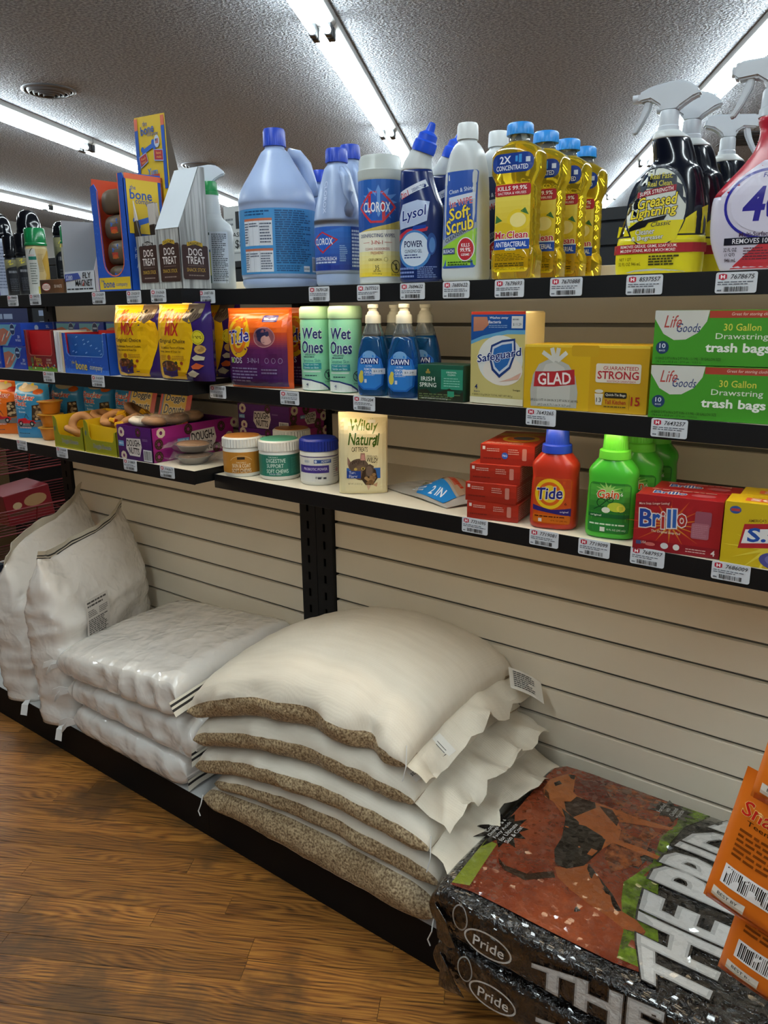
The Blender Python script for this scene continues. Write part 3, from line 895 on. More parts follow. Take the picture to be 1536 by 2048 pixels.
def ztA(v): return .505 + .10 * (v - .2) + (.055 * max(0, (.22 - v) / .22) if v < .22 else 0)
sA = standing_sack('white poly sack standing on end with a black-lined seam and printed panel', (-2.215, -.272, DZ + .0008), math.radians(21), .45, .195, ztA, 1)
def ztB(v): return .47 + .14 * v
sB = standing_sack('white poly sack with a plain seam standing behind the black-lined one, leftmost', (-2.462, -.262, DZ + .0008), math.radians(24), .45, .195, ztB, 2)
p = Print(); p.rect(-.055, -.08, .055, .08, '#cfcac4')
p.small(-.047, .052, .047, .074, 2, '#4a4846', 1); p.small(-.047, .022, -.005, .045, 4, '#5a5856', 2); p.small(.005, .022, .047, .045, 4, '#6a6866', 3)
p.small(-.047, -.04, .047, .016, 9, '#5a5856', 4, .6); p.small(-.047, -.072, .047, -.05, 3, '#4a4846', 5)
p.build('ingredient_panel', lambda u, v, h: (.104 + h + .002 * math.sin(v * 40), -.10 + u, .31 + v), sA, m=INK, cutu=.02, cutv=.02, label='printed ingredient panel')

# ---- black dog food bags
DOGF = crinkle_mat('dog_bag_film', '#0c0b0c', .10, 30, .02, (1, 1, .6), spec=.8)
DF = print_mat('dog_bag_print', .2)
def facets(m, scale, amt, stretch=(1, 1, 1)):
    """film creased into small flat facets, each tilted its own way"""
    nt, b, N, L = nodes_of(m)
    tc = N('ShaderNodeTexCoord'); mp = N('ShaderNodeMapping'); mp.inputs['Scale'].default_value = stretch; L(tc.outputs['Object'], mp.inputs[0])
    n0 = N('ShaderNodeTexNoise'); n0.inputs['Scale'].default_value = scale * .35; n0.inputs['Detail'].default_value = 3; L(mp.outputs[0], n0.inputs['Vector'])
    ml = N('ShaderNodeVectorMath'); ml.operation = 'SCALE'; ml.inputs['Scale'].default_value = 1.6 / scale; L(n0.outputs['Color'], ml.inputs[0])
    ad = N('ShaderNodeVectorMath'); ad.operation = 'ADD'; L(mp.outputs[0], ad.inputs[0]); L(ml.outputs[0], ad.inputs[1])
    vo = N('ShaderNodeTexVoronoi'); vo.inputs['Scale'].default_value = scale; L(ad.outputs[0], vo.inputs['Vector'])
    sb = N('ShaderNodeVectorMath'); sb.operation = 'SUBTRACT'; sb.inputs[1].default_value = (.5, .5, .5); L(vo.outputs['Color'], sb.inputs[0])
    sc = N('ShaderNodeVectorMath'); sc.operation = 'SCALE'; sc.inputs['Scale'].default_value = amt; L(sb.outputs[0], sc.inputs[0])
    a2 = N('ShaderNodeVectorMath'); a2.operation = 'ADD'; L(N('ShaderNodeNewGeometry').outputs['Normal'], a2.inputs[0]); L(sc.outputs[0], a2.inputs[1])
    no = N('ShaderNodeVectorMath'); no.operation = 'NORMALIZE'; L(a2.outputs[0], no.inputs[0]); L(no.outputs[0], b.inputs['Coat Normal'])
    b.inputs['Coat Weight'].default_value = .8; b.inputs['Coat Roughness'].default_value = .06; b.inputs['Coat IOR'].default_value = 1.5
def coat_folds(m, scale, dist):
    nt, b, N, L = nodes_of(m)
    tc = N('ShaderNodeTexCoord'); mp = N('ShaderNodeMapping'); mp.inputs['Scale'].default_value = (.7, 1, 1.5); mp.inputs['Rotation'].default_value = (0, 0, .5); L(tc.outputs['Object'], mp.inputs[0])
    n = N('ShaderNodeTexNoise'); n.inputs['Scale'].default_value = scale; n.inputs['Detail'].default_value = 3; n.inputs['Distortion'].default_value = .25; L(mp.outputs[0], n.inputs['Vector'])
    s = N('ShaderNodeMath'); s.operation = 'SUBTRACT'; s.inputs[1].default_value = .5; L(n.outputs['Fac'], s.inputs[0])
    a = N('ShaderNodeMath'); a.operation = 'ABSOLUTE'; L(s.outputs[0], a.inputs[0])
    bp = N('ShaderNodeBump'); bp.inputs['Strength'].default_value = 1.; bp.inputs['Distance'].default_value = dist; bp.invert = True
    L(a.outputs[0], bp.inputs['Height']); L(bp.outputs[0], b.inputs['Coat Normal'])
    b.inputs['Coat Weight'].default_value = .9; b.inputs['Coat Roughness'].default_value = .06; b.inputs['Coat IOR'].default_value = 1.5
coat_folds(POLY, 7, .06)
facets(DOGF, 105, .85)
def crinkle_into(m, scale, dist, stretch=(1, 1, 1)):
    nt, b, N, L = nodes_of(m)
    tc = N('ShaderNodeTexCoord'); mp = N('ShaderNodeMapping'); mp.inputs['Scale'].default_value = stretch; L(tc.outputs['Object'], mp.inputs[0])
    n = N('ShaderNodeTexNoise'); n.inputs['Scale'].default_value = scale; n.inputs['Detail'].default_value = 5; L(mp.outputs[0], n.inputs['Vector'])
    s = N('ShaderNodeMath'); s.operation = 'SUBTRACT'; s.inputs[1].default_value = .5; L(n.outputs['Fac'], s.inputs[0])
    a = N('ShaderNodeMath'); a.operation = 'ABSOLUTE'; L(s.outputs[0], a.inputs[0])
    bp = N('ShaderNodeBump'); bp.inputs['Strength'].default_value = .8; bp.inputs['Distance'].default_value = dist; bp.invert = True
    L(a.outputs[0], bp.inputs['Height']); L(bp.outputs[0], b.inputs['Normal'])
crinkle_into(DF, 34, .012); facets(DF, 105, .85)
def mottled(name, c0, c1, scale, rough=.2):
    m = mat(name, c0, rough)
    nt, b, N, L = nodes_of(m)
    tc = N('ShaderNodeTexCoord'); n = N('ShaderNodeTexNoise'); n.inputs['Scale'].default_value = scale; n.inputs['Detail'].default_value = 6; n.inputs['Roughness'].default_value = .6
    L(tc.outputs['Object'], n.inputs['Vector'])
    cr = N('ShaderNodeValToRGB'); e = cr.color_ramp.elements; e[0].position = .35; e[1].position = .68; e[0].color = (*lin(c0), 1); e[1].color = (*lin(c1), 1)
    L(n.outputs['Fac'], cr.inputs[0]); L(cr.outputs[0], b.inputs['Base Color'])
    crinkle_into(m, 34, .012); facets(m, 105, .85)
    return m
FIELD = mottled('bag_photo_field', '#5a2015', '#8e4426', 7); GRASS = mottled('bag_photo_grass', '#2c3a10', '#6f8a24', 34); BRUSH = mottled('bag_photo_brush', '#451a10', '#96552e', 60)
def dog_bag(label, z0, z1, dx, seed):
    zb = lambda x, y: z0 + .0008
    def zt(x, y): return z1 - .012 * max(0, ((y + .29) / .28)) ** 6 - .01 * abs((x + .25) / .47) ** 6 + .006 * nz(Vector((x, y, z0)), 5, seed) - .004
    t, o = lying_sack('dog_food_bag', label, -.692 + dx, .17 + dx, -.292, .272, zb, zt, 7., [DOGF], None, seed=seed, amp=.0035, org=(-.26, -.29, z0), ends=(.03, .03), NX=72)
    t['group'] = 'black dog food bags'
    # gathered gusset at the left end
    strip('folded_gusset', [(-.69 + dx, -.50, z1 - .03), (-.675 + dx, -.555, z1 - .045), (-.64 + dx, -.567, z1 - .06)], [(.0, -.01, -.05), (.01, -.012, -.06), (.02, -.006, -.04)], [0, 0, 0], [DOGF], t, o, .012, seed)
    return t, o, zt
tb, ob, ztb = dog_bag('lower black dog food bag, mostly hidden under the one with the hound picture', DZ, .207, .012, 31)
td, od, ztd = dog_bag('black dog food bag printed with a hound, lying on another black bag', .2075, .313, 0, 32)
PD = {'field': [(-.655, -.535), (-.612, -.530), (-.345, -.530), (-.29, -.520), (-.304, -.438), (-.323, -.391), (-.357, -.28), (-.367, -.187), (-.36, -.114), (-.331, -.048), (-.331, -.04), (-.424, -.04), (-.587, -.04), (-.65, -.045), (-.668, -.07), (-.668, -.121)],
 'grass': [(-.401, -.342), (-.375, -.264), (-.388, -.178), (-.376, -.118), (-.389, -.04), (-.331, -.04), (-.331, -.048), (-.36, -.114), (-.367, -.187), (-.357, -.28), (-.323, -.391), (-.304, -.438), (-.29, -.511), (-.345, -.517), (-.358, -.455), (-.388, -.387)],
 'brush': [(-.56, -.06), (-.50, -.045), (-.42, -.045), (-.389, -.08), (-.38, -.12), (-.40, -.2), (-.39, -.28), (-.43, -.33), (-.46, -.29), (-.47, -.2), (-.5, -.13)],
 'leaf': [(-.655, -.53), (-.623, -.519), (-.64, -.388), (-.664, -.387)],
 'head': [(-.652, -.162), (-.655, -.123), (-.641, -.091), (-.628, -.072), (-.614, -.076), (-.601, -.114), (-.593, -.136), (-.58, -.144), (-.583, -.171), (-.614, -.192), (-.634, -.189)],
 'body': [(-.608, -.16), (-.586, -.143), (-.555, -.144), (-.517, -.14), (-.492, -.141), (-.44, -.143), (-.376, -.135), (-.381, -.146), (-.4, -.153), (-.457, -.171), (-.478, -.178), (-.461, -.198), (-.452, -.234), (-.407, -.234), (-.363, -.239), (-.372, -.25), (-.419, -.25), (-.459, -.248), (-.469, -.28), (-.477, -.344), (-.5, -.372), (-.548, -.289), (-.568, -.23), (-.614, -.192)],
 'saddle': [(-.615, -.19), (-.588, -.203), (-.568, -.23), (-.548, -.289), (-.543, -.335), (-.522, -.374), (-.5, -.372), (-.477, -.344), (-.469, -.28), (-.475, -.243), (-.529, -.227), (-.557, -.217)],
 'neck': [(-.594, -.179), (-.584, -.147), (-.54, -.143), (-.531, -.16), (-.557, -.217), (-.578, -.205)],
 'shoulder': [(-.528, -.149), (-.5, -.147), (-.475, -.174), (-.472, -.194), (-.505, -.169)],
 'hind': [(-.521, -.381), (-.503, -.404), (-.469, -.421), (-.43, -.433), (-.395, -.439), (-.36, -.45), (-.332, -.441), (-.328, -.432), (-.349, -.417), (-.378, -.413), (-.404, -.386), (-.441, -.358), (-.473, -.333), (-.493, -.367)],
 'hindblack': [(-.473, -.333), (-.441, -.358), (-.404, -.386), (-.378, -.413), (-.385, -.419), (-.421, -.385), (-.454, -.368), (-.469, -.349)],
 'tail': [(-.618, -.422), (-.597, -.434), (-.553, -.43), (-.517, -.393), (-.506, -.407), (-.548, -.448), (-.59, -.447), (-.607, -.437)],
 'ear': [(-.646, -.163), (-.635, -.17), (-.622, -.192), (-.639, -.183)], 'eye': [(-.642, -.129), (-.636, -.114), (-.626, -.122), (-.634, -.139)], 'nose': [(-.631, -.078), (-.616, -.072), (-.611, -.09), (-.619, -.091)]}
p = Print()
for k, c in (('field', FIELD), ('brush', BRUSH), ('grass', GRASS), ('leaf', '#75802a'), ('tail', '#2a1a12'), ('hind', '#8a4a25'), ('hindblack', '#1a1412'), ('body', '#9a5428'), ('saddle', '#15110f'), ('neck', '#2c1a12'), ('shoulder', '#3a2014'), ('head', '#a35e2e'), ('ear', '#54301a'), ('eye', '#1e1512'), ('nose', '#16100e')):
    p.poly(PD[k], c)
R90 = PI / 2
p.bursts(-.652, -.34, .038, .068, 11, '#0d0c0d', .8, 1.0, 4)
for i, (s, w_) in enumerate((('Contains', .05), ('Omega 3 & 6', .068), ('Fatty Acids', .066), ('for Ultimate', .068), ('Skin & Coat', .066))):
    p.text(s, -.678 + .0125 * i, -.342, w_, .0095, '#c9c9c6', .01, 0, R90)
p.bursts(-.40, -.075, .03, .05, 10, '#12100f', 1.0, .8, 9)
for i, (s, w_) in enumerate((('Fortified', .038), ('with', .016), ('Chelated', .036), ('Minerals', .034))): p.text(s, -.42 + .0125 * i, -.077, w_, .009, '#c2c2be', .0, 0, R90)
def arch(w, h, k):
    return lambda u, v: (u, (v + h / 2) * (1 - k * (2 * u / w) ** 2) - h / 2)
p.text('THE PRIDE', -.285, -.285, .50, .165, '#a9a9a7', .11, 0, R90, '#2c2c2c', .03, arch(.50, .165, .42))
p.text('THE PRIDE', -.283, -.285, .492, .150, '#c4c4c2', .04, 0, R90, None, 0, arch(.492, .150, .42))
p.build('top_print', lambda u, v, h: (u - od.x, v - od.y, ztd(u, v) - od.z + h + .0012), td, m=DF, cutu=.035, cutv=.035, lift=4e-4)
for tt, oo, z0, z1, sc in ((td, od, .2075, .313, 1.), (tb, ob, DZ, .207, 1.)):
    p = Print()
    yf = -.5655; dx = 0 if tt is td else .012
    zc = (z0 + z1) / 2
    p.text('THE PRIDE', -.19 + dx, zc + .006, .56, .078, '#a5a5a3', .10, 0, 0, '#303030', .03, arch(.56, .078, .5))
    p.text('THE PRIDE', -.19 + dx, zc + .006, .553, .068, '#c0c0be', .03, 0, 0, None, 0, arch(.553, .068, .5))
    p.ring(-.555 + dx, zc - .008, .048, .026, .0035, '#bdbdba', 30)
    p.text('Pride', -.553 + dx, zc - .009, .062, .022, '#cfcfcc', .02, .1)
    p.ring(-.612 + dx, zc + .02, .016, .026, .0025, '#8d8d8b', 24)
    hz = (z1 - z0)
    p.build('side_print', lambda u, v, h: (u - oo.x, -.563 - oo.y - h - .0052 + .03 * max(0, abs(v - zc) / hz * 2 - .55) ** 2, v - oo.z), tt, m=DF, cutu=.03, cutv=.015, lift=6e-4)

# ---- orange treat bags on a clip strip at the right edge of the frame
OR_BAG = mat('orange_treat_film', '#d9701c', .3, bump=(16, .4, (1, 1, .6), .006))
OR_DK = mat('orange_treat_seal', '#c85a14', .35, bump=(40, .3, (1, 1, .2), .002))
CLIP = mat('clip_strip_plastic', '#b9bdc0', .3, trans=.4)
cs = thing('clip_strip', 'clear plastic clip strip hanging from the shelf edge, holding orange treat bags', 'clip strip', (-.085, -.470, .36), 0)
obj('strip', BB(-.014, .014, -.001, .001, .03, .575), CLIP, cs)
obj('shelf_hook', BB(-.004, .004, -.001, .1035, .572, .576), CLIP, cs)
def pouch(bm, w, h, d, seed=0, seal=.018, nx=20, nz_=24, bot=0., puff=.35, mi=0):
    """upright pouch, front at -y; returns nothing, base at z=0"""
    for s in (-1, 1):
        def fn(u, v):
            x = (u - .5) * w; z = v * h
            a = max(0, 1 - abs(2 * u - 1) ** 3.2); 
            vv = min(1, v * h / (.12 * h)) if bot else min(1, v / .10)
            q = bot + (1 - bot) * math.sin(min(1, v / .12) * PI / 2)
            tt = 1 if v < .72 else max(0, 1 - ((v - .72) / (.28 - seal / h * .6)) ** 1.6) if v < 1 - seal / h * .6 else 0
            th = d / 2 * a ** puff * q * max(tt, 0)
            x *= 1 - .02 * a * tt
            p = Vector((x, s * (th + .0004), z))
            p.y += s * .05 * d * (nz(p, 24, seed + s) + .7 * ridge(p, 40, seed)) * a * min(1, th / d * 6)
            p.y += .004 * nz(Vector((x, 0, z)), 9, seed + 4)
            return p
        grid(nx, nz_, fn, bm, mi)
    bmesh.ops.remove_doubles(bm, verts=bm.verts, dist=.0002)
    return bm
def pouch_front(w, h, d, seed=0, seal=.018, bot=0., puff=.35):
    def f(u, v, hh):
        uu = u / w + .5; vv = min(max(v / h, 0), 1); uu = min(max(uu, 0), 1)
        a = max(0, 1 - abs(2 * uu - 1) ** 3.2); q = bot + (1 - bot) * math.sin(min(1, vv / .12) * PI / 2)
        tt = 1 if vv < .72 else max(0, 1 - ((vv - .72) / (.28 - seal / h * .6)) ** 1.6) if vv < 1 - seal / h * .6 else 0
        th = d / 2 * a ** puff * q * max(tt, 0)
        x = u * (1 - .02 * a * tt)
        p = Vector((x, -(th + .0004), v))
        p.y -= .05 * d * (nz(p, 24, seed - 1) + .7 * ridge(p, 40, seed)) * a * min(1, th / d * 6)
        p.y += .004 * nz(Vector((x, 0, v)), 9, seed + 4)
        p.y -= hh + .0006
        return p
    return f
for i, (x, y, z, ry, where) in enumerate(((-.123, -.500, .347, 8, 'lowest of three'), (-.150, -.500, .477, 9, 'middle one of three'), (-.100, -.500, .675, 8, 'uppermost of three'))):
    t = thing('treat_bag', 'orange dog treat bag on the clip strip at the right edge, %s' % where, 'treat bag', (x, y - .020 * i, z), math.radians(-8), 'orange treat bags on the clip strip', tilt=(math.radians(-4), math.radians(ry)))
    w_, h_, d_ = .158, .225, .032
    obj('pouch', pouch(bmesh.new(), w_, h_, d_, 50 + i), OR_BAG, t, smooth=True)
    p = Print()
    p.rect(-w_ / 2 + .004, .0, w_ / 2 - .004, .012, '#cf5c12')
    p.text('Snackers', -.01, .172, .11, .022, '#c3261b', .03, .1, 0, '#e9c27a', .03)
    p.text('Teeny Treats', -.012, .152, .085, .010, '#3a2412', .01)
    p.small(-.06, .092, .06, .142, 6, '#7a3a10', 70 + i, .5)
    p.bars(-.062, .046, .014, .078, 5 + i); p.rect(-.068, .018, -.02, .034, '#dcd5c8'); p.text('BEST BY', -.045, .028, .03, .005, '#3a3a3a')
    p.build('back_print', pouch_front(w_, h_, d_, 50 + i), t, m=INK_GLOSS, cutu=.012, cutv=.012)
    bm = bmesh.new(); tube(bm, [(0, .004, h_ - .006), (0, .02, h_ + .004), (0, .03, h_ + .0)], .0015, 6)
    obj('clip', bm, CLIP, t)
# ================================================================ goods: shared pieces
def at_facing(x, y): return math.atan2(-x, 1.5688 + y)      # turn that points a front to the aisle where one stands
def cap(parent, r, z0, z1, m, name='cap', ribs=0, cx=0, cy=0, taper=.97, tilt=None, label=None):
    bm = bmesh.new(); N = ribs * 2 if ribs else 36
    prof = [(1, z0), (1.0, z0 + (z1 - z0) * .12), (taper, z0 + (z1 - z0) * .86), (taper * .9, z1)]
    rings = []
    for s, z in prof:
        rg = []
        for k in range(N):
            a = 2 * PI * k / N
            q = r * s * (1 - (.035 if ribs and k % 2 and z < z1 else 0))
            rg.append(Vector((cx + q * math.cos(a), cy + q * math.sin(a), z)))
        rings.append(rg)
    loft(bm, rings)
    if tilt: bmesh.ops.transform(bm, matrix=tilt, verts=bm.verts)
    return obj(name, bm, m, parent, smooth=True, angle=35, label=label)
def plate(pts, y0, y1, bev=.002):
    bm = prism(pts, y0, y1)
    bmesh.ops.recalc_face_normals(bm, faces=bm.faces)
    bmesh.ops.bevel(bm, geom=bm.edges[:], offset=bev, segments=2, affect='EDGES', clamp_overlap=True)
    return bm
def mirror_pts(pts): return [(-x, z) for x, z in pts][::-1]
def trigger(parent, z, m, s=1., flip=1, kind='swan', mlev=None, ribs=18, rc=.017):
    """trigger head over a neck at height z; nozzle towards -x*flip"""
    cap(parent, rc * s, z - .003, z + .009 * s, m, 'collar_base')
    cap(parent, rc * .9 * s, z + .009 * s, z + .032 * s, m, 'collar', ribs)
    F = (lambda p: [(flip * x * s, z + .030 * s + y * s) for x, y in p])
    if kind == 'swan': head = [(-.012, 0), (-.016, .010), (-.030, .020), (-.046, .018), (-.051, .024), (-.048, .032), (-.030, .040), (.006, .0455), (.026, .042), (.044, .028), (.0465, .020), (.036, .017), (.018, .006), (.012, 0)]
    else: head = [(-.012, 0), (-.014, .010), (-.026, .018), (-.050, .016), (-.056, .022), (-.056, .036), (-.048, .040), (.030, .043), (.046, .036), (.048, .022), (.030, .018), (.016, .008), (.012, 0)]
    pts = F(head)
    if flip < 0: pts = pts[::-1]
    obj('trigger_head', plate(pts, -.0115 * s, .0115 * s, .003 * s), m, parent, smooth=True, angle=50)
    lev = [(-.028, .020), (-.030, .006), (-.040, -.014), (-.050, -.029), (-.056, -.029), (-.053, -.022), (-.043, .0), (-.038, .019)]
    pts = F([(x, y) for x, y in lev])
    if flip < 0: pts = pts[::-1]
    obj('trigger_lever', plate(pts, -.007 * s, .007 * s, .0015 * s), mlev or m, parent, smooth=True, angle=50)
    bm = bmesh.new(); q = F([(-.044, .025 if kind == 'swan' else .029), (-.058, .025 if kind == 'swan' else .029)])
    tube(bm, [(q[0][0], 0, q[0][1]), (q[1][0], 0, q[1][1])], .007 * s, 12)
    obj('nozzle', bm, m, parent, smooth=True, angle=40)
def qmark(p, x, y, s, c1='#ffffff', c2='#222222'): p.rect(x, y, x + s, y + s, c1)
TZ = LZ['tr'] + .0008; TLZ = LZ['tl'] + .0008
BLUEWHITE = mat('bleach_jug_plastic', '#94a5c6', .35, sss=.1)
CAPBLUE = mat('cap_blue', '#1d3fae', .38)
OFFW = mat('bottle_white', '#bcc0c0', .33, sss=.05)
TRIGW = mat('trigger_white', '#bfc5cc', .3)
CLEARW = mat('lid_translucent', '#cfd4cf', .35, trans=.35)

# ================================================================ top shelf, right bay
# gallon of bleach
x, y = -1.303, -.258
t = thing('bleach_jug', 'large pale blue bleach jug with blue cap and pale blue back label', 'bleach bottle', (x, y, TZ), math.radians(42))
gs = smooth_secs([(0, .074, .074, 2), (.006, .081, .081, 2), (.016, .083, .083, 2), (.022, .081, .081, 2), (.028, .084, .084, 2), (.10, .084, .084, 2), (.168, .084, .084, 2), (.176, .0845, .0845, 2), (.186, .084, .084, 2), (.208, .077, .077, 2), (.235, .060, .060, 2), (.262, .043, .043, 2), (.284, .030, .030, 2), (.291, .0215, .0215, 2), (.305, .021, .021, 2)], 2)
obj('jug_body', body(gs, 52), BLUEWHITE, t, smooth=True)
cap(t, .0247, .296, .331, CAPBLUE, ribs=30)
bm = bmesh.new(); tube(bm, [(.028, .012, .285), (.048, .018, .281), (.064, .022, .262), (.074, .024, .228), (.078, .022, .198)], [.012, .014, .015, .015, .014], 14)
obj('handle', bm, BLUEWHITE, t, smooth=True)
p = Print()
p.rect(-.125, .030, .125, .163, '#3f88c0')
p.small(-.078, .148, -.012, .160, 2, '#1e4a78', 1)
for z0, z1 in ((.088, .143), (.034, .082)):
    p.rect(-.080, z0, -.008, z1, '#cfd4dc'); p.rect(-.080, z1 - .005, -.008, z1, '#b86a4e')
    for xx in (-.066, -.054, -.038): p.rect(xx, z0, xx + .0006, z1 - .005, '#9aa3b0')
    p.small(-.079, z0 + .004, -.067, z1 - .008, 8, '#596274', 3); p.small(-.036, z0 + .004, -.009, z1 - .008, 7, '#596274', 4); p.small(-.064, z1 - .018, -.040, z1 - .008, 2, '#596274', 5)
p.small(-.002, .05, .085, .160, 24, '#22507e', 6, .55); p.small(-.002, .034, .055, .048, 3, '#22507e', 7)
p.rect(.060, .034, .078, .046, '#d5dae2'); p.text('DOUBLE', .069, .040, .015, .004, '#333a48', .02)
p.bars(.088, .034, .122, .066, 8, '#cfd5dd')
p.build('back_label', face_cyl(.0842), t, m=INK_CARD, cutu=.012)
# small bleach bottles
def bleach(label, x, y, rz):
    t = thing('bleach_bottle', label, 'bleach bottle', (x, y, TZ), rz, 'small bleach bottles with blue caps')
    ss = smooth_secs([(0, .040, .040, 2), (.005, .046, .046, 2), (.018, .047, .047, 2), (.026, .0462, .0462, 2), (.03, .048, .048, 2), (.115, .048, .048, 2), (.122, .0485, .0485, 2), (.14, .0465, .0465, 2), (.175, .039, .039, 2), (.205, .031, .031, 2), (.225, .025, .025, 2), (.232, .019, .019, 2), (.245, .0185, .0185, 2)], 2)
    obj('bottle_body', body(ss, 44), BLUEWHITE, t, smooth=True)
    cap(t, .0225, .236, .262, CAPBLUE, ribs=26)
    bm = bmesh.new(); tube(bm, [(.017, -.008, .222), (.033, -.014, .205), (.043, -.017, .175), (.046, -.018, .148), (.040, -.015, .135)], [.008, .0095, .010, .010, .009], 12)
    obj('handle', bm, BLUEWHITE, t, smooth=True)
    p = Print()
    p.grad(-.074, .030, .10, .113, '#1b2f86', '#2e6fc2', 8)
    p.poly([(-.074, .086), (.05, .113), (-.074, .113)], '#2a5bb0')
    p.poly([(-.034, .088), (0, .104), (.034, .088), (0, .062)], '#b8232f'); p.poly([(-.029, .087), (0, .101), (.029, .087), (0, .066)], '#2459b5')
    p.text('CLOROX', 0, .085, .046, .013, '#e9ecf2', .03)
    p.text('DISINFECTING BLEACH', .002, .052, .056, .007, '#e4e8f2', .02); p.small(-.026, .042, .03, .048, 1, '#c8d2ea', 1)
    p.rect(.012, .033, .034, .039, '#1b2f86'); p.small(.036, .046, .052, .078, 9, '#8fb0dd', 2)
    p.rect(.06, .03, .1, .113, '#25428f')
    p.small(.062, .035, .098, .108, 11, '#b9c5dd', 3, .6)
    p.build('wrap_label', face_cyl(.0482), t, m=INK_CARD, cutu=.009)
    return t, ss
t0, ss = bleach('small bleach bottle in front, embossed neck side and blue cap', -1.096, -.294, 0)
p = Print(); p.text('CLOROX', 0, 0, .062, .011, '#c9d4ea', .03, 0, -PI / 2 + .12)
p.build('embossed_name', lambda u, v, h: face_secs(ss)(u * .6 + .004, v + .168, h + .0012), t0, m=INK_CARD, cutv=.006, cutu=.004)
dup(t0, (-1.288, -.130, TZ), 'small bleach bottle behind, between the large jug and the front bottle', skip=('embossed_name',))
b3 = dup(t0, (-1.160, -.175, TZ), 'small bleach bottle at the back, its cap highest of the three', skip=('embossed_name',))
b3.scale = (1, 1, 1.12)
# wipes canister
t = thing('wipes_canister', 'lemon disinfecting wipes canister with blue and yellow label and clear lid', 'wipes canister', (-.98, -.302, TZ), math.radians(27))
r = .0423
obj('can_body', lathe([(.039, 0), (r, .003), (r, .19), (.0405, .193)], 48), OFFW, t, smooth=True, angle=40)
obj('lid', lathe([(.0425, .1885), (.0432, .191), (.0432, .206), (.0415, .208), (.0405, .226), (.037, .2325), (.002, .233)], 48, cap0=False), CLEARW, t, smooth=True, angle=40)
p = Print()
p.rect(-.125, .014, .125, .188, '#e4e2d2')
p.poly([(-.125, .112), (.125, .166), (.125, .188), (-.125, .188)], '#2059a8'); p.poly([(-.125, .100), (-.04, .096), (.02, .108), (.125, .136), (.125, .166), (-.125, .112)], '#1c4b96')
p.poly([(-.04, .096), (.125, .104), (.125, .136), (.02, .108)], '#c7b25a')
p.grad(-.125, .014, .125, .060, '#e6c81e', '#e9e2a8', 6)
p.bursts(.004, .148, .024, .042, 12, '#5f8fd0', 1, .7, 3)
p.poly([(-.040, .139), (-.012, .167), (.012, .167), (.040, .139), (.012, .111), (-.012, .111)], '#c3303a')
p.poly([(-.034, .139), (-.010, .163), (.010, .163), (.034, .139), (.010, .115), (-.010, .115)], '#1f57ae')
p.text('CLOROX', 0, .139, .054, .018, '#eef0f2', .035)
p.text('DISINFECTING WIPES,', 0, .088, .074, .0075, '#24366e', .015)
p.text('3-IN-1', 0, .076, .022, .007, '#b34038', .02); p.rect(-.03, .0755, -.015, .0762, '#b34038'); p.rect(.015, .0755, .03, .0762, '#b34038')
p.text('CLEANS, DEODORIZES,', 0, .064, .05, .005, '#a8564a', .01); p.text('FRESHENS', 0, .057, .024, .005, '#a8564a', .01)
p.text('CRISP LEMON', -.004, .045, .026, .0045, '#8a7a3a', .01); p.ring(.017, .045, .004, .004, .0006, '#8a7a3a', 14)
p.text('35', 0, .030, .008, .0085, '#4a4420', .01); p.text('WET WIPES', 0, .0235, .014, .003, '#4a4420'); p.text('7.2 OZ (204 g)', 0, .0185, .018, .003, '#4a4420')
p.ring(.038, .032, .011, .012, .0014, '#2c2a1c', 24); p.line([(.030, .040), (.046, .024)], .0014, '#2c2a1c'); p.ell(.038, .036, .0018, .0018, '#2c2a1c'); p.rect(.0365, .026, .040, .034, '#2c2a1c')
p.text('Do Not Flush', .038, .0175, .02, .003, '#2c2a1c')
p.build('wrap_label', face_cyl(.0424), t, m=INK_CARD, cutu=.009)
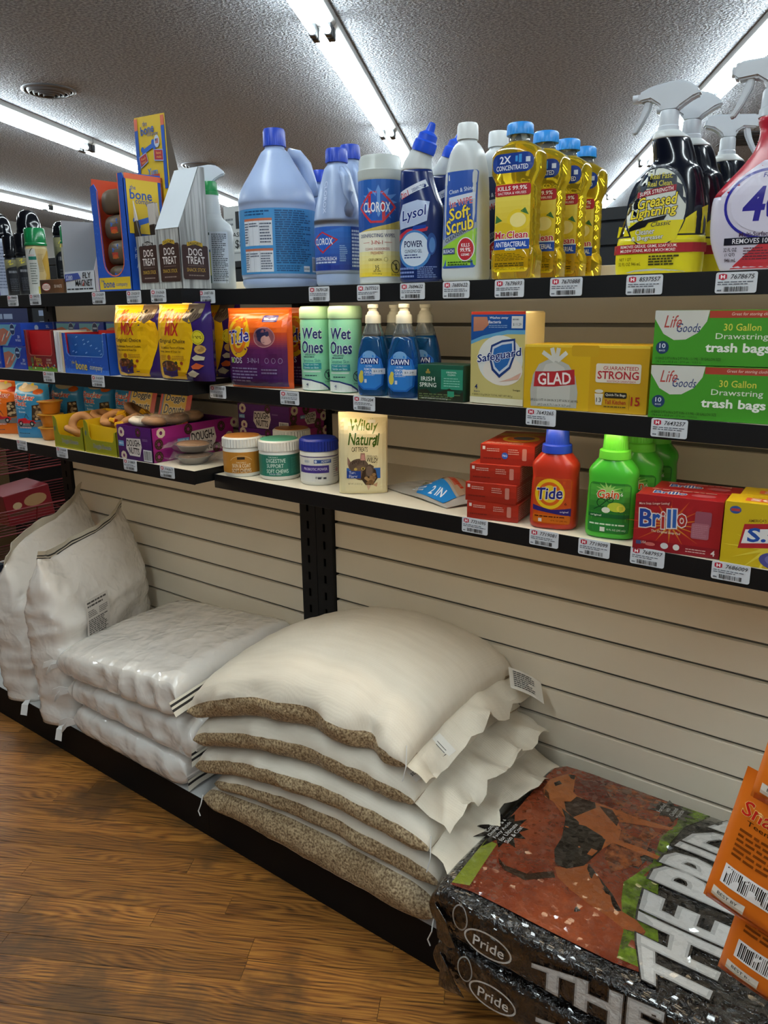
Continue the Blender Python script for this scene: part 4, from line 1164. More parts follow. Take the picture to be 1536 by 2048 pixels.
# toilet bowl cleaners
NAVY = mat('navy_bottle', '#16275c', .22)
def duck(label, x, y, rz):
    t = thing('toilet_cleaner', label, 'toilet cleaner', (x, y, TZ), rz, 'navy toilet cleaner bottles with angled necks')
    S = smooth_secs([(0, .036, .022, 2.8, 0, 0), (.004, .041, .027, 2.8, 0, 0), (.02, .042, .028, 2.8, 0, 0), (.09, .042, .028, 2.8, 0, 0), (.13, .042, .028, 2.7, 0, 0), (.16, .036, .026, 2.5, -.005, 0), (.185, .032, .024, 2.3, -.0095, 0), (.205, .029, .022, 2.2, -.0115, 0)], 3)
    obj('bottle_body', body(S, 44), NAVY, t, smooth=True)
    NK = [(.205, .029, .022, 2.2, -.0115, 0, 0.), (.217, .026, .021, 2.1, -.009, 0, .18), (.232, .021, .019, 2, -.003, 0, .36), (.240, .019, .018, 2, .0005, 0, .40)]
    obj('neck', body(smooth_secs(NK, 3), 44), OFFW, t, smooth=True)
    M = Matrix.Translation((.001, 0, .238)) @ Matrix.Rotation(.36, 4, 'Y')
    bm = lathe([(.021, -.002), (.0215, .004), (.0205, .017), (.0175, .020), (.0168, .030), (.013, .033), (.0085, .036), (.0062, .050), (.004, .052)], 28)
    bmesh.ops.transform(bm, matrix=M, verts=bm.verts)
    obj('cap', bm, mat('cap_royal', '#1b49c0', .3), t, smooth=True, angle=35)
    p = Print()
    p.poly([(-.041, .150), (-.036, .166), (.012, .186), (.018, .174)], '#c9cfdb')
    p.text('2in1', -.026, .161, .016, .011, '#b02538', .03, .1, .38); p.text('DISINFECTION', .001, .172, .026, .006, '#2a3a78', .02, 0, .38)
    p.poly([(-.036, .098), (-.038, .118), (-.03, .143), (0, .150), (.022, .146), (.018, .112), (-.006, .104)], '#aab9d6')
    p.text('Lysol', -.007, .124, .047, .024, '#1c2c72', .03, .25, .22, '#d6deec', .04)
    p.poly([(-.038, .078), (-.022, .088), (.018, .094), (.020, .101), (-.02, .098), (-.038, .088)], '#b03040'); p.poly([(-.010, .096), (.016, .099), (.016, .105), (-.008, .103)], '#1f3f94')
    p.ell(-.006, .060, .032, .036, '#3f77b4'); p.ell(-.006, .061, .028, .031, '#c2d0e0')
    p.text('POWER', -.008, .071, .036, .012, '#1b2450', .04); p.text('CLINGING GEL', -.008, .058, .034, .006, '#1b2450', .02)
    p.small(-.026, .044, .012, .053, 2, '#3a4878', 2)
    p.ell(.026, .07, .008, .020, '#2a4c8c'); p.ell(.027, .068, .005, .014, '#4f7cb8')
    p.small(-.036, .008, -.006, .030, 3, '#6f83b8', 3); p.small(.0, .008, .036, .030, 6, '#6f83b8', 4)
    p.build('front_label', face_secs(S), t, m=INK_GLOSS, cutu=.008, cutv=.01)
    return t
d0 = duck('navy toilet bowl cleaner with angled blue nozzle, the front one', -.872, -.316, math.radians(16))
d0.scale = (1, 1, .955)
dup(d0, (-.868, -.225, TZ), 'navy toilet bowl cleaner with angled blue nozzle, behind the front one')
# scrub cleanser
def scrub(label, x, y, rz, col):
    t = thing('scrub_bottle', label, 'scrub cleanser', (x, y, TZ), rz, 'scrub cleanser bottles')
    S = smooth_secs([(0, .036, .024, 3.4, 0, 0), (.004, .040, .028, 3.6, 0, 0), (.02, .041, .029, 3.8, 0, 0), (.10, .039, .028, 3.6, 0, 0), (.165, .037, .027, 3.4, 0, 0), (.19, .0345, .026, 3, 0, 0), (.212, .030, .024, 2.6, 0, 0), (.226, .022, .02, 2.2, 0, 0), (.231, .0165, .0165, 2, 0, 0), (.238, .016, .016, 2, 0, 0)], 3)
    obj('bottle_body', body(S, 44), OFFW, t, smooth=True)
    cap(t, .0185, .234, .2605, mat('cap_white', '#d4d8d8', .35))
    p = Print()
    a, b_ = ('#2a4f9e', '#8fbf3a') if col == 0 else ('#1c2a4e', '#8a2a30')
    p.rect(-.033, .022, .033, .182, a, .004); p.poly([(-.034, .026), (-.034, .062), (.034, .092), (.034, .026)], b_ if col == 0 else '#22304f')
    p.poly([(-.034, .058), (.034, .088), (.034, .098), (-.034, .070)], '#8e98a4')
    p.poly([(-.02, .140), (.03, .146), (.03, .136), (-.02, .128)], '#c8d0dc'); p.text('Clean & Shine', .004, .151, .048, .007, '#d8dfea', .01, 0, .1)
    p.text('1st WIPE', .004, .131, .044, .011, '#b8303c', .03, 0, .12, '#e4e8ee', .03)
    if col == 0:
        p.text('Soft', .002, .114, .042, .021, '#e8cf3a', .04, .1, .16, '#22306e', .05); p.text('Scrub', .002, .094, .054, .024, '#e8cf3a', .04, .1, .16, '#22306e', .05)
    p.text('CLEANSER', -.006, .076, .044, .006, '#1e2a4a', .02, 0, .4)
    p.ell(.015, .053, .0165, .020, '#d9dde0'); p.ell(.015, .053, .015, .0185, '#b0242e'); p.text('KILLS', .015, .060, .016, .006, '#eeeeee', .03); p.text('99.9%', .015, .052, .020, .007, '#eeeeee', .03); p.text('GERMS', .015, .044, .016, .004, '#eeeeee', .02)
    p.rect(-.032, .046, -.006, .056, '#33427a'); p.text('BLEACH', -.019, .051, .022, .006, '#dfe4ec', .02)
    p.small(-.02, .026, .03, .034, 2, '#2a4a1a', 4)
    p.build('front_label', face_secs(S), t, m=INK_CARD, cutu=.008, cutv=.02)
    return t
scrub('white scrub cleanser bottle with blue and green label, the front one', -.777, -.316, math.radians(2), 0)
scrub('white scrub cleanser bottle with dark label, half hidden behind the front one', -.768, -.225, math.radians(2), 1)
# yellow multi-surface cleaners
YEL = mat('yellow_cleaner', (.93, .66, .03), .07, trans=.82, ior=1.36)
CLR = mat('clear_bottle_neck', '#a9aca8', .1, trans=.75, ior=1.3)
def cleaner(label, x, y, rz):
    t = thing('yellow_cleaner', label, 'cleaner bottle', (x, y, TZ), rz, 'yellow antibacterial cleaner bottles')
    rows = [(0, .036, .023, 3.6), (.003, .040, .027, 3.8), (.036, .041, .028, 4), (.048, .040, .027, 4), (.052, .037, .025, 4)]
    z = .056
    while z < .148: rows += [(z, .0362, .0245, 4), (z + .008, .0352, .0238, 4), (z + .014, .0362, .0245, 4)]; z += .0182
    rows += [(.166, .038, .0262, 4), (.176, .043, .0285, 4), (.204, .043, .0285, 3.8), (.214, .038, .027, 3.2), (.222, .026, .022, 2.4), (.2265, .0185, .0185, 2)]
    obj('bottle_body', body(rows, 48), YEL, t, smooth=True)
    obj('neck', lathe([(.0185, .2265), (.0165, .229), (.0165, .240)], 32), CLR, t, smooth=True)
    cap(t, .0222, .2375, .2565, mat('cap_sky', '#2a86d2', .35), ribs=28)
    R = [(0, .041, .028, 4), (.05, .0375, .0258, 4), (.15, .0375, .0258, 4), (.168, .0375, .0262, 4), (.176, .043, .0285, 4), (.2, .043, .0285, 4)]
    p = Print()
    p.rect(-.0315, .012, .0315, .158, '#d9b81a', .006)
    p.grad(-.0315, .064, .0315, .140, '#c9a81c', '#e0cd58', 8)
    p.ell(.012, .098, .02, .018, '#d8bd2e'); p.ell(-.014, .082, .018, .013, '#cdb02a'); p.poly([(.016, .112), (.030, .106), (.024, .118)], '#3f6f3a'); p.poly([(-.030, .094), (-.016, .098), (-.028, .108)], '#3f6f3a')
    p.ell(.012, .098, .014, .012, '#ead98a')
    p.rect(-.0315, .138, .0315, .157, '#a82c34', .004); p.text('KILLS 99.9%', .0, .1505, .052, .007, '#f0e8e4', .035); p.text('BACTERIA & VIRUSES', 0, .1425, .050, .0042, '#e8d8d4', .02)
    p.rect(-.0315, .064, .0315, .068, '#c8d4e4'); p.text('Mr.Clean', .0, .074, .058, .012, '#b4242c', .05, 0, 0, '#f0f0ec', .06)
    p.rect(-.0315, .050, .0315, .066, '#22489c'); p.text('ANTIBACTERIAL', 0, .0585, .056, .0085, '#e6ebf4', .03)
    p.rect(-.010, .0475, .010, .0525, '#dfe6da', .0025); p.text('LEMON', 0, .050, .014, .003, '#2f4a3a', .02)
    p.small(-.028, .031, .026, .044, 5, '#4a4416', 2, .4); p.small(-.028, .021, .026, .028, 2, '#4a4416', 3); p.text('NET CONTENTS 1 PT (23 FL OZ) 680 mL', 0, .0165, .054, .0035, '#4a4416', .01)
    p.build('front_label', face_secs(R), t, m=INK_GLOSS, cutu=.009, cutv=.009)
    p = Print(); p.rect(-.036, .175, .036, .206, '#213c86', .012); p.text('2X', -.012, .196, .02, .012, '#e4e9f2', .04); p.text('CONCENTRATED', 0, .183, .056, .008, '#e4e9f2', .03)
    p.rect(.006, .192, .010, .201, '#3f8fd0'); p.rect(.012, .190, .017, .203, '#3f8fd0'); p.rect(.024, .190, .031, .198, '#c8d0dc')
    p.build('neck_label', face_secs(R), t, m=INK_GLOSS, cutu=.009, cutv=.009)
    return t
c0 = cleaner('yellow antibacterial cleaner bottle, front of the row of four', -.672, -.322, math.radians(4))
c0.scale = (1, 1, .955)
for (x, y), nm in zip(((-.668, -.236), (-.667, -.150), (-.672, -.065)), ('second from the front', 'third from the front', 'last and closest to the wall')):
    dup(c0, (x, y, TZ), 'yellow antibacterial cleaner bottle, %s in the row of four' % nm)
# black and yellow degreaser
GLB = mat('degreaser_black', '#0a0f1c', .14, coat=.3)
GLY = mat('degreaser_yellow', '#d6c81c', .3)
def degreaser(label, x, y, rz, kind='swan', flip=1):
    t = thing('degreaser_bottle', label, 'spray bottle', (x, y, TZ), rz, 'black and yellow degreaser sprays')
    S = [(0, .058, .026, 2.6, .0, 0), (.003, .063, .031, 2.7, .0, 0), (.04, .064, .032, 2.7, .0, 0), (.07, .061, .032, 2.6, .003, 0), (.10, .055, .0315, 2.5, .0065, 0), (.125, .048, .031, 2.4, .010, 0), (.150, .040, .030, 2.3, .0115, 0), (.158, .034, .028, 2.2, .0125, 0), (.166, .0305, .027, 2.1, .012, 0), (.182, .029, .026, 2, .009, 0), (.197, .0265, .024, 2, .005, 0), (.205, .021, .021, 2, .001, 0), (.209, .0175, .0175, 2, 0, 0)]
    S = smooth_secs(S, 4)
    iy = [s for s in S if s[0] <= .0601]; k = len(iy)
    obj('bottle_body', body(S[k - 1:], 48), GLB, t, smooth=True)
    obj('lower_body', body(S[:k], 48), GLY, t, smooth=True, label='yellow lower half of the bottle')
    obj('white_neck', body([(s[0] + .0002, s[1] + .0006, s[2] + .0006, *s[3:]) for s in S if s[0] >= .196], 48), OFFW, t, smooth=True)
    fs = face_secs(S)
    p = Print()
    p.poly([(-.064, .058), (-.062, .075), (-.02, .062), (.02, .068), (.064, .092), (.064, .058)], '#d6c81c')
    p.poly([(.0, .0605), (.03, .074), (.064, .100), (.064, .0605)], '#cfc020')
    p.ell(-.006, .098, .046, .062, '#1c2230', 36); p.ell(-.006, .096, .043, .058, '#c9cdc4', 36); p.poly([(-.047, .10), (-.04, .133), (-.02, .152), (.004, .155), (.026, .142), (.037, .118), (.036, .1), (.02, .122), (-.02, .126)], '#39404a')
    p.poly([(-.046, .078), (.036, .078), (.026, .05), (-.006, .039), (-.036, .05)], '#d3c624')
    p.text('Real Fast.', .000, .1425, .032, .008, '#c9bd4a', .02); p.text('Real Clean.', -.001, .132, .036, .008, '#c9bd4a', .02)
    p.poly([(-.034, .113), (.022, .120), (.022, .129), (-.034, .122)], '#8e2432'); p.text('SUPER STRENGTH', -.006, .121, .048, .006, '#e6dcd8', .02, .1, .12)
    p.text('Greased', -.004, .107, .056, .017, '#ddc93a', .05, .2, .1, '#17181c', .06); p.text('Lightning', -.008, .090, .066, .018, '#ddc93a', .05, .2, .1, '#17181c', .06)
    p.poly([(-.042, .070), (-.03, .078), (.012, .086), (.008, .079), (-.014, .076), (-.018, .070), (-.042, .064)], '#17181c')
    p.text('Classic', .004, .074, .028, .007, '#3a3c44', .01, .3, .08)
    p.text('Cleaner', -.018, .063, .028, .009, '#e4e2cc', .03, 0, .05, '#3a3a2a', .05); p.text('& Degreaser', -.014, .053, .046, .009, '#e4e2cc', .03, 0, .05, '#3a3a2a', .05)
    p.rect(-.066, .031, .066, .045, '#a3262e')
    p.text('REMOVES GREASE, GRIME, SOAP SCUM,', -.012, .0412, .082, .005, '#eee2dc', .015); p.text('MILDEW STAINS, MUD & MUCH MORE!', -.013, .0350, .080, .005, '#eee2dc', .015)
    p.text('NET 1 QT', -.045, .0225, .018, .005, '#3c3a18', .0); p.text('32 FL OZ 946 mL', -.038, .0155, .034, .005, '#3c3a18', .0)
    p.small(-.01, .012, .034, .028, 4, '#3c3a18', 4, .6)
    p.poly([(-.05, .001), (-.03, .006), (.0, .008), (.03, .005), (.05, .001)], '#c8ccd0')
    p.build('front_label', fs, t, m=INK_GLOSS, cutu=.01, cutv=.012)
    trigger(t, .209, TRIGW, .92, flip, kind)
    return t
g0 = degreaser('black and yellow degreaser spray with white trigger, the front one', -.430, -.316, math.radians(10))
g0.scale = (1, 1, .965)
dup(g0, (-.423, -.232, TZ), 'black and yellow degreaser spray, right behind the front one')
g2 = degreaser('dark spray bottle with a flat clear trigger, farthest back behind the red bottle', -.402, -.105, math.radians(25), 'flat', -1)
g2.scale = (.9, .9, .93)
# red and white multi-surface spray
RED = mat('spray_red', '#a81c30', .25); LAV = mat('spray_white', '#c9c4d4', .25)
t = thing('red_spray_bottle', 'red and white multi-surface spray with white trigger at the right edge', 'spray bottle', (-.285, -.322, TZ), math.radians(10))
S = smooth_secs([(0, .050, .024, 2.6, .004, 0), (.004, .056, .030, 2.8, .004, 0), (.04, .066, .033, 2.8, .0, 0), (.075, .069, .034, 2.7, 0, 0), (.10, .068, .034, 2.6, .001, 0), (.118, .058, .033, 2.5, .004, 0), (.14, .042, .031, 2.3, .008, 0), (.16, .029, .027, 2.2, .009, 0), (.182, .0215, .022, 2, .006, 0), (.196, .023, .023, 2, .004, 0), (.204, .019, .019, 2, .003, 0)], 4)
kk = len([q for q in S if q[0] <= .1001])
obj('bottle_body', body(S[kk - 1:], 48), RED, t, smooth=True); obj('lower_body', body(S[:kk], 48), LAV, t, smooth=True, label='pale lower half of the bottle')

p = Print()
p.poly([(-.055, .09), (-.055, .101), (-.034, .122), (-.004, .142), (.03, .142), (.056, .1), (.056, .09)], '#cdc9d8')
p.poly([(-.036, .002), (-.016, .022), (.03, .060), (.060, .074), (.056, .002)], '#b8363f')
p.ring(.006, .086, .056, .046, .0035, '#2b2a8c', 40, .35, 2 * PI - .15); p.ell(.006, .086, .047, .037, '#cfcbdc')
p.text('409', .016, .086, .082, .046, '#2b2488', .05, .12)
p.text('Formula', .012, .1235, .03, .006, '#2b2a8c', .01, .2, .05)
p.text('Multi-Surface Cleaner', .006, .0475, .066, .006, '#3a2440', .02)
p.rect(-.046, .034, .066, .0435, '#1c1d2a'); p.text('REMOVES 100% OF GREASE', .014, .0388, .098, .0065, '#e4e2ea', .02)
p.text('32 FL OZ', -.037, .028, .017, .005, '#2c2430'); p.text('(1 QT)', -.037, .021, .013, .005, '#2c2430'); p.text('946 mL', -.036, .014, .015, .005, '#2c2430')
p.small(-.02, .013, .016, .031, 5, '#5a3440', 2, .35); p.small(.024, .013, .05, .031, 5, '#5a2430', 3, .35)
p.build('front_label', face_secs(S), t, m=INK_GLOSS, cutu=.01, cutv=.01)
trigger(t, .203, TRIGW, 1.0, 1, 'flat', rc=.020)
t2 = dup(t, (-.262, -.235, TZ), 'red and white multi-surface spray, second one behind, at the right edge')

# ================================================================ top shelf, left bay
def spray_can(label, x, y, r, h, mcap, hc, art, rz=None, dome=False, group='spray cans on the top left shelf'):
    t = thing('spray_can', label, 'spray can', (x, y, TLZ), at_facing(x, y) if rz is None else rz, group)
    hb = h - hc
    obj('can_body', lathe([(r * .96, 0), (r, .002), (r, hb - .006), (r * .94, hb), (r * .9, hb + .002)], 32), art[0], t, smooth=True, angle=40)
    if dome:
        prof = [(r * .95, hb), (r * 1.0, hb + .004), (r * 1.0, hb + hc * .25), (r * .96, hb + hc * .3), (r * .95, hb + hc * .5), (r * .82, hb + hc * .78), (r * .6, hb + hc * .94), (r * .3, h), (.0005, h)]
    else: prof = [(r * .98, hb), (r * 1.06, hb + .001), (r * 1.06, hb + .006), (r * .99, hb + .008), (r * .97, h - .003), (r * .9, h), (.0005, h - .001)]
    obj('cap', lathe(prof, 32, cap1=False), mcap, t, smooth=True, angle=40)
    p = Print(); art[1](p, r, hb); p.build('can_print', face_cyl(r), t, m=INK_CARD, cutu=.006)
    return t
KCAP = mat('cap_black_gloss', '#090c12', .12); GCAP = mat('cap_green_gloss', '#0d6a3a', .2)
CANK = mat('can_dark', '#181b22', .3); CANY = mat('can_cream', '#b9a878', .3); CANW = mat('can_pale', '#a7b0bd', .3)
def art_black(p, r, h):
    p.grad(-.07, h * .5, .07, h - .006, '#3c3c30', '#8a8866', 6)
    p.poly([(-.07, h * .5), (-.02, h * .72), (.02, h * .8), (.07, h * .62), (.07, h * .3), (-.07, h * .3)], '#1c1f26')
    p.small(-r * .75, h * .57, r * .6, h * .66, 1, '#7c7f86', 8, .7)
    p.line([(-.018, h * .86), (-.010, h * .92), (-.014, h * .8), (-.004, h * .84)], .0022, '#c9b93a')
    p.small(-r * .7, h * .1, r * .8, h * .45, 7, '#5d626c', 3, .3)
def art_green(p, r, h):
    p.rect(-.08, 0, .08, h - .008, '#b59e70'); p.poly([(-.08, 0), (-.004, 0), (.002, h * .5), (-.004, h - .008), (-.08, h - .008)], '#b4b6b2')
    p.poly([(.004, 0), (.02, h * .4), (.012, h * .7), (.03, h - .012), (.08, h - .012), (.08, 0)], '#a8842c'); p.rect(-.005, .0, .03, h * .16, '#b5a942')
    p.rect(-.024, h * .71, -.002, h * .78, '#1c6a5c'); p.rect(-.024, h * .80, -.006, h * .807, '#b03030')
    p.line([(-.02, h * .83), (-.014, h * .93), (-.018, h * .88), (-.01, h * .95)], .0016, '#3a3a22'); p.small(-.022, h * .2, -.003, h * .66, 9, '#5a625c', 3, .35); p.small(.001, h * .46, .016, h * .84, 13, '#8a7650', 4, .4)
def art_pale(p, r, h):
    p.rect(-.08, 0, .08, h - .01, '#8e96ac'); p.small(-.02, .02, .03, h - .02, 14, '#5e677e', 3, .45); p.rect(-.08, 0, -.02, h * .4, '#27307c')
def art_tall(p, r, h): p.rect(-.08, h * .80, .08, h - .006, '#22305c'); p.small(-.02, .04, .02, h * .7, 10, '#3a4052', 3, .4)
spray_can('black insect spray can with tall black cap, leftmost of the small front pair', -2.235, -.374, .0262, .160, KCAP, .058, (CANK, art_black))
spray_can('black insect spray can with tall black cap, right of the small front pair', -2.172, -.374, .0262, .162, KCAP, .058, (CANK, art_black))
spray_can('tan spray can with glossy green cap, in front', -2.110, -.376, .0275, .172, GCAP, .046, (CANY, art_green))
spray_can('tan spray can with green cap, partly behind the fly trap box', -1.985, -.345, .0275, .172, GCAP, .046, (CANY, art_green))
spray_can('tall dark spray can with a domed black cap, behind the small front pair', -2.262, -.305, .0335, .236, KCAP, .075, (CANK, art_tall), dome=True)
spray_can('pale blue spray can with a domed black cap at the left edge of the frame', -2.372, -.335, .033, .232, KCAP, .07, (CANW, art_pale), dome=True)
spray_can('dark spray can with low black cap, behind the front green-capped can', -2.190, -.24, .031, .206, KCAP, .040, (CANK, art_black), dome=True)
spray_can('dark spray can with silver shoulder, between the two green-capped cans', -2.150, -.19, .031, .205, mat('cap_smoke', '#2a2d34', .15), .040, (CANK, art_black), dome=True)
spray_can('black can whose cap top shows above the fly trap box', -2.175, -.08, .03, .235, KCAP, .05, (CANK, art_tall))
# small brown wipes box
t = thing('waste_bag_box', 'small brown box with a red and white oval, lying before the cans', 'box', (-2.000, LY + .014, TLZ))
obj('carton', BB(-.058, .058, 0, .075, 0, .036, bev=.0008), mat('brown_carton', '#4a3220', .4), t)
p = Print(); p.grad(-.057, .001, .057, .035, '#3a2517', '#6b4526', 5, False); p.ell(-.028, .017, .021, .0105, '#d8d0c8'); p.ring(-.028, .017, .021, .0105, .0016, '#a8201e'); p.text('GOODOG', -.028, .017, .032, .009, '#a8201e', .03)
p.text('50 WASTE', .030, .018, .036, .008, '#d0c8c0', .02); p.build('carton_print', face_front(0, 0), t, m=INK_CARD)
# fly trap display box
def tri_box(name, parent, faces, m, th=.0012):
    """thin card walls given as quads/polygons of 3D points"""
    for nm, pts, mm in faces:
        bm = bmesh.new(); f = bm.faces.new([bm.verts.new(q) for q in pts]); bm.normal_update(); bmesh.ops.solidify(bm, geom=[f], thickness=th)
        obj(nm, bm, mm or m, parent)
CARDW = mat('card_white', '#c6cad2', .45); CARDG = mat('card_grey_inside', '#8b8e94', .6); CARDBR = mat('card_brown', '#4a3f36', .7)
t = thing('fly_trap_box', 'open white cardboard display box of fly traps, blue lettering', 'display box', (-1.872, LY + .018, TLZ))
w = .066; d = .10
tri_box('x', t, [('front_panel', [(-w, 0, 0), (w, 0, 0), (w, 0, .052), (-w, 0, .052)], None), ('back_panel', [(-w, d, 0), (w, d, 0), (w, d, .180), (-w, d, .180)], CARDG),
 ('side_panel', [(w, 0, 0), (w, d, 0), (w, d, .180), (w, .055, .172), (w, .02, .11), (w, 0, .052)], None), ('side_panel', [(-w, 0, 0), (-w, d, 0), (-w, d, .180), (-w, .004, .178)], CARDG), ('bottom_panel', [(-w, 0, .0005), (w, 0, .0005), (w, d, .0005), (-w, d, .0005)], None)], CARDW)
p = Print(); p.poly([(-w, .028), (.006, .034), (-.004, .048), (-w, .046)], '#3c4f9c'); p.text('S380', -.046, .037, .03, .012, '#d2d8e6', .02)
p.text('FLY', .034, .041, .036, .014, '#16171b', .04, .1); p.text('MAGNET', .018, .023, .076, .016, '#16171b', .04, .1); p.poly([(.012, .016), (.02, .03), (.016, .016)], '#c8402a'); p.small(-.06, .005, .06, .012, 1, '#2a2c34', 3)
p.build('box_print', face_front(0, -.0013), t, m=INK_CARD)
p = Print(); p.rect(-.06, .10, .01, .112, '#20285a'); p.poly([(0, .09), (.06, .10), (.06, .125), (.01, .118)], '#343a4c'); p.rect(-.06, .055, .062, .094, '#4a4e58'); p.text('FLY', .035, .082, .036, .014, '#16171b', .04); p.text('MAGNET', .01, .064, .07, .014, '#16171b', .03)
p.build('inner_print', lambda u, v, h: (u, d - .0015 - h, v + .0), t, m=INK_CARD)
# blue display of dog bones
DB = mat('display_blue', '#1f4fae', .4); DO = mat('display_orange', '#c8492a', .45)
t = thing('bone_display', 'tall blue and yellow cardboard display of packed dog bones with orange rim', 'display box', (-1.722, LY + .018, TLZ))
w = .0675; d = .105; H = .262
def arch_front():
    """front with a tall round-bottomed window"""
    out = [(-w, .0), (w, 0), (w, H - .01), (w - .004, H)]
    win = [(.046, H)] + [(.046 - .001, H - .06), (.044, .07)] + [(.004 + .040 * math.cos(a), .07 + .034 * math.sin(a) * 1.0) for a in [-k * PI / 8 for k in range(1, 8)]] + [(-.036, .07), (-.040, H - .03)]
    return out + win + [(-.052, H - .014), (-w, H - .02)]
bm = prism(arch_front(), 0, .0016); obj('front_panel', bm, DB, t)
tri_box('x', t, [('side_panel', [(w, 0, 0), (w, d, 0), (w, d, H + .004), (w, .012, H), (w, 0, H - .012)], DB), ('side_panel', [(-w, 0, 0), (-w, d, 0), (-w, d, H), (-w, .006, H)], DO), ('back_panel', [(-w, d, 0), (w, d, 0), (w, d, H + .01), (-w, d, H + .01)], DO), ('bottom_panel', [(-w, 0, .0005), (w, 0, .0005), (w, d, .0005), (-w, d, .0005)], DB)], DB)
p = Print(); p.line([(.0465, H)] + [(.0452, .07)] + [(.004 + .0412 * math.cos(a), .07 + .0352 * math.sin(a)) for a in [-k * PI / 10 for k in range(1, 10)]] + [(-.0375, .07), (-.0412, H - .03)], .003, '#d86a48')
p.rect(-w + .004, .004, w - .004, .032, '#d2b22a'); p.text('the', -.052, .025, .010, .006, '#234a96', .02); p.text('bone', -.024, .017, .046, .018, '#234a96', .04); p.text('company', .028, .013, .046, .009, '#2a4a8e', .02)
rnd = random.Random(4)
for k in range(22):
    a = rnd.uniform(0, 3); xx = rnd.choice((-1, 1)) * rnd.uniform(.05, .064); zz = rnd.uniform(.04, H - .02)
    p.line([(xx - .002 * math.cos(a), zz - .002 * math.sin(a)), (xx + .002 * math.cos(a), zz + .002 * math.sin(a))], .0009, '#4f86d2')
p.build('front_print', face_front(0, -.0001), t, m=INK_CARD)
p = Print(); p.rect(.006, .13, .095, H - .012, '#cfae2c'); p.rect(0.002, H - .012, d, H, '#d4603a'); p.text('the', .024, .232, .016, .010, '#28498e', .02); p.text('bone', .045, .217, .062, .022, '#234a96', .04); p.text('company', .058, .199, .060, .012, '#2a4a8e', .02)
def bone(p, cx, cy, s, col):
    p.line([(cx - s, cy - s * .3), (cx + s, cy + s * .3)], s * .5, col)
    for q in (-1, 1):
        for e in (-1, 1): p.ell(cx + q * s * 1.05 - e * s * .1, cy + q * s * .32 + e * s * .27, s * .32, s * .32, col, 14)
bone(p, .052, .160, .024, '#2a5cb8')
p.text('HAND MADE', .050, .094, .068, .010, '#b9cbe8', .02); p.text('FRESH BAKED', .052, .078, .074, .010, '#b9cbe8', .02); p.text('ALL NATURAL', .052, .056, .070, .010, '#b9cbe8', .02); p.text('DOG BONES', .050, .040, .058, .010, '#b9cbe8', .02); p.rect(.03, .012, .09, .024, '#16181c')
p.build('side_print', face_right(w + .0013, 0), t, m=INK_CARD)
BAG = mat('kraft_bone_pack', '#5c4e3f', .4, bump=(30, .5)); 
for k in range(4):
    z = .006 + k * .058
    o_ = thing('bone_pack', 'brown wrapped dog bone pack in the blue display, %s from the bottom' % ('first', 'second', 'third', 'fourth')[k], 'dog bone', (-1.722, LY + .018 + .046, TLZ + z), math.radians((3, -4, 2, 12)[k]), 'packed dog bones in the blue display')
    S = [(0, .044, .030, 3), (.008, .052, .036, 3), (.028, .054, .038, 3), (.046, .050, .035, 3), (.054, .036, .028, 3)]
    obj('wrapper', body(smooth_secs(S, 2), 32), BAG, o_, smooth=True)
    if k < 3:
        p = Print(); p.rect(-.013, .012, .017, .050, '#c8b43a', .004); bone(p, .003, .036, .010, '#2a5aa8'); p.rect(-.011, .014, .015, .026, '#b03a30'); p.ell(.002, .016, .011, .005, '#c8602a')
        p.build('sticker', face_secs(S), o_, m=INK_CARD, cutu=.01)
# header card of the bone display
t = thing('header_card', 'tall yellow and blue header card standing above the blue bone display', 'sign', (-1.694, -.286, TLZ + .2685), 0)
hw_, hh = .062, .140
tri_box('x', t, [('card_front', [(-hw_, 0, -.262), (hw_, 0, -.262), (hw_ - .004, 0, hh - .004), (-hw_ + .004, 0, hh)], mat('header_yellow', '#cfae2c', .4)),
    ('card_stand', [(hw_ - .001, .002, -.262), (hw_ + .01, .045, -.262), (hw_ + .008, .036, -.05), (hw_ - .004, .002, hh - .004)], CARDBR)], CARDBR)
p = Print(); g_ = .0
p.rect(-.0575, -.03, -.045, hh - .03, '#2252a8'); p.rect(.045, -.03, .0575, hh - .03, '#2252a8'); p.rect(-.0575, hh - .03, -.045, hh - .004, '#c8654a'); p.rect(.045, hh - .03, .0575, hh - .008, '#c8654a')
p.text('the', -.016, .122, .018, .010, '#2a4a8a', .01); p.text('bone', -.008, .108, .052, .020, '#234a9c', .04, .1, .08); p.text('company', .012, .094, .042, .008, '#2a4a8a', .01)
bone(p, -.008, .066, .020, '#2a5cb4')
p.ell(.026, .078, .010, .014, '#b8c4d4'); p.rect(.020, .073, .032, .084, '#a86a6a'); p.rect(.020, .079, .026, .084, '#34508c')
p.poly([(-.048, .050), (-.018, .058), (-.012, .036), (-.042, .024)], '#8fa3cc'); p.poly([(-.046, .048), (-.019, .056), (-.014, .038), (-.041, .027)], '#a52c34'); p.text('fresh', -.030, .045, .018, .006, '#d8a04a', .02, 0, .22); p.text('baked', -.029, .037, .018, .006, '#d8a04a', .02, 0, .22)
p.poly([(.012, .062), (.048, .058), (.048, .032), (.012, .036)], '#8fa3cc'); p.poly([(.014, .060), (.046, .056), (.046, .034), (.014, .038)], '#a52c34'); p.text('hand', .030, .052, .018, .006, '#d8a04a', .02, 0, -.1); p.text('made', .031, .043, .018, .006, '#d8a04a', .02, 0, -.1)
p.text('Yum', .002, .012, .040, .017, '#2f74c4', .03, .2); p.text('Run', .020, -.008, .034, .014, '#a8262a', .03, .1)
for k in range(3): p.rect(-.03 + .004 * k, -.012 + .004 * k, .0, -.0108 + .004 * k, '#8a3a24')
p.text('TASTY DOG BONES', .0, -.022, .07, .006, '#7a3a22', .01)
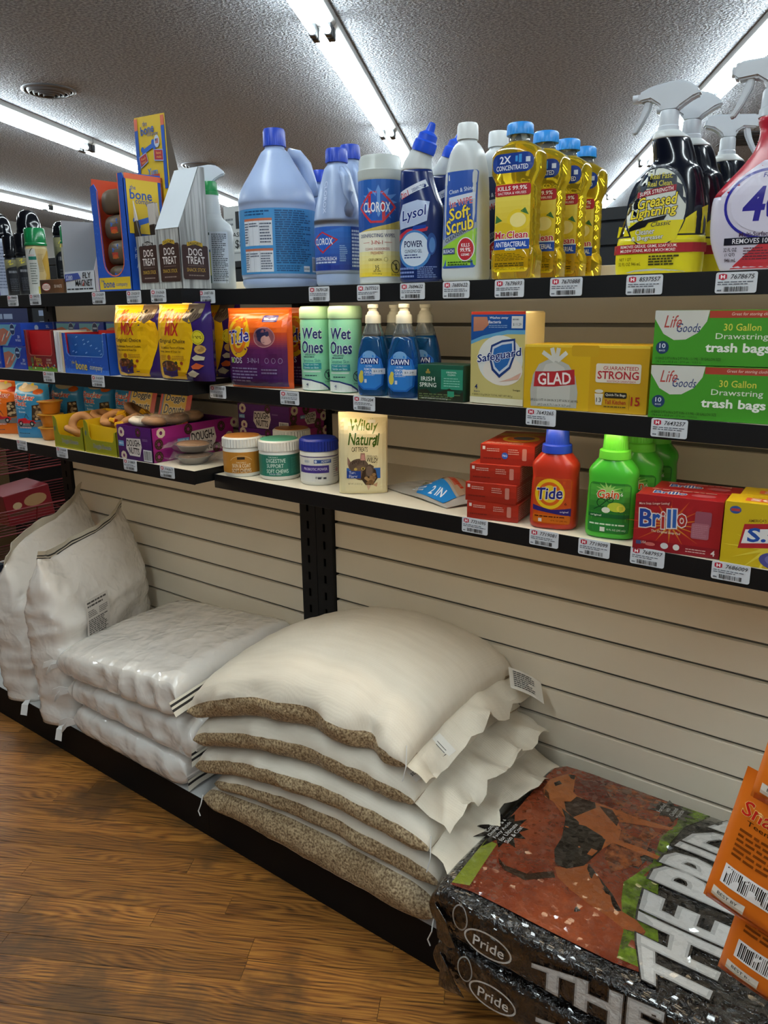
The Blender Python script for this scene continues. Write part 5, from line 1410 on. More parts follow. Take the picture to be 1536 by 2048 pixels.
p.build('header_print', lambda u, v, h: (u, -.0014 - h, v), t, m=INK_CARD)
# dog treat cartons
WOODP = mat('printed_barnwood', '#9a9a98', .5)
nt, b, N, L = nodes_of(WOODP)
tc = N('ShaderNodeTexCoord'); mp = N('ShaderNodeMapping'); mp.inputs['Scale'].default_value = (60, 60, 3); n = N('ShaderNodeTexNoise'); n.inputs['Scale'].default_value = 2.2; n.inputs['Detail'].default_value = 5
cr = N('ShaderNodeValToRGB'); e = cr.color_ramp.elements; e[0].position = .34; e[0].color = (*lin('#70706e'), 1); e[1].position = .6; e[1].color = (*lin('#b4b4b2'), 1)
L(tc.outputs['Object'], mp.inputs[0]); L(mp.outputs[0], n.inputs['Vector']); L(n.outputs['Fac'], cr.inputs[0]); L(cr.outputs[0], b.inputs['Base Color'])
BLANK = mat('card_blank', '#c4cad0', .5)
def treat_label(p, cx, cz, w, h, head, hc, tc_):
    p.rect(cx - w / 2, cz - h / 2, cx + w / 2, cz + h / 2 - .006, '#3c2620', .005)
    p.poly([(cx - w * .3, cz + h / 2 - .009), (cx - w * .3, cz + h / 2 - .001), (cx, cz + h / 2 + .004), (cx + w * .3, cz + h / 2 - .001), (cx + w * .3, cz + h / 2 - .009), (cx, cz + h / 2 - .004)], hc)
    p.text(head, cx, cz + h / 2 - .0025, w * .5, .006, tc_, .02)
    p.text('DOG', cx, cz + h * .24, w * .52, .016, '#dcd6d0', .03); p.text('TREAT', cx, cz + h * .02, w * .7, .016, '#dcd6d0', .03)
    p.rect(cx - w * .3, cz - h * .13, cx + w * .3, cz - h * .122, '#8a7a70'); p.text('SNACK STICK', cx, cz - h * .24, w * .72, .008, '#b8963c', .02); p.small(cx - w * .3, cz - h * .42, cx + w * .3, cz - h * .36, 1, '#8a7a70', 3)
def treat_box(label, x, y, w, d, hf, hb, head, hc, tc_, lid=True):
    t = thing('treat_carton', label, 'treat box', (x, y, TLZ), 0, 'grey barnwood dog treat cartons'); h2 = w / 2
    F = [('front_panel', [(-h2, 0, 0), (h2, 0, 0), (h2, 0, hf), (-h2, 0, hf)], None), ('side_panel', [(h2, 0, 0), (h2, d, 0), (h2, d, hb), (h2, d * .8, hb), (h2, 0, hf)], None), ('side_panel', [(-h2, 0, 0), (-h2, d, 0), (-h2, d, hb if lid else hf + .01), (-h2, d * .8, hb if lid else hf + .01), (-h2, 0, hf)], None),
         ('back_panel', [(-h2, d, 0), (h2, d, 0), (h2, d, hb if lid else hf + .03), (-h2, d, hb if lid else hf + .03)], None), ('bottom_panel', [(-h2, 0, .0005), (h2, 0, .0005), (h2, d, .0005), (-h2, d, .0005)], None)]
    if not lid: F.append(('blank_flap', [(-.005, d + .002, hf + .02), (h2 + .004, d + .002, hf + .02), (h2 - .002, d + .012, hb - .02), (.012, d + .012, hb - .005)], BLANK))
    if lid: F.append(('blank_flap', [(-h2, -.001, hf), (h2, -.001, hf), (h2, d * .8, hb), (-h2, d * .8, hb)], BLANK))
    tri_box('x', t, F, WOODP)
    p = Print(); treat_label(p, 0.004, .060, w * .86, .088, head, hc, tc_); p.build('front_print', face_front(0, -.0013), t, m=INK_CARD)
    p = Print(); treat_label(p, d * .5, .060, d * .9, .080, head, hc, tc_); p.build('side_print', face_right(h2 + .0013, 0), t, m=INK_CARD)
    return t
treat_box('grey barnwood treat carton with yellow savory banner and slanted white flap', -1.508, LY + .018, .082, .082, .130, .262, 'SAVORY', '#b8962c', '#3a2a14')
treat_box('grey barnwood treat carton with dark original banner, sticks standing in it', -1.592, LY + .024, .078, .082, .120, .240, 'ORIGINAL', '#34302e', '#c8c4be', lid=False)
STK = mat('stick_white', '#bfb8b2', .4); STD = mat('stick_dark', '#2c211c', .4)
for k, (dx, dy, an, h) in enumerate(((-.020, .016, -15, .205), (.006, .022, -3, .190), (.018, .036, 10, .185), (-.006, .050, -7, .195))):
    t = thing('snack_stick', 'wrapped dog snack stick', 'dog treat', (-1.592 + dx, LY + .024 + dy, TLZ + .002), 0, 'snack sticks in the open carton', tilt=(0, math.radians(an)))
    t['label'] = 'wrapped dog snack stick in the open carton, ' + ('leaning to the left', 'upright at the front right', 'tall at the back right', 'tallest, at the back')[k]
    obj('stick_wrapper', BB(-.011, .011, -.0035, .0035, 0, h - .045, bev=.002), STD, t, smooth=False)
    obj('white_end', BB(-.0125, .0125, -.0014, .0014, h - .047, h, bev=.0005), STK, t)
# white spray with green collar
t = thing('white_spray_bottle', 'white spray bottle with green collar, beside the slanted treat carton', 'spray bottle', (-1.520, -.262, TLZ), math.radians(40))
S = [(0, .044, .034, 2.8), (.004, .050, .038, 2.8), (.13, .050, .038, 2.7), (.148, .045, .036, 2.5), (.160, .030, .028, 2.1), (.166, .026, .026, 2)]
for k in range(7): S += [(.168 + .006 * k, .0255 - .0006 * k, .0255 - .0006 * k, 2), (.171 + .006 * k, .0242 - .0006 * k, .0242 - .0006 * k, 2)]
S += [(.212, .0215, .0215, 2), (.222, .0205, .0205, 2)]
obj('bottle_body', body(S, 40), OFFW, t, smooth=True)
trigger(t, .216, TRIGW, .85, 1, 'swan', rc=.0255)
for c in kids(t):
    if c.name.startswith('collar'):
        c['label'] = 'ribbed green collar'
    if c.name.startswith('collar'): c.data.materials[0] = mat('collar_green', '#0f7a3c', .35); c['label'] = 'ribbed green collar'
p = Print(); p.rect(-.0405, .014, .0405, .130, '#c9cfd6'); p.rect(-.0405, .122, .0, .128, '#1f3a34'); p.poly([(-.0405, .03), (.0, .026), (.0, .09), (-.0405, .086)], '#b9b33a'); p.rect(-.0405, .014, .0, .032, '#1d4a3a'); p.rect(-.0405, .084, .0, .090, '#1f4a5a')
for k in range(3): p.ell(-.020, .084 - .017 * k, .0085, .0075, '#27509a'); p.ell(-.020, .084 - .017 * k, .0045, .003, '#8fa9d0')
p.small(-.04, .098, -.008, .118, 2, '#6a737c', 2, .3); p.small(.004, .018, .038, .126, 26, '#454c54', 3, .5)
p.build('wrap_label', face_secs([(0, .050, .038, 2.7), (.14, .050, .038, 2.7)]), t, m=INK_CARD, cutu=.006)
# ================================================================ middle shelf, right bay
MZ = LZ['mr'] + .0008; MLZ = LZ['ml'] + .0008
def carton(name, label, cat, x0, x1, yf, d, z, h, m, group=None, rz=0., bev=.0012):
    """box with its front at y = yf, standing on z; origin at the middle of the front bottom edge"""
    t = thing(name, label, cat, ((x0 + x1) / 2, yf, z), rz, group); w = (x1 - x0) / 2
    obj('carton', BB(-w, w, 0, d, 0, h, bev=bev), m, t)
    return t, w
# laundry pod pouches
def pods(label, x, y, rz, seed):
    w, h, d = .172, .172, .05
    t = thing('detergent_pouch', label, 'detergent pouch', (x, y, MZ), rz, 'orange and purple detergent pouches')
    obj('pouch', pouch(bmesh.new(), w, h, d, seed, bot=.5, puff=.5), mat('pouch_orange', '#c8501a', .25, bump=(18, .5, (1, 1, .5), .008)), t, smooth=True)
    p = Print()
    p.grad(-w / 2 + .005, .004, w / 2 - .006, .085, '#33194e', '#55204e', 8); p.grad(-w / 2 + .005, .085, w / 2 - .006, .120, '#55204e', '#b8451c', 8); p.grad(-w / 2 + .005, .120, w / 2 - .006, h - .004, '#c8541a', '#d96a20', 4)
    p.ring(-.043, .110, .034, .044, .010, '#d2a31a', 30); p.ring(-.043, .110, .024, .033, .009, '#cf6a1c', 30); p.ell(-.043, .110, .016, .024, '#d8b02a', 26)
    p.text('Tide', -.043, .112, .062, .028, '#2a2a86', .045, .15, .12, '#d8d6e0', .05)
    p.ell(.028, .110, .028, .022, '#7d4c56', 24); p.ell(.024, .113, .019, .015, '#2c2a4a', 20); p.ell(.034, .104, .014, .010, '#b98a86', 16); p.ring(.028, .110, .028, .022, .002, '#a8787a', 26)
    p.rect(.018, .142, .058, .156, '#35307e', .003); p.small(.022, .145, .054, .153, 1, '#c9c6da', 4, .6)
    p.text('PODS', -.052, .060, .036, .013, '#c4bccb', .03); p.ell(-.063, .060, .005, .006, '#7fa83a', 14)
    p.text('3-IN-1', -.002, .060, .034, .011, '#8d7a9a', .02)
    for k in range(3): p.ring(.034 + .016 * k, .060, .005, .006, .001, '#8d7a9a', 16)
    p.small(-.07, .012, .01, .046, 5, '#7a6a8e', seed, .45); p.small(.02, .030, .06, .044, 2, '#7a6a8e', seed)
    p.build('front_print', pouch_front(w, h, d, seed, bot=.5, puff=.5), t, m=INK_GLOSS, cutu=.010, cutv=.010)
    return t
pods('orange and purple detergent pod pouch, the front one', -1.292, -.338, math.radians(9), 3)
pods('orange and purple detergent pod pouch, behind, cut by the wipes', -1.205, -.255, math.radians(14), 4)
# wipes canisters, mint
MINT = mat('mint_plastic', '#8fd8b4', .35); MINTL = mat('mint_lid', '#b9e2b8', .4)
def wet(label, x, y, rz):
    t = thing('wet_wipes', label, 'wipes canister', (x, y, MZ), rz, 'mint green hand wipes canisters'); r = .0345
    obj('can_body', lathe([(.031, 0), (.0335, .003), (r, .06), (r, .138), (.0335, .147)], 44), MINT, t, smooth=True, angle=40)
    obj('lid', lathe([(.0335, .1475), (.0352, .149), (.0356, .150), (.0352, .168), (.032, .1735), (.002, .1745)], 44, cap0=False), MINTL, t, smooth=True, angle=40)
    f = lambda u, v, h: face_cyl(.0335 + .0012 * min(1, v / .06))(u, v, h)
    p = Print()
    p.poly([(-.06, .0015), (-.06, .022), (-.03, .0255), (-.005, .024), (.02, .017), (.036, .006), (.038, .0015)], '#22306e'); p.poly([(-.06, .0015), (-.06, .019), (-.03, .0225), (-.005, .021), (.018, .014), (.032, .0045), (.033, .0015)], '#d5dcd8')
    p.text('Wet', -.002, .119, .046, .023, '#1f2a66', .05, .05, 0, '#cfe6dc', .05); p.text('Ones', -.002, .091, .050, .026, '#1f2a66', .05, .05, 0, '#cfe6dc', .05)
    p.text('UNSCENTED', -.006, .0755, .024, .004, '#24404e', .02); p.small(-.022, .069, .016, .0725, 1, '#24404e', 2); p.text('Sensitive Skin', -.004, .0635, .040, .007, '#3f8a8a', .01)
    p.rect(-.026, .045, .018, .058, '#2f8f96'); p.text('Tough on Dirt', -.005, .0545, .034, .004, '#d8ecec', .01); p.text('Gentle on Skin', -.005, .0485, .034, .004, '#d8ecec', .01); p.rect(-.026, .039, .016, .042, '#c8dcd2')
    p.small(-.02, .030, .012, .034, 1, '#24404e', 5); p.text('40', -.014, .013, .006, .006, '#22306e', .02); p.rect(-.017, .0075, -.011, .0082, '#22306e')
    p.ring(.034, .033, .010, .0105, .0014, '#1c2440', 24); p.line([(.027, .040), (.041, .026)], .0014, '#1c2440'); p.ell(.034, .037, .0018, .0018, '#1c2440'); p.rect(.0325, .027, .036, .035, '#1c2440'); p.text('DO NOT FLUSH', .034, .0185, .018, .0025, '#1c2440')
    p.build('wrap_print', f, t, m=INK_CARD, cutu=.007, cutv=.01); return t
w0 = wet('mint green hand wipes canister, left of the pair', -1.151, -.309, math.radians(26))
dup(w0, (-1.068, -.312, MZ), 'mint green hand wipes canister, right of the pair', math.radians(24))
# blue dish soap
BLUELQ = mat('blue_dish_soap', (.03, .22, .62), .06, trans=.8, ior=1.36); CLRB = mat('clear_soap_neck', '#a9b4b8', .08, trans=.8, ior=1.3); PUMPW = mat('pull_cap_white', '#d2d2c4', .4)
def dish(label, x, y, rz):
    t = thing('dish_soap', label, 'dish soap', (x, y, MZ), rz, 'blue dish soap bottles')
    S = smooth_secs([(0, .026, .018, 2.6), (.004, .031, .022, 2.8), (.03, .0325, .0235, 2.8), (.065, .0325, .0235, 2.6), (.09, .029, .022, 2.4), (.115, .0225, .019, 2.2)], 3)
    obj('bottle_body', body(S, 40), BLUELQ, t, smooth=True)
    obj('clear_neck', body(smooth_secs([(.1152, .0225, .019, 2.2), (.128, .0185, .017, 2), (.1385, .0145, .0145, 2), (.1415, .0135, .0135, 2)], 2), 40), CLRB, t, smooth=True)
    cap(t, .0158, .1395, .156, PUMPW, 'cap', 20)
    obj('pull_spout', lathe([(.0125, .1555), (.0115, .160), (.0085, .163), (.0085, .168), (.0105, .1685), (.0108, .1745), (.009, .1755), (.001, .1758)], 24, cap0=False), PUMPW, t, smooth=True, angle=40)
    p = Print()
    p.poly([(-.027, .022), (-.029, .05), (-.024, .072), (-.012, .084), (.010, .084), (.024, .072), (.029, .05), (.027, .022), (.014, .012), (-.014, .012)], '#1f5fae'); p.poly([(-.024, .024), (-.026, .05), (-.021, .069), (-.010, .080), (.008, .080), (.021, .069), (.026, .05), (.024, .024), (.012, .015), (-.012, .015)], '#2f78c4')
    p.ell(.0, .078, .014, .010, '#6a98c8', 18); p.rect(-.020, .062, .020, .074, '#1a2c6e'); p.text('DAWN', 0, .068, .036, .010, '#e0e6f0', .04)
    p.text('ULTRA', 0, .0585, .014, .003, '#d5e2f2', .01); p.text('REMOVES', .001, .0525, .022, .0045, '#d5e2f2', .02); p.text('GREASE', .001, .0465, .022, .0048, '#d5e2f2', .03); p.text('ON CONTACT', .001, .0415, .022, .003, '#d5e2f2', .02)
    p.ell(-.018, .035, .006, .010, '#c9b94a', 16); p.ell(-.016, .045, .004, .005, '#c9b94a', 12); p.rect(-.010, .026, -.005, .033, '#c9d4e2'); p.rect(.006, .043, .030, .054, '#c8ced8'); p.text('$3.29', .018, .0485, .016, .004, '#4a505c', .01)
    p.build('front_label', face_secs(S), t, m=INK_GLOSS, cutu=.006, cutv=.008); return t
s0 = dish('blue dish soap bottle, left one of the front pair', -.976, -.335, math.radians(14))
for x, y, l in ((-.901, -.335, 'right one of the front pair'), (-.978, -.262, 'left one of the back pair'), (-.903, -.262, 'right one of the back pair')): dup(s0, (x, y, MZ), 'blue dish soap bottle, ' + l)
# bar soap carton
t, w = carton('bar_soap_box', 'small dark green bar soap carton with a clover mark', 'soap box', -.851, -.754, -.358, .060, MZ, .066, mat('soap_green', '#17402f', .35), rz=math.radians(3))
p = Print(); h = .066
p.grad(-w, 0, w, h, '#0e2a20', '#1d5440', 6); p.rect(.002, .022, w - .001, .058, '#2b8468')
p.poly([(-w, 0), (-w, .018), (-.03, .022), (-.015, .012), (.0, .017), (.02, .024), (.04, .014), (w, .020), (w, 0)], '#22271c'); p.small(-w + .003, .002, w - .003, .014, 3, '#5a6a44', 4, .5)
for dx, dz in ((-.0025, 0), (.0025, 0), (0, .004)): p.ell(-.026 + dx, .052 + dz, .0026, .0024, '#8f7a3a', 12)
p.text('IRISH', -.026, .040, .030, .008, '#d6dcd2', .02); p.text('SPRING', -.026, .029, .036, .008, '#d6dcd2', .02)
p.text('ORIGINAL', .024, .053, .022, .003, '#d2e6da', .02); p.text('CLEAN', .024, .0485, .016, .003, '#d2e6da', .02); p.small(.008, .026, .042, .044, 4, '#8cc4ae', 5, .3); p.rect(.016, .009, .030, .019, '#2f8a6a'); p.text('NET WT POIDS NET 3.7 OZ (104.8 g)', -.012, .004, .056, .003, '#c8ccc0')
p.build('front_print', face_front(0, 0), t, m=INK_CARD)
# bar soap four pack
t, w = carton('soap_multipack', 'tall wrapped four bar soap pack with blue shield, cream side', 'soap pack', -.744, -.632, -.352, .066, MZ, .160, mat('soap_wrap_cream', '#d8c690', .3, bump=(20, .3)), rz=math.radians(-3), bev=.003)
p = Print(); h = .160
p.rect(-w + .001, .001, w - .001, h - .001, '#b9ad6e'); p.rect(-w + .001, h - .005, w - .001, h, '#b03a2c')
p.poly([(-w + .001, .108), (-w + .001, h - .005), (w - .001, h - .005), (w - .001, .128), (.02, .128), (-.03, .118)], '#1f4a8c'); p.poly([(-w + .001, .104), (-.03, .113), (.02, .122), (w - .001, .122), (w - .001, .129), (.02, .129), (-.03, .119), (-w + .001, .110)], '#5a94b8')
p.ell(.006, .078, .046, .042, '#cdd0cc', 36); p.ell(.012, .060, .04, .026, '#d6cfc4', 30)
p.poly([(-.05, h - .009), (-.022, h - .009), (-.018, .138), (-.03, .128), (-.05, .126)], '#a3705a'); p.text('Washes away', .002, .149, .038, .005, '#d6dee8', .02, .2); p.text('Bacteria', -.006, .1425, .026, .005, '#d6dee8', .02, .2); p.small(-.018, .132, .02, .138, 2, '#8fb0d2', 3, .3)
p.rect(.028, .132, .050, .152, '#c0c4c6'); p.text('$ 11.29', .039, .138, .016, .005, '#44484c', .01); p.small(.030, .144, .048, .149, 1, '#7a7e82', 2)
p.poly([(-.012, .103), (.01, .112), (.036, .115), (.038, .09), (.028, .064), (.006, .047), (-.010, .060), (-.016, .082)], '#22386e'); p.poly([(-.009, .100), (.010, .108), (.033, .111), (.034, .09), (.025, .067), (.006, .053), (-.006, .063), (-.012, .082)], '#b9c2ce'); p.poly([(-.006, .097), (.010, .104), (.030, .107), (.031, .09), (.022, .070), (.006, .058), (-.003, .066), (-.009, .082)], '#2a5f9e')
p.text('Safeguard', .004, .084, .090, .018, '#1d2f6a', .04, .15, .16, '#dfe3ea', .05)
p.poly([(.005, .040), (.044, .046), (.05, .058), (.03, .048)], '#c8a08e'); p.text('4', -.042, .030, .006, .009, '#22305e', .03); p.text('bars', -.040, .022, .012, .003, '#22305e'); p.text('beige', .042, .027, .014, .004, '#3a3a28'); p.text('4 BARS 113 g EACH TOTAL NET WT 452 g', -.008, .016, .084, .004, '#3a3a28', .0)
p.rect(-w + .001, .001, w - .001, .012, '#c9c4ae'); p.build('front_print', face_front(0, 0), t, m=INK_GLOSS)
# kitchen bags box
t, w = carton('trash_bag_box', 'yellow kitchen bags box with a tied white bag picture', 'trash bag box', -.628, -.421, -.356, .095, MZ, .106, mat('carton_yellow', '#cfa81a', .4), rz=math.radians(4))
p = Print(); h = .106
p.rect(-w, .0, .012, h, '#c49c16'); p.rect(.010, 0, w, h, '#b98e14'); p.rect(-w, h - .004, w, h, '#d8b63a')
p.rect(-.022, h - .018, .024, h, '#b89018', .004)
p.poly([(-.090, .004), (-.092, .03), (-.088, .056), (-.078, .074), (-.062, .082), (-.044, .082), (-.026, .074), (-.014, .056), (-.009, .03), (-.010, .004)], '#a6a59c'); p.poly([(-.080, .006), (-.080, .04), (-.066, .074), (-.05, .078), (-.034, .07), (-.022, .04), (-.022, .006)], '#b6b5ac')
for a, b_ in (((-.072, .094), (-.05, .080)), ((-.056, .101), (-.050, .080)), ((-.044, .101), (-.048, .080)), ((-.030, .094), (-.046, .080))): p.line([b_, a], .007, '#c2c1b8')
p.poly([(-.086, .037), (-.084, .062), (-.05, .063), (-.016, .067), (-.014, .043), (-.05, .038)], '#a3242a'); p.text('GLAD', -.050, .051, .058, .020, '#e4ddd8', .04, 0, .05)
p.text('(49.2 L) 1 FT 11-3/4 IN X 2 FT 4 IN X .68 MIL', -.049, .0145, .084, .005, '#3a3a30', .0); p.text('(60.3 cm X 71.1 cm X 16.9 um)', -.049, .007, .058, .005, '#3a3a30', .0)
p.rect(.020, .048, .092, .078, '#cfc6b4', .003); p.text('GUARANTEED', .060, .071, .056, .006, '#a3242a', .02); p.text('STRONG', .056, .060, .066, .013, '#a3242a', .05); p.text('RESISTENCIA GARANTIZADA', .062, .0505, .046, .003, '#a3242a', .01)
p.poly([(.022, .012), (.020, .030), (.034, .030), (.032, .012)], '#c9c4b4'); p.text('13', .027, .020, .008, .007, '#22221c', .02); p.ell(.027, .034, .007, .003, '#c9c4b4', 12)
p.rect(.036, .024, .072, .033, '#1f1e18', .002); p.text('Quick-Tie Bags', .054, .0285, .032, .005, '#d8d2c0', .02); p.text('Tall Kitchen', .054, .0175, .034, .007, '#9c241e', .03); p.small(.036, .008, .072, .012, 1, '#5a4a1a', 3); p.rect(.076, .006, .0766, .030, '#8a6a14'); p.text('15', .086, .020, .014, .014, '#9c241e', .04)
p.build('front_print', face_front(0, 0), t, m=INK_CARD)
# drawstring trash bags
LG = mat('carton_green', '#3f8a22', .35)
def lifebox(label, x, y, z, rz):
    t, w = carton('drawstring_bag_box', label, 'trash bag box', x - .122, x + .122, y, .13, z, .079, LG, 'green drawstring trash bag boxes', rz)
    p = Print(); h = .079
    p.rect(-w, 0, w, h, '#3f8c24'); p.rect(-.044, h - .011, w, h - .001, '#a03a2a'); p.poly([(-w, h), (-.044, h), (-.047, h - .016), (-.058, h - .032), (-.075, h - .042), (-.092, h - .043), (-.108, h - .034), (-w, h - .012)], '#c6c6be')
    p.text('Life', -.094, h - .016, .024, .018, '#a8423a', .01, .2); p.text('Goods', -.072, h - .025, .034, .013, '#2a3a6a', .01, .2)
    p.text('Great for storing clothes, bedding & more', .036, h - .0062, .100, .0055, '#e0cfc4', .0, .2)
    p.text('30 Gallon', .002, h - .024, .050, .010, '#c9c44a', .02); p.text('Drawstring', .002, h - .038, .070, .011, '#d5dccc', .01); p.text('trash bags', -.002, h - .055, .088, .017, '#e4e8de', .06)
    p.ell(-.108, .025, .0095, .0095, '#1f3a5e', 24); p.text('10', -.108, .0275, .009, .007, '#d8dee6', .03); p.text('BAGS', -.108, .0205, .009, .0025, '#d8dee6', .01)
    p.text('10 BAGS 2 FT 6 IN x 2 FT 9 IN - 1.1 MIL - 30 GALLON SIZE', -.070, .009, .094, .004, '#1f3a14', .0); p.text('(76.2 cm x 83.8 cm - 27.9 um - 113.5 L)', -.083, .0035, .066, .004, '#1f3a14', .0)
    p.build('front_print', face_front(0, 0), t, m=INK_CARD)
    p = Print(); p.rect(0.002, .002, .128, h - .002, '#8fae3a'); p.build('end_print', lambda u, v, hh: (-w - hh, u, v), t, m=INK_CARD)
    return t
b0 = lifebox('green drawstring trash bag box, bottom of the stack of two', -.290, -.358, MZ, math.radians(4))
dup(b0, (-.292, -.355, MZ + .0802), 'green drawstring trash bag box, top of the stack of two', math.radians(2))

# ================================================================ middle shelf, left bay
ZB = mat('carton_zip_blue', '#1a3a9c', .4)
def zipbox(label, x, y, z, rz=0.):
    t, w = carton('sandwich_bag_box', label, 'bag box', x - .062, x + .062, y, .10, z, .064, ZB, 'blue zipper bag boxes', rz)
    p = Print(); h = .064
    p.rect(-w, 0, w, h, '#1b3ba0'); p.poly([(-w, 0), (-w, h - .004), (.044, h - .004), (-.02, 0)], '#5a9cbc'); p.poly([(-w, 0), (-w, .045), (-.03, .05), (.01, .036), (-.03, .004)], '#a86a58')
    for k in range(6): p.line([(-.06 + .01 * k, .008 + .004 * k), (-.04 + .01 * k, .03 + .003 * k)], .0035, ('#c8584a', '#d8c8b8', '#5a8a9c')[k % 3])
    p.ell(.018, .046, .0145, .016, '#16305e', 24); p.ring(.018, .046, .0145, .016, .0012, '#b9c8dc', 24); p.rect(.008, .044, .028, .049, '#9cb4d2')
    p.text('20', .048, .026, .012, .008, '#cfd8ea', .02); p.text('PINT BAGS', .044, .016, .028, .006, '#cfd8ea', .01)
    p.build('front_print', face_front(0, 0), t, m=INK_CARD)
    p = Print(); p.rect(.002, .002, .098, h - .002, '#1c42ae'); p.ell(.048, .050, .006, .008, '#8fa8d6', 14); p.text('SL', .082, .053, .010, .008, '#c8d2e6', .02); p.text('zip', .030, .02, .012, .03, '#c8d2e6', .03, 0, R90)
    p.build('side_print', face_right(w, 0), t, m=INK_CARD); return t
z0 = zipbox('blue pint zipper bag box, bottom of the front stack at the left', -2.235, LY + .012, MLZ)
dup(z0, (-2.252, LY + .014, MLZ + .0648), 'blue pint zipper bag box, top of the front stack at the left')
dup(z0, (-2.380, LY + .014, MLZ), 'blue zipper bag box at the left frame edge, lower one'); dup(z0, (-2.390, LY + .016, MLZ + .0648), 'blue zipper bag box at the left frame edge, upper one')
k = 0
for i in range(5):
    for j in range(2):
        q = dup(z0, (-2.335 + .130 * i, LY + .165 + .004 * (i % 2), MLZ + .0648 * j), 'blue zipper bag box in the back row, %s level, behind the display boxes' % ('lower', 'upper')[j])
        q['label'] = 'blue zipper bag box, %s from the left in the back row, %s layer' % (ORD[i], ('lower', 'upper')[j])
# red potato treat display
t = thing('potato_treat_box', 'small dark red display box with flowers along its base', 'display box', (-2.085, LY + .008, MLZ)); w = .075; d = .10; h = .110
DRED = mat('carton_dark_red', '#7a1a22', .4); BRED = mat('carton_bright_red', '#b01c22', .4)
win = lambda w, h, a, b_, r: [(-w, 0), (w, 0), (w, h), (w - a, h), (w - a - .003, b_ + r), (w - a - .003 - r, b_), (-w + a + .006 + r, b_), (-w + a + .004, b_ + r), (-w + a, h), (-w, h)]
obj('front_panel', prism(win(w, h, .012, .042, .006), 0, .0014), DRED, t)
tri_box('x', t, [('side_panel', [(w, 0, 0), (w, d, 0), (w, d, h), (w, 0, h)], CARDW), ('side_panel', [(-w, 0, 0), (-w, d, 0), (-w, d, h), (-w, 0, h)], DRED), ('inner_card', [(-w + .002, .012, 0.001), (w - .002, .012, 0.001), (w - .002, .012, h - .002), (-w + .002, .012, h - .002)], BRED), ('bottom_panel', [(-w, 0, .0005), (w, 0, .0005), (w, d, .0005), (-w, d, .0005)], DRED)], DRED)
p = Print(); p.text('Potato', -.018, .032, .036, .012, '#b8963a', .02, 0, -.05); p.text('Bones', -.012, .021, .030, .011, '#b8963a', .02, 0, .05); p.ell(-.048, .028, .008, .009, '#5a5a3a', 14); p.text('GOURMET', .038, .031, .024, .006, '#c8b8a8', .01); p.text('DOG TREATS', .038, .023, .028, .005, '#c8b8a8', .01)
p.rect(-w, 0, w, .010, '#5a8a2a'); rnd = random.Random(2)
for k in range(26): p.ell(rnd.uniform(-w + .004, w - .004), rnd.uniform(.004, .018), .0032, .003, rnd.choice(('#c8c8b0', '#34509c', '#c8a83a', '#6a9a3a', '#b84a3a')), 8)
p.line([(x, z) for x, z in win(w, h, .012, .042, .006)[2:]], .0014, '#b07a6a')
p.build('front_print', face_front(0, 0), t, m=INK_CARD)
for k, (xx, mm, nm) in enumerate(((-1.996, CARDW, 'white'), (-1.984, mat('card_cream', '#cfc2a4', .5), 'cream'))):
    o_ = thing('flat_card', '%s upright card between the red and the blue display boxes' % nm, 'card', (xx, LY + .012, MLZ)); obj('sheet', BB(-.0045, .0045, 0, .095, 0, .106, bev=.0006), mm, o_)
# blue bone box
t = thing('bone_treat_box', 'blue display box with tiny bones and a cut-out front', 'display box', (-1.868, LY + .008, MLZ)); w = .101; d = .11; h = .104
obj('front_panel', prism(win(w, h, .014, .045, .008), 0, .0014), DB, t)
tri_box('x', t, [('side_panel', [(w, 0, 0), (w, d, 0), (w, d, h), (w, 0, h)], DB), ('side_panel', [(-w, 0, 0), (-w, d, 0), (-w, d, h), (-w, 0, h)], BRED), ('inner_card', [(-w + .002, .014, 0.001), (w - .002, .014, 0.001), (w - .002, .014, h - .003), (-w + .002, .014, h - .003)], mat('inner_blue', '#1a55a0', .45)), ('back_panel', [(-w, d, 0), (w, d, 0), (w, d, h + .004), (-w, d, h + .004)], BRED), ('bottom_panel', [(-w, 0, .0005), (w, 0, .0005), (w, d, .0005), (-w, d, .0005)], DB)], DB)
p = Print(); rnd = random.Random(8)
p.rect(-w, 0, w, .012, '#2f66c8')
for k in range(30):
    a = rnd.uniform(0, 3.1); xx, zz = rnd.uniform(-w + .004, w - .004), rnd.uniform(.004, .042); p.line([(xx - .003 * math.cos(a), zz - .003 * math.sin(a)), (xx + .003 * math.cos(a), zz + .003 * math.sin(a))], .0011, '#5a8fd8')
p.line([(x, z) for x, z in win(w, h, .014, .045, .008)[2:]], .0013, '#8fb4e0')
p.text('the', -.058, .029, .014, .008, '#c8b04a', .02); p.text('bone', -.020, .021, .052, .022, '#d2b83a', .04, 0, -.04); p.text('company', .046, .014, .056, .013, '#c8c8b0', .02, 0, -.04)
p.build('front_print', face_front(0, 0), t, m=INK_CARD)
p = Print()
for k in range(16): bone(p, rnd.uniform(-.075, .075), rnd.uniform(.05, .095), .003, '#8fb0dc')
p.build('inner_print', lambda u, v, hh: (u, .0125 - hh, v), t, m=INK_CARD)
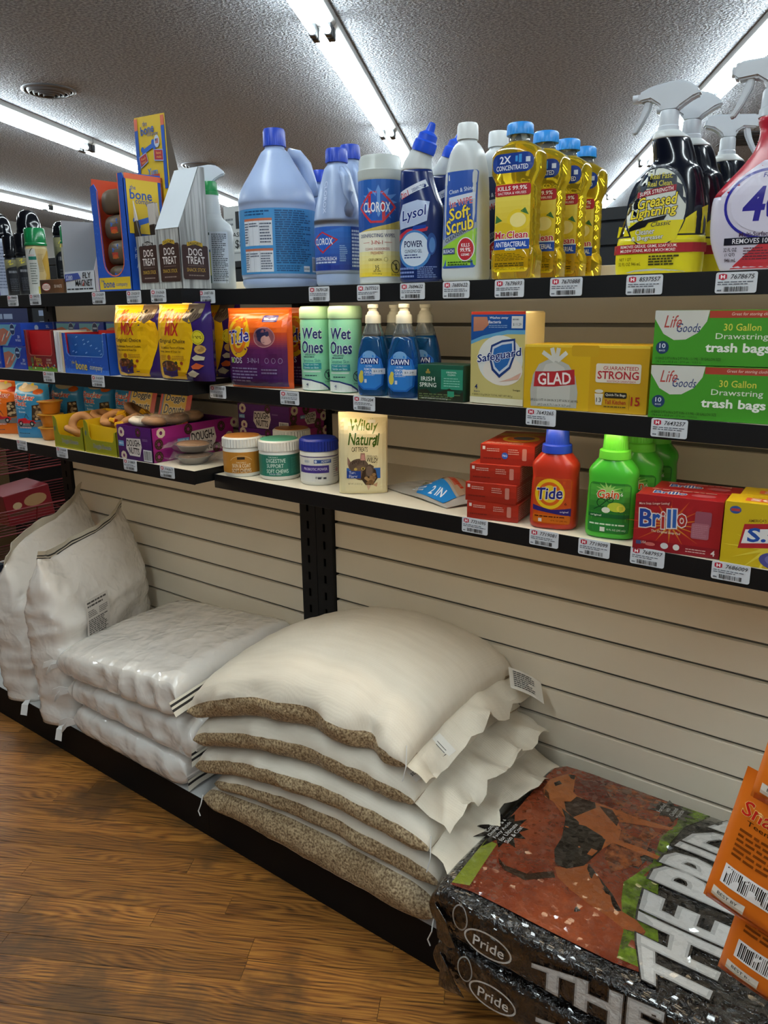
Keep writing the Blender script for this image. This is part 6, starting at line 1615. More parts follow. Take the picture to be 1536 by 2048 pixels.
# cat food bags
def catfood(label, x, y, rz, seed, sc=1., wide=False):
    w, h, d = .178, .176, .055
    t = thing('cat_food_bag', label, 'cat food bag', (x, y, MLZ), rz, 'yellow and purple cat food bags'); t.scale = (sc, 1, 1)
    obj('pouch', pouch(bmesh.new(), w, h, d, seed, bot=.6, puff=.55), mat('catfood_purple', '#2f1d5c', .2, bump=(16, .55, (1, 1, .5), .008)), t, smooth=True)
    p = Print()
    k_ = .024 if wide else 0
    p.poly([(-w / 2 + .002, .003), (.020 + k_, .003), (.036 + k_, .03), (.050 + k_, .07), (.056 + k_, .10), (.050 + k_, .13), (.03, .15), (.028, h - .002), (-w / 2 + .002, h - .002)], '#d8a812'); p.poly([(-w / 2 + .002, .003), (-.07, .003), (-.072, h - .002), (-w / 2 + .002, h - .002)], '#c89a10')
    p.poly([(.022, .136), (.046, .128), (.07, .142), (.074, h - .004), (.018, h - .004)], '#5c4d40'); p.ell(.038, .158, .010, .009, '#8a7a60', 16); p.ell(.038, .158, .005, .006, '#1c1812', 12); p.ell(.066, .156, .006, .006, '#8a7a60', 12)
    for k in range(6): p.line([(.03 + .007 * k, .140), (.034 + .007 * k, .150)], .0014, '#2c241c')
    p.text('Meow', -.016, .148, .072, .030, '#c8501a', .03, .12, -.04, '#d8741a', .02); p.text('MIX', -.016, .116, .046, .028, '#a82c24', .05, .08, -.03, '#d8541a', .02)
    p.text('Original Choice', -.018, .088, .096, .012, '#33281c', .015); p.text('The Delicious Flavors of Chicken,', -.018, .074, .092, .006, '#3a2c18', .02); p.text('Turkey, Salmon & Ocean Fish', -.026, .065, .078, .006, '#3a2c18', .02)
    p.ell(-.030, .052, .006, .006, '#9c5a1c', 16); p.small(-.02, .046, .024, .057, 3, '#8a5a1c', 3, .35); p.small(-.064, .046, -.040, .057, 3, '#a8701c', 4, .35)
    p.poly([(-.062, .036), (-.056, .012), (-.03, .007), (-.006, .010), (.002, .030), (-.03, .026)], '#2e2462'); p.ell(-.030, .033, .032, .012, '#4a2f1c', 26, -.06)
    rnd = random.Random(seed)
    for k in range(22): a = rnd.uniform(0, 6.28); r_ = rnd.random() ** .5; p.ell(-.030 + .028 * r_ * math.cos(a), .034 + .010 * r_ * math.sin(a), .004, .003, rnd.choice(('#6a3a1e', '#7a4424', '#5a3018', '#8a5530')), 7)
    for cx, cz, c in ((.014, .040, '#8a3a1e'), (.006, .028, '#7a3a1c'), (-.004, .040, '#3a3a22')): p.ell(cx, cz, .005, .004, c, 10)
    if not wide: p.ell(.066, .098, .014, .016, '#c9ba2a', 24); p.text('100%', .066, .098, .018, .007, '#2c2a12', .03); p.ring(.066, .098, .012, .0138, .0008, '#4a4612', 24)
    if not wide: p.ell(.070, .072, .013, .010, '#b08a4a', 10); p.ell(.072, .072, .008, .006, '#8a6a3a', 8); p.poly([(.05, .053), (.062, .060), (.080, .055), (.078, .048), (.056, .047)], '#b0a890'); p.poly([(.046, .034), (.060, .042), (.078, .036), (.066, .028), (.050, .028)], '#b8532c'); p.poly([(.034, .018), (.050, .026), (.066, .018), (.052, .009), (.038, .012)], '#b0a690')
    p.build('front_print', pouch_front(w, h, d, seed, bot=.6, puff=.55), t, m=INK_GLOSS, cutu=.010, cutv=.010)
    return t
catfood('yellow and purple cat food bag, left one in front', -1.662, LY + .038, math.radians(4), 11, 1.0, True)
catfood('yellow and purple cat food bag, right one in front', -1.486, LY + .032, math.radians(2), 12)
catfood('purple cat food bag in shade, behind the right front one', -1.503, LY + .140, 0, 13)
catfood('yellow cat food bag at the back, behind the left front one', -1.69, LY + .142, 0, 14)
# ================================================================ bottom shelf, right bay
RZ = LZ['lr'] + .0008; RLZ = LZ['ll'] + .0008
JARW = mat('jar_white', '#d6d6d0', .3, sss=.05)
def jar(label, x, y, r, h, mlid, mtop, lab, rz, hl=.024, ribs=40, group='tubs of pet chews'):
    t = thing('chew_jar', label, 'jar', (x, y, RZ), rz, group)
    obj('jar_body', lathe([(r * .93, 0), (r * .985, .004), (r, .010), (r, h - hl - .006), (r * .97, h - hl - .002), (r * .95, h - hl)], 48), JARW, t, smooth=True, angle=40)
    cap(t, r * 1.03, h - hl, h - .0006, mlid, 'lid', ribs, taper=.99)
    obj('lid_disc', lathe([(r * .92, h - .0008), (r * .9, h + .0006), (.0005, h + .0006)], 40, cap0=False, cap1=False), mtop, t, smooth=True, angle=40, label='printed disc on the lid')
    p = Print(); lab(p, r, h - hl); p.build('wrap_label', face_cyl(r), t, m=INK_CARD, cutu=.008)
    return t
def lab_orange(p, r, h):
    p.rect(-.145, .009, .12, h - .010, '#b0782a'); p.ring(0, h - .040, .030, .022, .0008, '#d8c09a', 18, .5, PI - .5)
    p.rect(-.009, h - .027, .009, h - .021, '#2a2016'); p.text('THE DAILY', 0, h - .034, .024, .003, '#e0cfae'); p.text('SKIN & COAT', 0, h - .0415, .044, .009, '#e4d8c0', .01); p.text('SOFT CHEWS', 0, h - .053, .046, .009, '#e4d8c0', .01); p.text('DOGS NEED', 0, h - .0605, .028, .003, '#e0cfae'); p.text('NATURAL SALMON FLAVOR', 0, .0145, .034, .003, '#33220e', .02)
    p.small(.052, .014, .085, h - .014, 10, '#7a4c16', 3, .3)
def lab_teal(p, r, h):
    p.rect(-.145, .009, .12, h - .008, '#24705e'); p.rect(.018, .009, .12, h - .008, '#20675a')
    p.text('THE DAILY', -.016, h - .013, .024, .003, '#c4dcd2'); p.text('DIGESTIVE', -.010, h - .021, .046, .009, '#d2e0d6', .01); p.text('SUPPORT', -.012, h - .033, .040, .009, '#d2e0d6', .01); p.text('SOFT CHEWS', -.007, h - .0455, .052, .009, '#d2e0d6', .01); p.text('DOGS NEED', -.012, h - .0525, .028, .003, '#c4dcd2'); p.rect(-.024, .0135, .0, .0165, '#1f4f6a')
    p.small(.026, .014, .068, h - .014, 14, '#4f9482', 5, .32)
def lab_blue(p, r, h):
    p.rect(-.13, .009, .12, h - .010, '#cdcdc8'); p.rect(-.13, h - .013, .12, h - .011, '#3a2a66'); p.rect(-.010, h - .026, .030, h - .018, '#2a4a8c'); p.text('ADEPPT', .017, h - .022, .022, .005, '#d0d8e6', .02); p.small(-.034, h - .026, -.014, h - .018, 1, '#a8b0bc', 2, .7); p.ell(-.006, h - .022, .003, .003, '#c0cce0', 10)
    p.rect(-.05, h - .048, .024, h - .031, '#3a2a7a'); p.text('PROBIOTIC POWER', -.008, h - .039, .056, .006, '#c9c4dc', .02)
    p.small(-.04, .024, .01, h - .052, 4, '#9aa0ac', 3, .3); p.small(.036, .016, .062, h - .016, 9, '#6a7080', 4, .3); p.text('***', .0, .018, .016, .006, '#3a3a4a', .01); p.ell(.048, .032, .005, .005, '#b08a94', 12)
    for k in range(2): p.rect(-.002 + .012 * k, .0145, .005 + .012 * k, .0185, '#2c2c3c')
OD = mat('lid_disc_orange', '#b87a3a', .35); TD = mat('lid_disc_teal', '#5aa88c', .35); LIDB = mat('lid_navy', '#1d2f8c', .35)
j1 = jar('white tub of chews with orange label, front left', -1.394, -.3175, .0463, .0925, JARW, OD, lab_orange, math.radians(42))
jar('white tub of chews with teal label', -1.295, -.293, .0475, .0905, JARW, TD, lab_teal, math.radians(46))
jar('white tub with blue lid and purple label band', -1.178, -.284, .0430, .102, LIDB, LIDB, lab_blue, math.radians(40), .026)
dup(j1, (-1.378, -.165, RZ), 'white tub of chews with an orange lid disc, behind the teal tub')
# cat treats pouch
w, h, d = .103, .172, .038
t = thing('cat_treat_pouch', 'cream cat treats pouch with green lettering and a tabby picture', 'treat pouch', (-1.030, -.308, RZ), math.radians(40), tilt=(0, math.radians(.5)))
obj('pouch', pouch(bmesh.new(), w, h, d, 21, bot=.7, puff=.5), mat('pouch_cream', '#d9cb9c', .35, bump=(20, .3)), t, smooth=True)
p = Print(); GR, GD = '#5a6e22', '#3f5a1c'
p.rect(-w / 2 + .003, .003, w / 2 - .003, h - .003, '#d9cda2'); p.rect(-w / 2 + .004, h - .012, w / 2 - .004, h - .010, '#c8b88a')
p.text('Wildly', .001, .143, .060, .030, GR, .05, .15, .02, '#e2d8b4', .03); p.text('Natural', .001, .117, .064, .026, GD, .05, .12, -.02, '#e2d8b4', .03); p.line([(.029, .125), (.026, .108), (.021, .101)], .004, GD)
p.text('CAT TREATS', -.008, .0955, .034, .010, '#2c2418', .02)
p.text('DRIVES CATS', .018, .081, .022, .004, '#4a3a26', .0, 0, -.08); p.text('WILD!', .018, .073, .024, .011, '#2c2418', .02, .1, -.1)
p.rect(-.036, .034, .036, .056, '#2f5fa2')
p.poly([(-.034, .080), (-.024, .064), (-.030, .052), (-.034, .064)], '#8a6a5c'); p.poly([(-.006, .088), (.003, .088), (.006, .066), (-.008, .070)], '#9a7868'); p.poly([(-.004, .085), (.002, .085), (.004, .068), (-.006, .072)], '#c08a80')
p.ell(-.010, .060, .021, .016, '#5a4a3c', 24); p.ell(-.006, .046, .018, .016, '#6a5644', 20)
for k in range(7): p.line([(-.024 + .004 * k, .064 + .002 * (k % 3)), (-.021 + .0035 * k, .072)], .0011, '#2c2018')
p.ell(-.001, .055, .004, .0035, '#b8a050', 12); p.ell(-.001, .055, .0016, .0026, '#17130c', 10); p.ell(-.017, .054, .0035, .003, '#b8a050', 12)
p.rect(-.036, .034, -.006, .050, '#20408a'); p.text('Tuna', -.024, .0465, .014, .0055, '#c8cfde', .01); p.text('Flavor', -.022, .0385, .018, .0065, '#c8cfde', .01)
p.poly([(-.002, .050), (.012, .062), (.026, .052), (.030, .034), (.020, .020), (.004, .020), (-.006, .034)], '#3a2c22'); p.poly([(.006, .062), (.014, .065), (.022, .060), (.020, .036), (.004, .038)], '#54463a')
rnd = random.Random(6)
for k in range(16): p.ell(rnd.uniform(.001, .024), rnd.uniform(.023, .044), .0042, .0036, rnd.choice(('#8a6a44', '#7a5a38', '#9a7a50', '#6a4e30')), 8)
p.ell(.012, .050, .007, .011, '#6a584c', 16); p.poly([(.006, .020), (.010, .008), (.016, .020)], '#c8a488'); p.poly([(.020, .020), (.030, .026), (.028, .016)], '#b88a6c')
p.text('NET WT. 2.5 OZ (71 g)', -.018, .022, .030, .0045, '#5a5040', .0); p.rect(.010, .150, .026, .156, '#d8d4c4')
p.build('front_print', pouch_front(w, h, d, 21, bot=.7, puff=.5), t, m=INK_GLOSS, cutu=.008, cutv=.008)
# flat empty-looking treat bag lying on the shelf
t = thing('flat_treat_bag', 'thin blue and brown treat bag lying flat beside the red boxes', 'treat bag', (-.892, -.222, RZ), math.radians(-20))
def fz(u, v): return .004 + .034 * math.exp(-((u - .62) / .25) ** 2 - ((v - .5) / .4) ** 2) + .006 * math.sin(u * 9 + v * 3) * v * (1 - v) + .002 * nz((u, v, 0), 7, 2)
bw, bl = .14, .235
sh = lambda u, v: Vector(((u - .5) * bl + .02 * v, (v - .5) * bw, max(.0012, fz(u, v) * (.4 + .6 * min(1, 4 * v, 4 * (1 - v))))))
obj('bag', grid(24, 16, sh, thick=.0012), mat('bag_clear_white', '#b9b4ac', .2, trans=.2, bump=(20, .4)), t, smooth=True, angle=50)
p = Print()
p.poly([(.0, -.06), (.095, -.062), (.098, -.03), (.02, -.012), (-.035, -.004), (-.05, -.012)], '#2a7fc4'); p.poly([(-.04, .0), (.02, -.008), (.098, -.024), (.1, .06), (-.01, .058)], '#a88e74'); p.poly([(-.03, .012), (.02, .0), (.05, .05), (.0, .056)], '#8a6a5c')
p.ell(.07, .035, .036, .02, '#b48a58', 20); p.poly([(-.01, .004), (.07, -.014), (.072, .0), (-.004, .014)], '#b8604a'); p.small(-.004, .014, .046, .028, 1, '#b0352a', 2, .7); p.small(.05, -.010, .084, .002, 1, '#b8452c', 3, .7); p.text('2 IN', .052, -.044, .04, .018, '#dfe8f0', .04, 0, .1); p.small(-.03, -.052, .02, -.03, 3, '#c8d8e4', 4)
p.poly([(-.08, .02), (-.05, -.01), (-.04, .0), (-.05, .03)], '#6a7a5a')
p.build('bag_print', lambda u, v, hh: sh(min(1, max(0, (u - .02 * (v / bw + .5)) / bl + .5)), min(1, max(0, v / bw + .5))) + Vector((0, 0, .0012 + hh)), t, m=INK_GLOSS, cutu=.008, cutv=.008)
# stacked red boxes
RB = mat('carton_scarlet', '#b5301a', .35)
def redbox(label, x, y, z, rz, w, d, h, top=False):
    t = thing('red_box', label, 'detergent box', (x, y, z), rz, 'red detergent boxes in a stack'); w2 = w / 2
    obj('carton', BB(-w2, w2, 0, d, 0, h, bev=.001), RB, t)
    p = Print(); p.grad(-w2, 0, w2, h, '#8a1f12', '#a82a18', 3); p.rect(-w2 + .004, h - .010, -w2 + .009, h - .004, '#d8cfc8'); p.small(-w2 + .012, h * .62, -w2 + .036, h * .82, 2, '#c8a49a', 3, .4); p.small(-w2 + .006, h * .22, -w2 + .04, h * .34, 1, '#6a1a12', 4, .5); p.small(.002, h * .5, .022, h * .82, 3, '#c89a8c', 5, .35); p.rect(.028, h * .25, .036, h * .85, '#b8786a', .002)
    p.build('front_print', face_front(0, 0), t, m=INK_CARD)
    p = Print(); p.small(.006, .004, d - .008, h - .004, 7, '#d8a898', 6, .3); p.build('side_print', face_right(w2, 0), t, m=INK_CARD)
    if top:
        p = Print(); p.ell(.006, .074, .034, .040, '#c8a02a', 28); p.ell(.006, .074, .026, .032, '#c85a1c', 28); p.ell(.01, .08, .020, .018, '#3a4a5a', 20); p.poly([(-w2 + .004, .10), (w2 - .004, .125), (w2 - .004, .15), (-w2 + .004, .13)], '#b8862a'); p.small(-w2 + .006, .006, w2 - .006, .024, 2, '#d8a090', 6); p.build('top_print', face_top(0, 0, h), t, m=INK_CARD)
        p = Print(); p.ell(-.004, h * .45, .006, .006, '#2a55a8', 16); p.text('P&G', -.004, h * .45, .008, .004, '#d8dce8', .02); p.build('round_mark', lambda u, v, hh: (u, -.0004 - hh, v), t, m=INK_CARD)
    return t
for k, (x, y, rz, w_, d_, h_) in enumerate(((-.690, -.352, 11, .098, .150, .033), (-.694, -.353, 9, .098, .150, .035), (-.690, -.347, 12, .094, .150, .034), (-.672, -.335, 13, .100, .165, .036))):
    z = RZ + (0, .0334, .0688, .1032)[k]
    redbox('red detergent box, %s of the stack of four' % ('lowest', 'second from the bottom', 'third from the bottom', 'topmost')[k], x, y, z, math.radians(rz), w_, d_, h_, k == 3)
# detergent bottles
def detergent(label, x, y, rz, mb, mc, lab, group, capc):
    t = thing('detergent_bottle', label, 'detergent bottle', (x, y, RZ), rz, group)
    S = smooth_secs([(0, .036, .024, 3), (.004, .0405, .0285, 3.2), (.02, .0415, .0295, 3.2), (.07, .0405, .029, 3), (.095, .0395, .0285, 2.8), (.108, .041, .0285, 2.6), (.118, .0385, .0275, 2.4), (.130, .029, .0245, 2.1), (.136, .0235, .0225, 2)], 3)
    obj('bottle_body', body(S, 44), mb, t, smooth=True)
    cap(t, .0262, .134, .149, mc, 'collar', 0, taper=.97)
    cap(t, .0205, .1485, .177, mc, 'cap', 32, taper=.95)
    p = Print(); lab(p); p.build('front_label', face_secs(S), t, m=INK_GLOSS, cutu=.008, cutv=.01)
    return t
def lab_tide(p):
    p.rect(-.033, .010, .033, .092, '#b8481a', .006); p.grad(-.031, .012, .031, .09, '#c45218', '#a83a1c', 5); p.ring(-.004, .064, .026, .027, .006, '#d8b41e', 32); p.ring(-.004, .064, .020, .021, .006, '#c85a1a', 32); p.ell(-.004, .064, .0145, .0155, '#d8b82a', 26)
    p.text('Tide', -.004, .065, .046, .021, '#22246a', .05, .15, .1, '#d8d4da', .05); p.poly([(-.033, .034), (-.033, .043), (.0, .036), (.033, .040), (.033, .026), (.0, .030)], '#2b2264'); p.text('original', .022, .033, .014, .004, '#cfc8dc', .01); p.text('6', .024, .048, .004, .005, '#4a1a10', .02)
    p.rect(-.032, .012, .032, .027, '#c06018', .003); p.small(-.029, .0215, .024, .0255, 1, '#4a1c10', 3); p.rect(-.022, .0135, -.016, .0195, '#d8ccc0'); p.text('10 FL OZ (295 mL)', .014, .0165, .028, .0035, '#3a1810', .01)
def lab_gain(p):
    p.rect(-.034, .010, .034, .096, '#2f7a2c', .008); p.grad(-.032, .046, .032, .092, '#256a2c', '#4fa03a', 5); p.bursts(-.002, .082, .008, .018, 14, '#9cc86a', 1.2, .8, 2)
    p.text('Gain', -.002, .077, .036, .015, '#c8541e', .05, .12, .05, '#e8e4d8', .05); p.ell(.012, .056, .014, .008, '#b8c43a', 18); p.ell(.020, .054, .007, .006, '#d8d04a', 12); p.ell(-.004, .050, .007, .005, '#d8dcc8', 12); p.ring(-.012, .062, .008, .008, .0016, '#1c4a22', 18, .5, 5.5); p.line([(-.024, .050), (-.014, .056), (-.004, .066), (.004, .072)], .0018, '#1c4a22'); p.ring(.002, .068, .006, .005, .0014, '#1c4a22', 14)
    p.rect(-.033, .037, .033, .0435, '#1f6030'); p.text('original', -.020, .040, .018, .004, '#d8e4cc', .01); p.text('6', .020, .078, .004, .006, '#d8e4cc', .02); p.rect(-.033, .012, .033, .030, '#277a34'); p.small(-.03, .023, .028, .028, 1, '#c8dcc0', 3); p.rect(-.012, .013, -.004, .0205, '#d8dcd0'); p.text('10 FL OZ (295 mL)', .014, .0165, .030, .004, '#d0e0c8', .01)
detergent('small red laundry detergent bottle with blue cap', -.582, -.320, math.radians(14), mat('detergent_red', '#b0301c', .28), mat('cap_ultramarine', '#2340b0', .35), lab_tide, None, 0)
GB = mat('detergent_green', '#44b032', .25); GC = mat('cap_lime', '#62c83a', .3)
g0_ = detergent('bright green detergent bottle, front one of the three', -.478, -.318, math.radians(10), GB, GC, lab_gain, 'bright green detergent bottles', 0)
dup(g0_, (-.470, -.225, RZ), 'bright green detergent bottle, middle one of the three'); dup(g0_, (-.475, -.125, RZ), 'bright green detergent bottle, back one of the three')
# soap pad boxes
def brillo(label, x, y, rz):
    t, w = carton('soap_pad_box', label, 'soap pad box', x - .065, x + .065, y, .058, RZ, .090, mat('carton_deep_red', '#98161e', .4), 'red soap pad boxes', rz)
    p = Print(); h = .09; p.rect(-w, 0, w, h, '#9c1a20'); p.bursts(-.010, .046, .012, .062, 16, '#b8501c', 1.0, .62, 5); p.bursts(-.010, .046, .008, .04, 16, '#c8862a', 1.0, .6, 6)
    p.poly([(-.062, .070), (-.010, .076), (-.010, .083), (-.062, .078)], '#8a1420'); p.text('More Soap, Longer Lasting!', -.036, .0765, .046, .0045, '#dcc8b8', .01, .1, .1)
    for i, (c, s) in enumerate((('#1f3f8c', 'B'), ('#1f4f9c', 'r'), ('#a82a24', 'i'), ('#2a5aa0', 'l'), ('#2a5aa0', 'l'), ('#a0241f', 'o'))):
        xx, ww = ((-.047, .020), (-.031, .012), (-.021, .005), (-.012, .0055), (-.004, .0055), (.007, .014))[i]
        p.text(s, xx, .052 + .001 * i + (.0 if s in 'Bl' else -.003), ww, .030 if s in 'Bl' else (.027 if s == 'i' else .021), c, .05, 0, .04, '#d8d0cc', .06)
    p.text('The Original Soap Pad', -.016, .032, .044, .005, '#e0d8b8', .01, .1); p.rect(.026, .048, .050, .072, '#8a4a5a', .003); p.rect(.022, .028, .048, .053, '#9c5f6c', .003); p.small(.024, .030, .046, .051, 7, '#b07a86', 3, .3)
    p.rect(-w, 0, w, .016, '#861420'); p.rect(-.060, .008, -.052, .014, '#34406a'); p.text('USA', -.048, .012, .008, .004, '#c8b8b0'); p.ell(-.038, .010, .008, .003, '#b8605a', 12); p.ell(-.016, .010, .006, .005, '#c8c8c4', 14); p.ell(.002, .010, .005, .005, '#dcdcd6', 14); p.small(.016, .004, .046, .012, 2, '#d8b0a8', 3, .35); p.text('4', .056, .008, .006, .009, '#e4dcd8', .04)
    p.build('front_print', face_front(0, 0), t, m=INK_CARD)
    p = Print(); p.text('Brillo', -.018, .028, .050, .020, '#234a92', .05, 0, .05, '#d8d0cc', .06); p.rect(-.030, .020, .006, .036, '#c8b23a', .003) if False else None; p.ell(.032, .026, .018, .010, '#a8505a', 18); p.small(-.05, .044, .05, .052, 1, '#c89a90', 3)
    p.build('top_print', face_top(0, 0, h), t, m=INK_CARD); return t
r0 = brillo('red soap pad box with two pink pads, front one', -.356, -.360, math.radians(7))
dup(r0, (-.349, -.300, RZ), 'red soap pad box, behind the front one')
def sos(label, x, y, rz):
    t, w = carton('steel_wool_box', label, 'soap pad box', x - .065, x + .065, y, .058, RZ, .096, mat('carton_lemon', '#c8a818', .4), 'yellow soap pad boxes', rz)
    p = Print(); h = .096; p.rect(-w, 0, w, h, '#c4a818'); p.bursts(.0, .03, .012, .06, 14, '#d8c440', 1, .8, 3); p.ell(-.050, .084, .008, .006, '#2f4f8c', 14); p.rect(-.056, .082, -.044, .086, '#a83a3a'); p.text("AMERICA'S #1", -.016, .071, .030, .005, '#5a3a14', .02, .1, .1)
    p.poly([(-.042, .026), (-.036, .064), (.064, .078), (.064, .040)], '#a8242c'); p.poly([(-.038, .034), (-.034, .056), (.064, .070), (.064, .048)], '#dcdcd8'); p.text('S.O.S', .012, .053, .086, .022, '#1f4a9c', .06, .1, .12)
    p.text('STEEL WOOL', .036, .030, .05, .006, '#a8242c', .03, .1, .1); p.ell(.016, .012, .028, .014, '#4a4a86', 24, -.1); p.ell(.018, .013, .022, .010, '#6a6aa4', 20, -.1); p.build('front_print', face_front(0, 0), t, m=INK_CARD)
    p = Print(); p.rect(-.04, .014, .03, .036, '#c8583a'); p.text('SOS', -.005, .025, .056, .016, '#d8cfc0', .05); p.build('top_print', face_top(0, 0, h), t, m=INK_CARD); return t
s0_ = sos('yellow soap pad box with a blue scrubbing pad, front one', -.222, -.358, math.radians(6))
dup(s0_, (-.216, -.298, RZ), 'yellow soap pad box, behind the front one')

# ================================================================ bottom shelf, left bay
def snackbag(label, x, y, rz, col, seed, orange=False):
    w, h, d = .115, .168, .055
    t = thing('snack_bag', label, 'treat bag', (x, y, RLZ), rz, 'snack bags of dog treats')
    obj('pouch', pouch(bmesh.new(), w, h, d, seed, bot=.85, puff=.35), mat('snack_film_' + ('orange' if orange else 'blue'), col, .3, bump=(18, .35)), t, smooth=True)
    p = Print()
    p.ell(-.004, .148, .034, .011, '#b8a88a', 18); p.ell(.034, .138, .016, .008, '#a8501f' if not orange else '#b0301c', 14); p.ell(-.02, .155, .010, .008, '#c8c0b0', 12); p.ell(.006, .157, .006, .005, '#c8b83a', 10)
    p.text('Snacker', -.010, .122, .074, .017, '#b02a24', .04, .1, -.05, '#d8d0c8', .05); p.text('Pack', -.024, .104, .044, .016, '#b02a24', .04, .1, -.05, '#d8d0c8', .05)
    p.text('Tiny Tiny', -.026, .088, .032, .006, '#d8e4ea', .02); p.text('Bones', -.022, .078, .024, .006, '#d8e4ea', .02)
    p.poly([(.012, .052), (.016, .098), (.046, .102), (.048, .056)], '#3a2f26'); rnd = random.Random(seed)
    for k in range(14): p.ell(rnd.uniform(.018, .044), rnd.uniform(.058, .096), .005, .004, rnd.choice(('#8a7458', '#a08a68', '#6a5640', '#b09a78')), 8)
    p.poly([(-w / 2 + .006, .034), (w / 2 - .006, .034), (w / 2 - .006, .052), (-w / 2 + .006, .044)], '#6a6a6c'); p.poly([(-.044, .044), (-.040, .056), (-.012, .060), (-.004, .054), (.020, .054), (.026, .044)], '#a8242c'); p.ell(-.030, .043, .008, .008, '#26262a', 14); p.ell(-.030, .043, .004, .004, '#9a9a9a', 12); p.ell(.012, .043, .008, .008, '#26262a', 14); p.ell(.012, .043, .004, .004, '#9a9a9a', 12); p.line([(-.016, .060), (-.008, .072), (.0, .058)], .0014, '#2a2a2e')
    p.small(-.036, .028, .014, .034, 1, '#c8a0a0', 5, .6); p.small(-.04, .012, .0, .016, 1, '#2a4a5a', 3)
    p.build('front_print', pouch_front(w, h, d, seed, bot=.85, puff=.35), t, m=INK_GLOSS, cutu=.009, cutv=.010); return t
snackbag('orange snack bag with a red car picture at the left frame edge', -2.432, -.350, math.radians(34), '#c8641c', 31, True)
q0 = snackbag('blue snack bag with a red car picture, front one', -2.281, -.345, math.radians(24), '#2f7fb4', 32)
for x, y, l in ((-2.268, -.235, 'right behind the front blue one'), (-2.165, -.190, 'middle one of the back row'), (-2.035, -.165, 'right end of the back row'), (-2.425, -.240, 'left end of the back row')): dup(q0, (x, y, RLZ), 'blue snack bag with a red car picture, ' + l, math.radians(20))
# orange food cups
CUPO = mat('cup_orange', '#b8721e', .35); FOIL = mat('foil_lid', '#c89a3a', .35, metal=.25, bump=(40, .3))
def cup(label, x, y, z):
    t = thing('food_cup', label, 'food cup', (x, y, z), .2, 'orange pet food cups')
    obj('cup_body', lathe([(.022, 0), (.0245, .002), (.0305, .030), (.0315, .034), (.036, .0345), (.0362, .036)], 40), CUPO, t, smooth=True, angle=40)
    obj('foil_lid', lathe([(.0365, .0361), (.0368, .0372), (.030, .0376), (.001, .0380)], 40, cap0=False), FOIL, t, smooth=True, angle=40)
    p = Print(); p.poly([(-.02, -.01), (.016, -.012), (.02, .008), (-.012, .012)], '#b8402a'); p.small(-.010, -.004, .014, .004, 1, '#dcc88a', 3, .6); p.build('lid_print', face_top(0, 0, .0378), t, m=INK_CARD); return t
u0 = cup('orange food cup, bottom of the stack of three', -2.192, -.348, RLZ)
dup(u0, (-2.190, -.346, RLZ + .0385), 'orange food cup, middle of the stack of three'); dup(u0, (-2.188, -.345, RLZ + .077), 'orange food cup, top of the stack of three'); dup(u0, (-2.150, -.285, RLZ), 'orange food cup standing alone behind the stack')
# doggie donut displays
DY_ = mat('carton_donut_yellow', '#d0a818', .4); DG = mat('carton_donut_green', '#8a8a1a', .4)
def donutbox(label, x, y, rz, hd):
    t = thing('donut_display', label, 'display box', (x, y, RLZ), rz, 'yellow donut display boxes'); w = .072; d = .17; h = .086
    obj('front_panel', prism([(-w, 0), (w, 0), (w, h - .022), (w - .008, h - .024), (w - .012, .042), (w - .018, .036), (-w + .030, .036), (-w + .022, .044), (-w + .016, h - .008), (-w + .008, h), (-w, h)], 0, .0014), DG, t)
    tri_box('x', t, [('side_panel', [(w, 0, 0), (w, d, 0), (w, d, h + .004), (w, .03, h - .01), (w, 0, h - .022)], DG), ('side_panel', [(-w, 0, 0), (-w, d, 0), (-w, d, h + .004), (-w, 0, h)], DY_), ('back_panel', [(-w, d, 0), (w, d, 0), (w, d, h + .004), (-w, d, h + .004)], DY_), ('bottom_panel', [(-w, 0, .0005), (w, 0, .0005), (w, d, .0005), (-w, d, .0005)], DY_), ('inner_floor', [(-w + .002, .004, .022), (w - .002, .004, .022), (w - .002, d - .002, .030), (-w + .002, d - .002, .030)], DY_)], DY_)
    if 'right one' in label: tri_box('x', t, [('inner_card', [(-w + .004, .014, .022), (w - .004, .014, .022), (w - .004, .016, h - .016), (-w + .004, .016, h - .012)], DY_)], DY_)
    if hd:
        t2 = thing('donut_sign', hd, 'sign', (x, y, RLZ), rz, 'red and yellow donut signs')
        tri_box('x', t2, [('header_card', [(-w + .065, d + .006, .03), (w + .055, d + .006, .03), (w + .055, d + .046, .160), (-w + .065, d + .046, .160)], mat('header_donut', '#b8352c', .4))], DY_)
    p = Print(); p.rect(-w, 0, w, .004, '#a8a020'); p.text('Doggie Donuts', .006, .019, .080, .014, '#1c1c1a', .03, 0, 0, '#d0d0c0', .06); p.ell(-w + .007, .052, .004, .007, '#5a6a6a', 12); p.build('front_print', face_front(0, 0), t, m=INK_CARD)
    if hd:
        def hf(u, v, hh):
            k = v / .12; return (u + .055, d + .006 + .037 * k - hh, .03 + .12 * k + hh * .3)
        p = Print(); p.rect(-.046, .002, .052, .112, '#c8a02a'); p.rect(-.052, .002, -.046, .112, '#5a6a8a'); p.text('Doggie', .004, .100, .082, .024, '#1c1a16', .06, .12, 0, '#d8cfa8', .06); p.text('Donuts', .004, .072, .086, .026, '#1c1a16', .06, .12, 0, '#d8cfa8', .06); p.ell(.036, .044, .009, .009, '#d8cfc0', 16)
        p.build('header_print', hf, t2, m=INK_CARD)
    return t
donutbox('yellow and green donut display box, half full, left one', -1.992, LY + .008, 0, 'slanted donut sign behind the yellow boxes, left one')
donutbox('yellow and green donut display box with an empty front, right one', -1.836, LY + .006, 0, 'slanted donut sign behind the yellow boxes, right one')
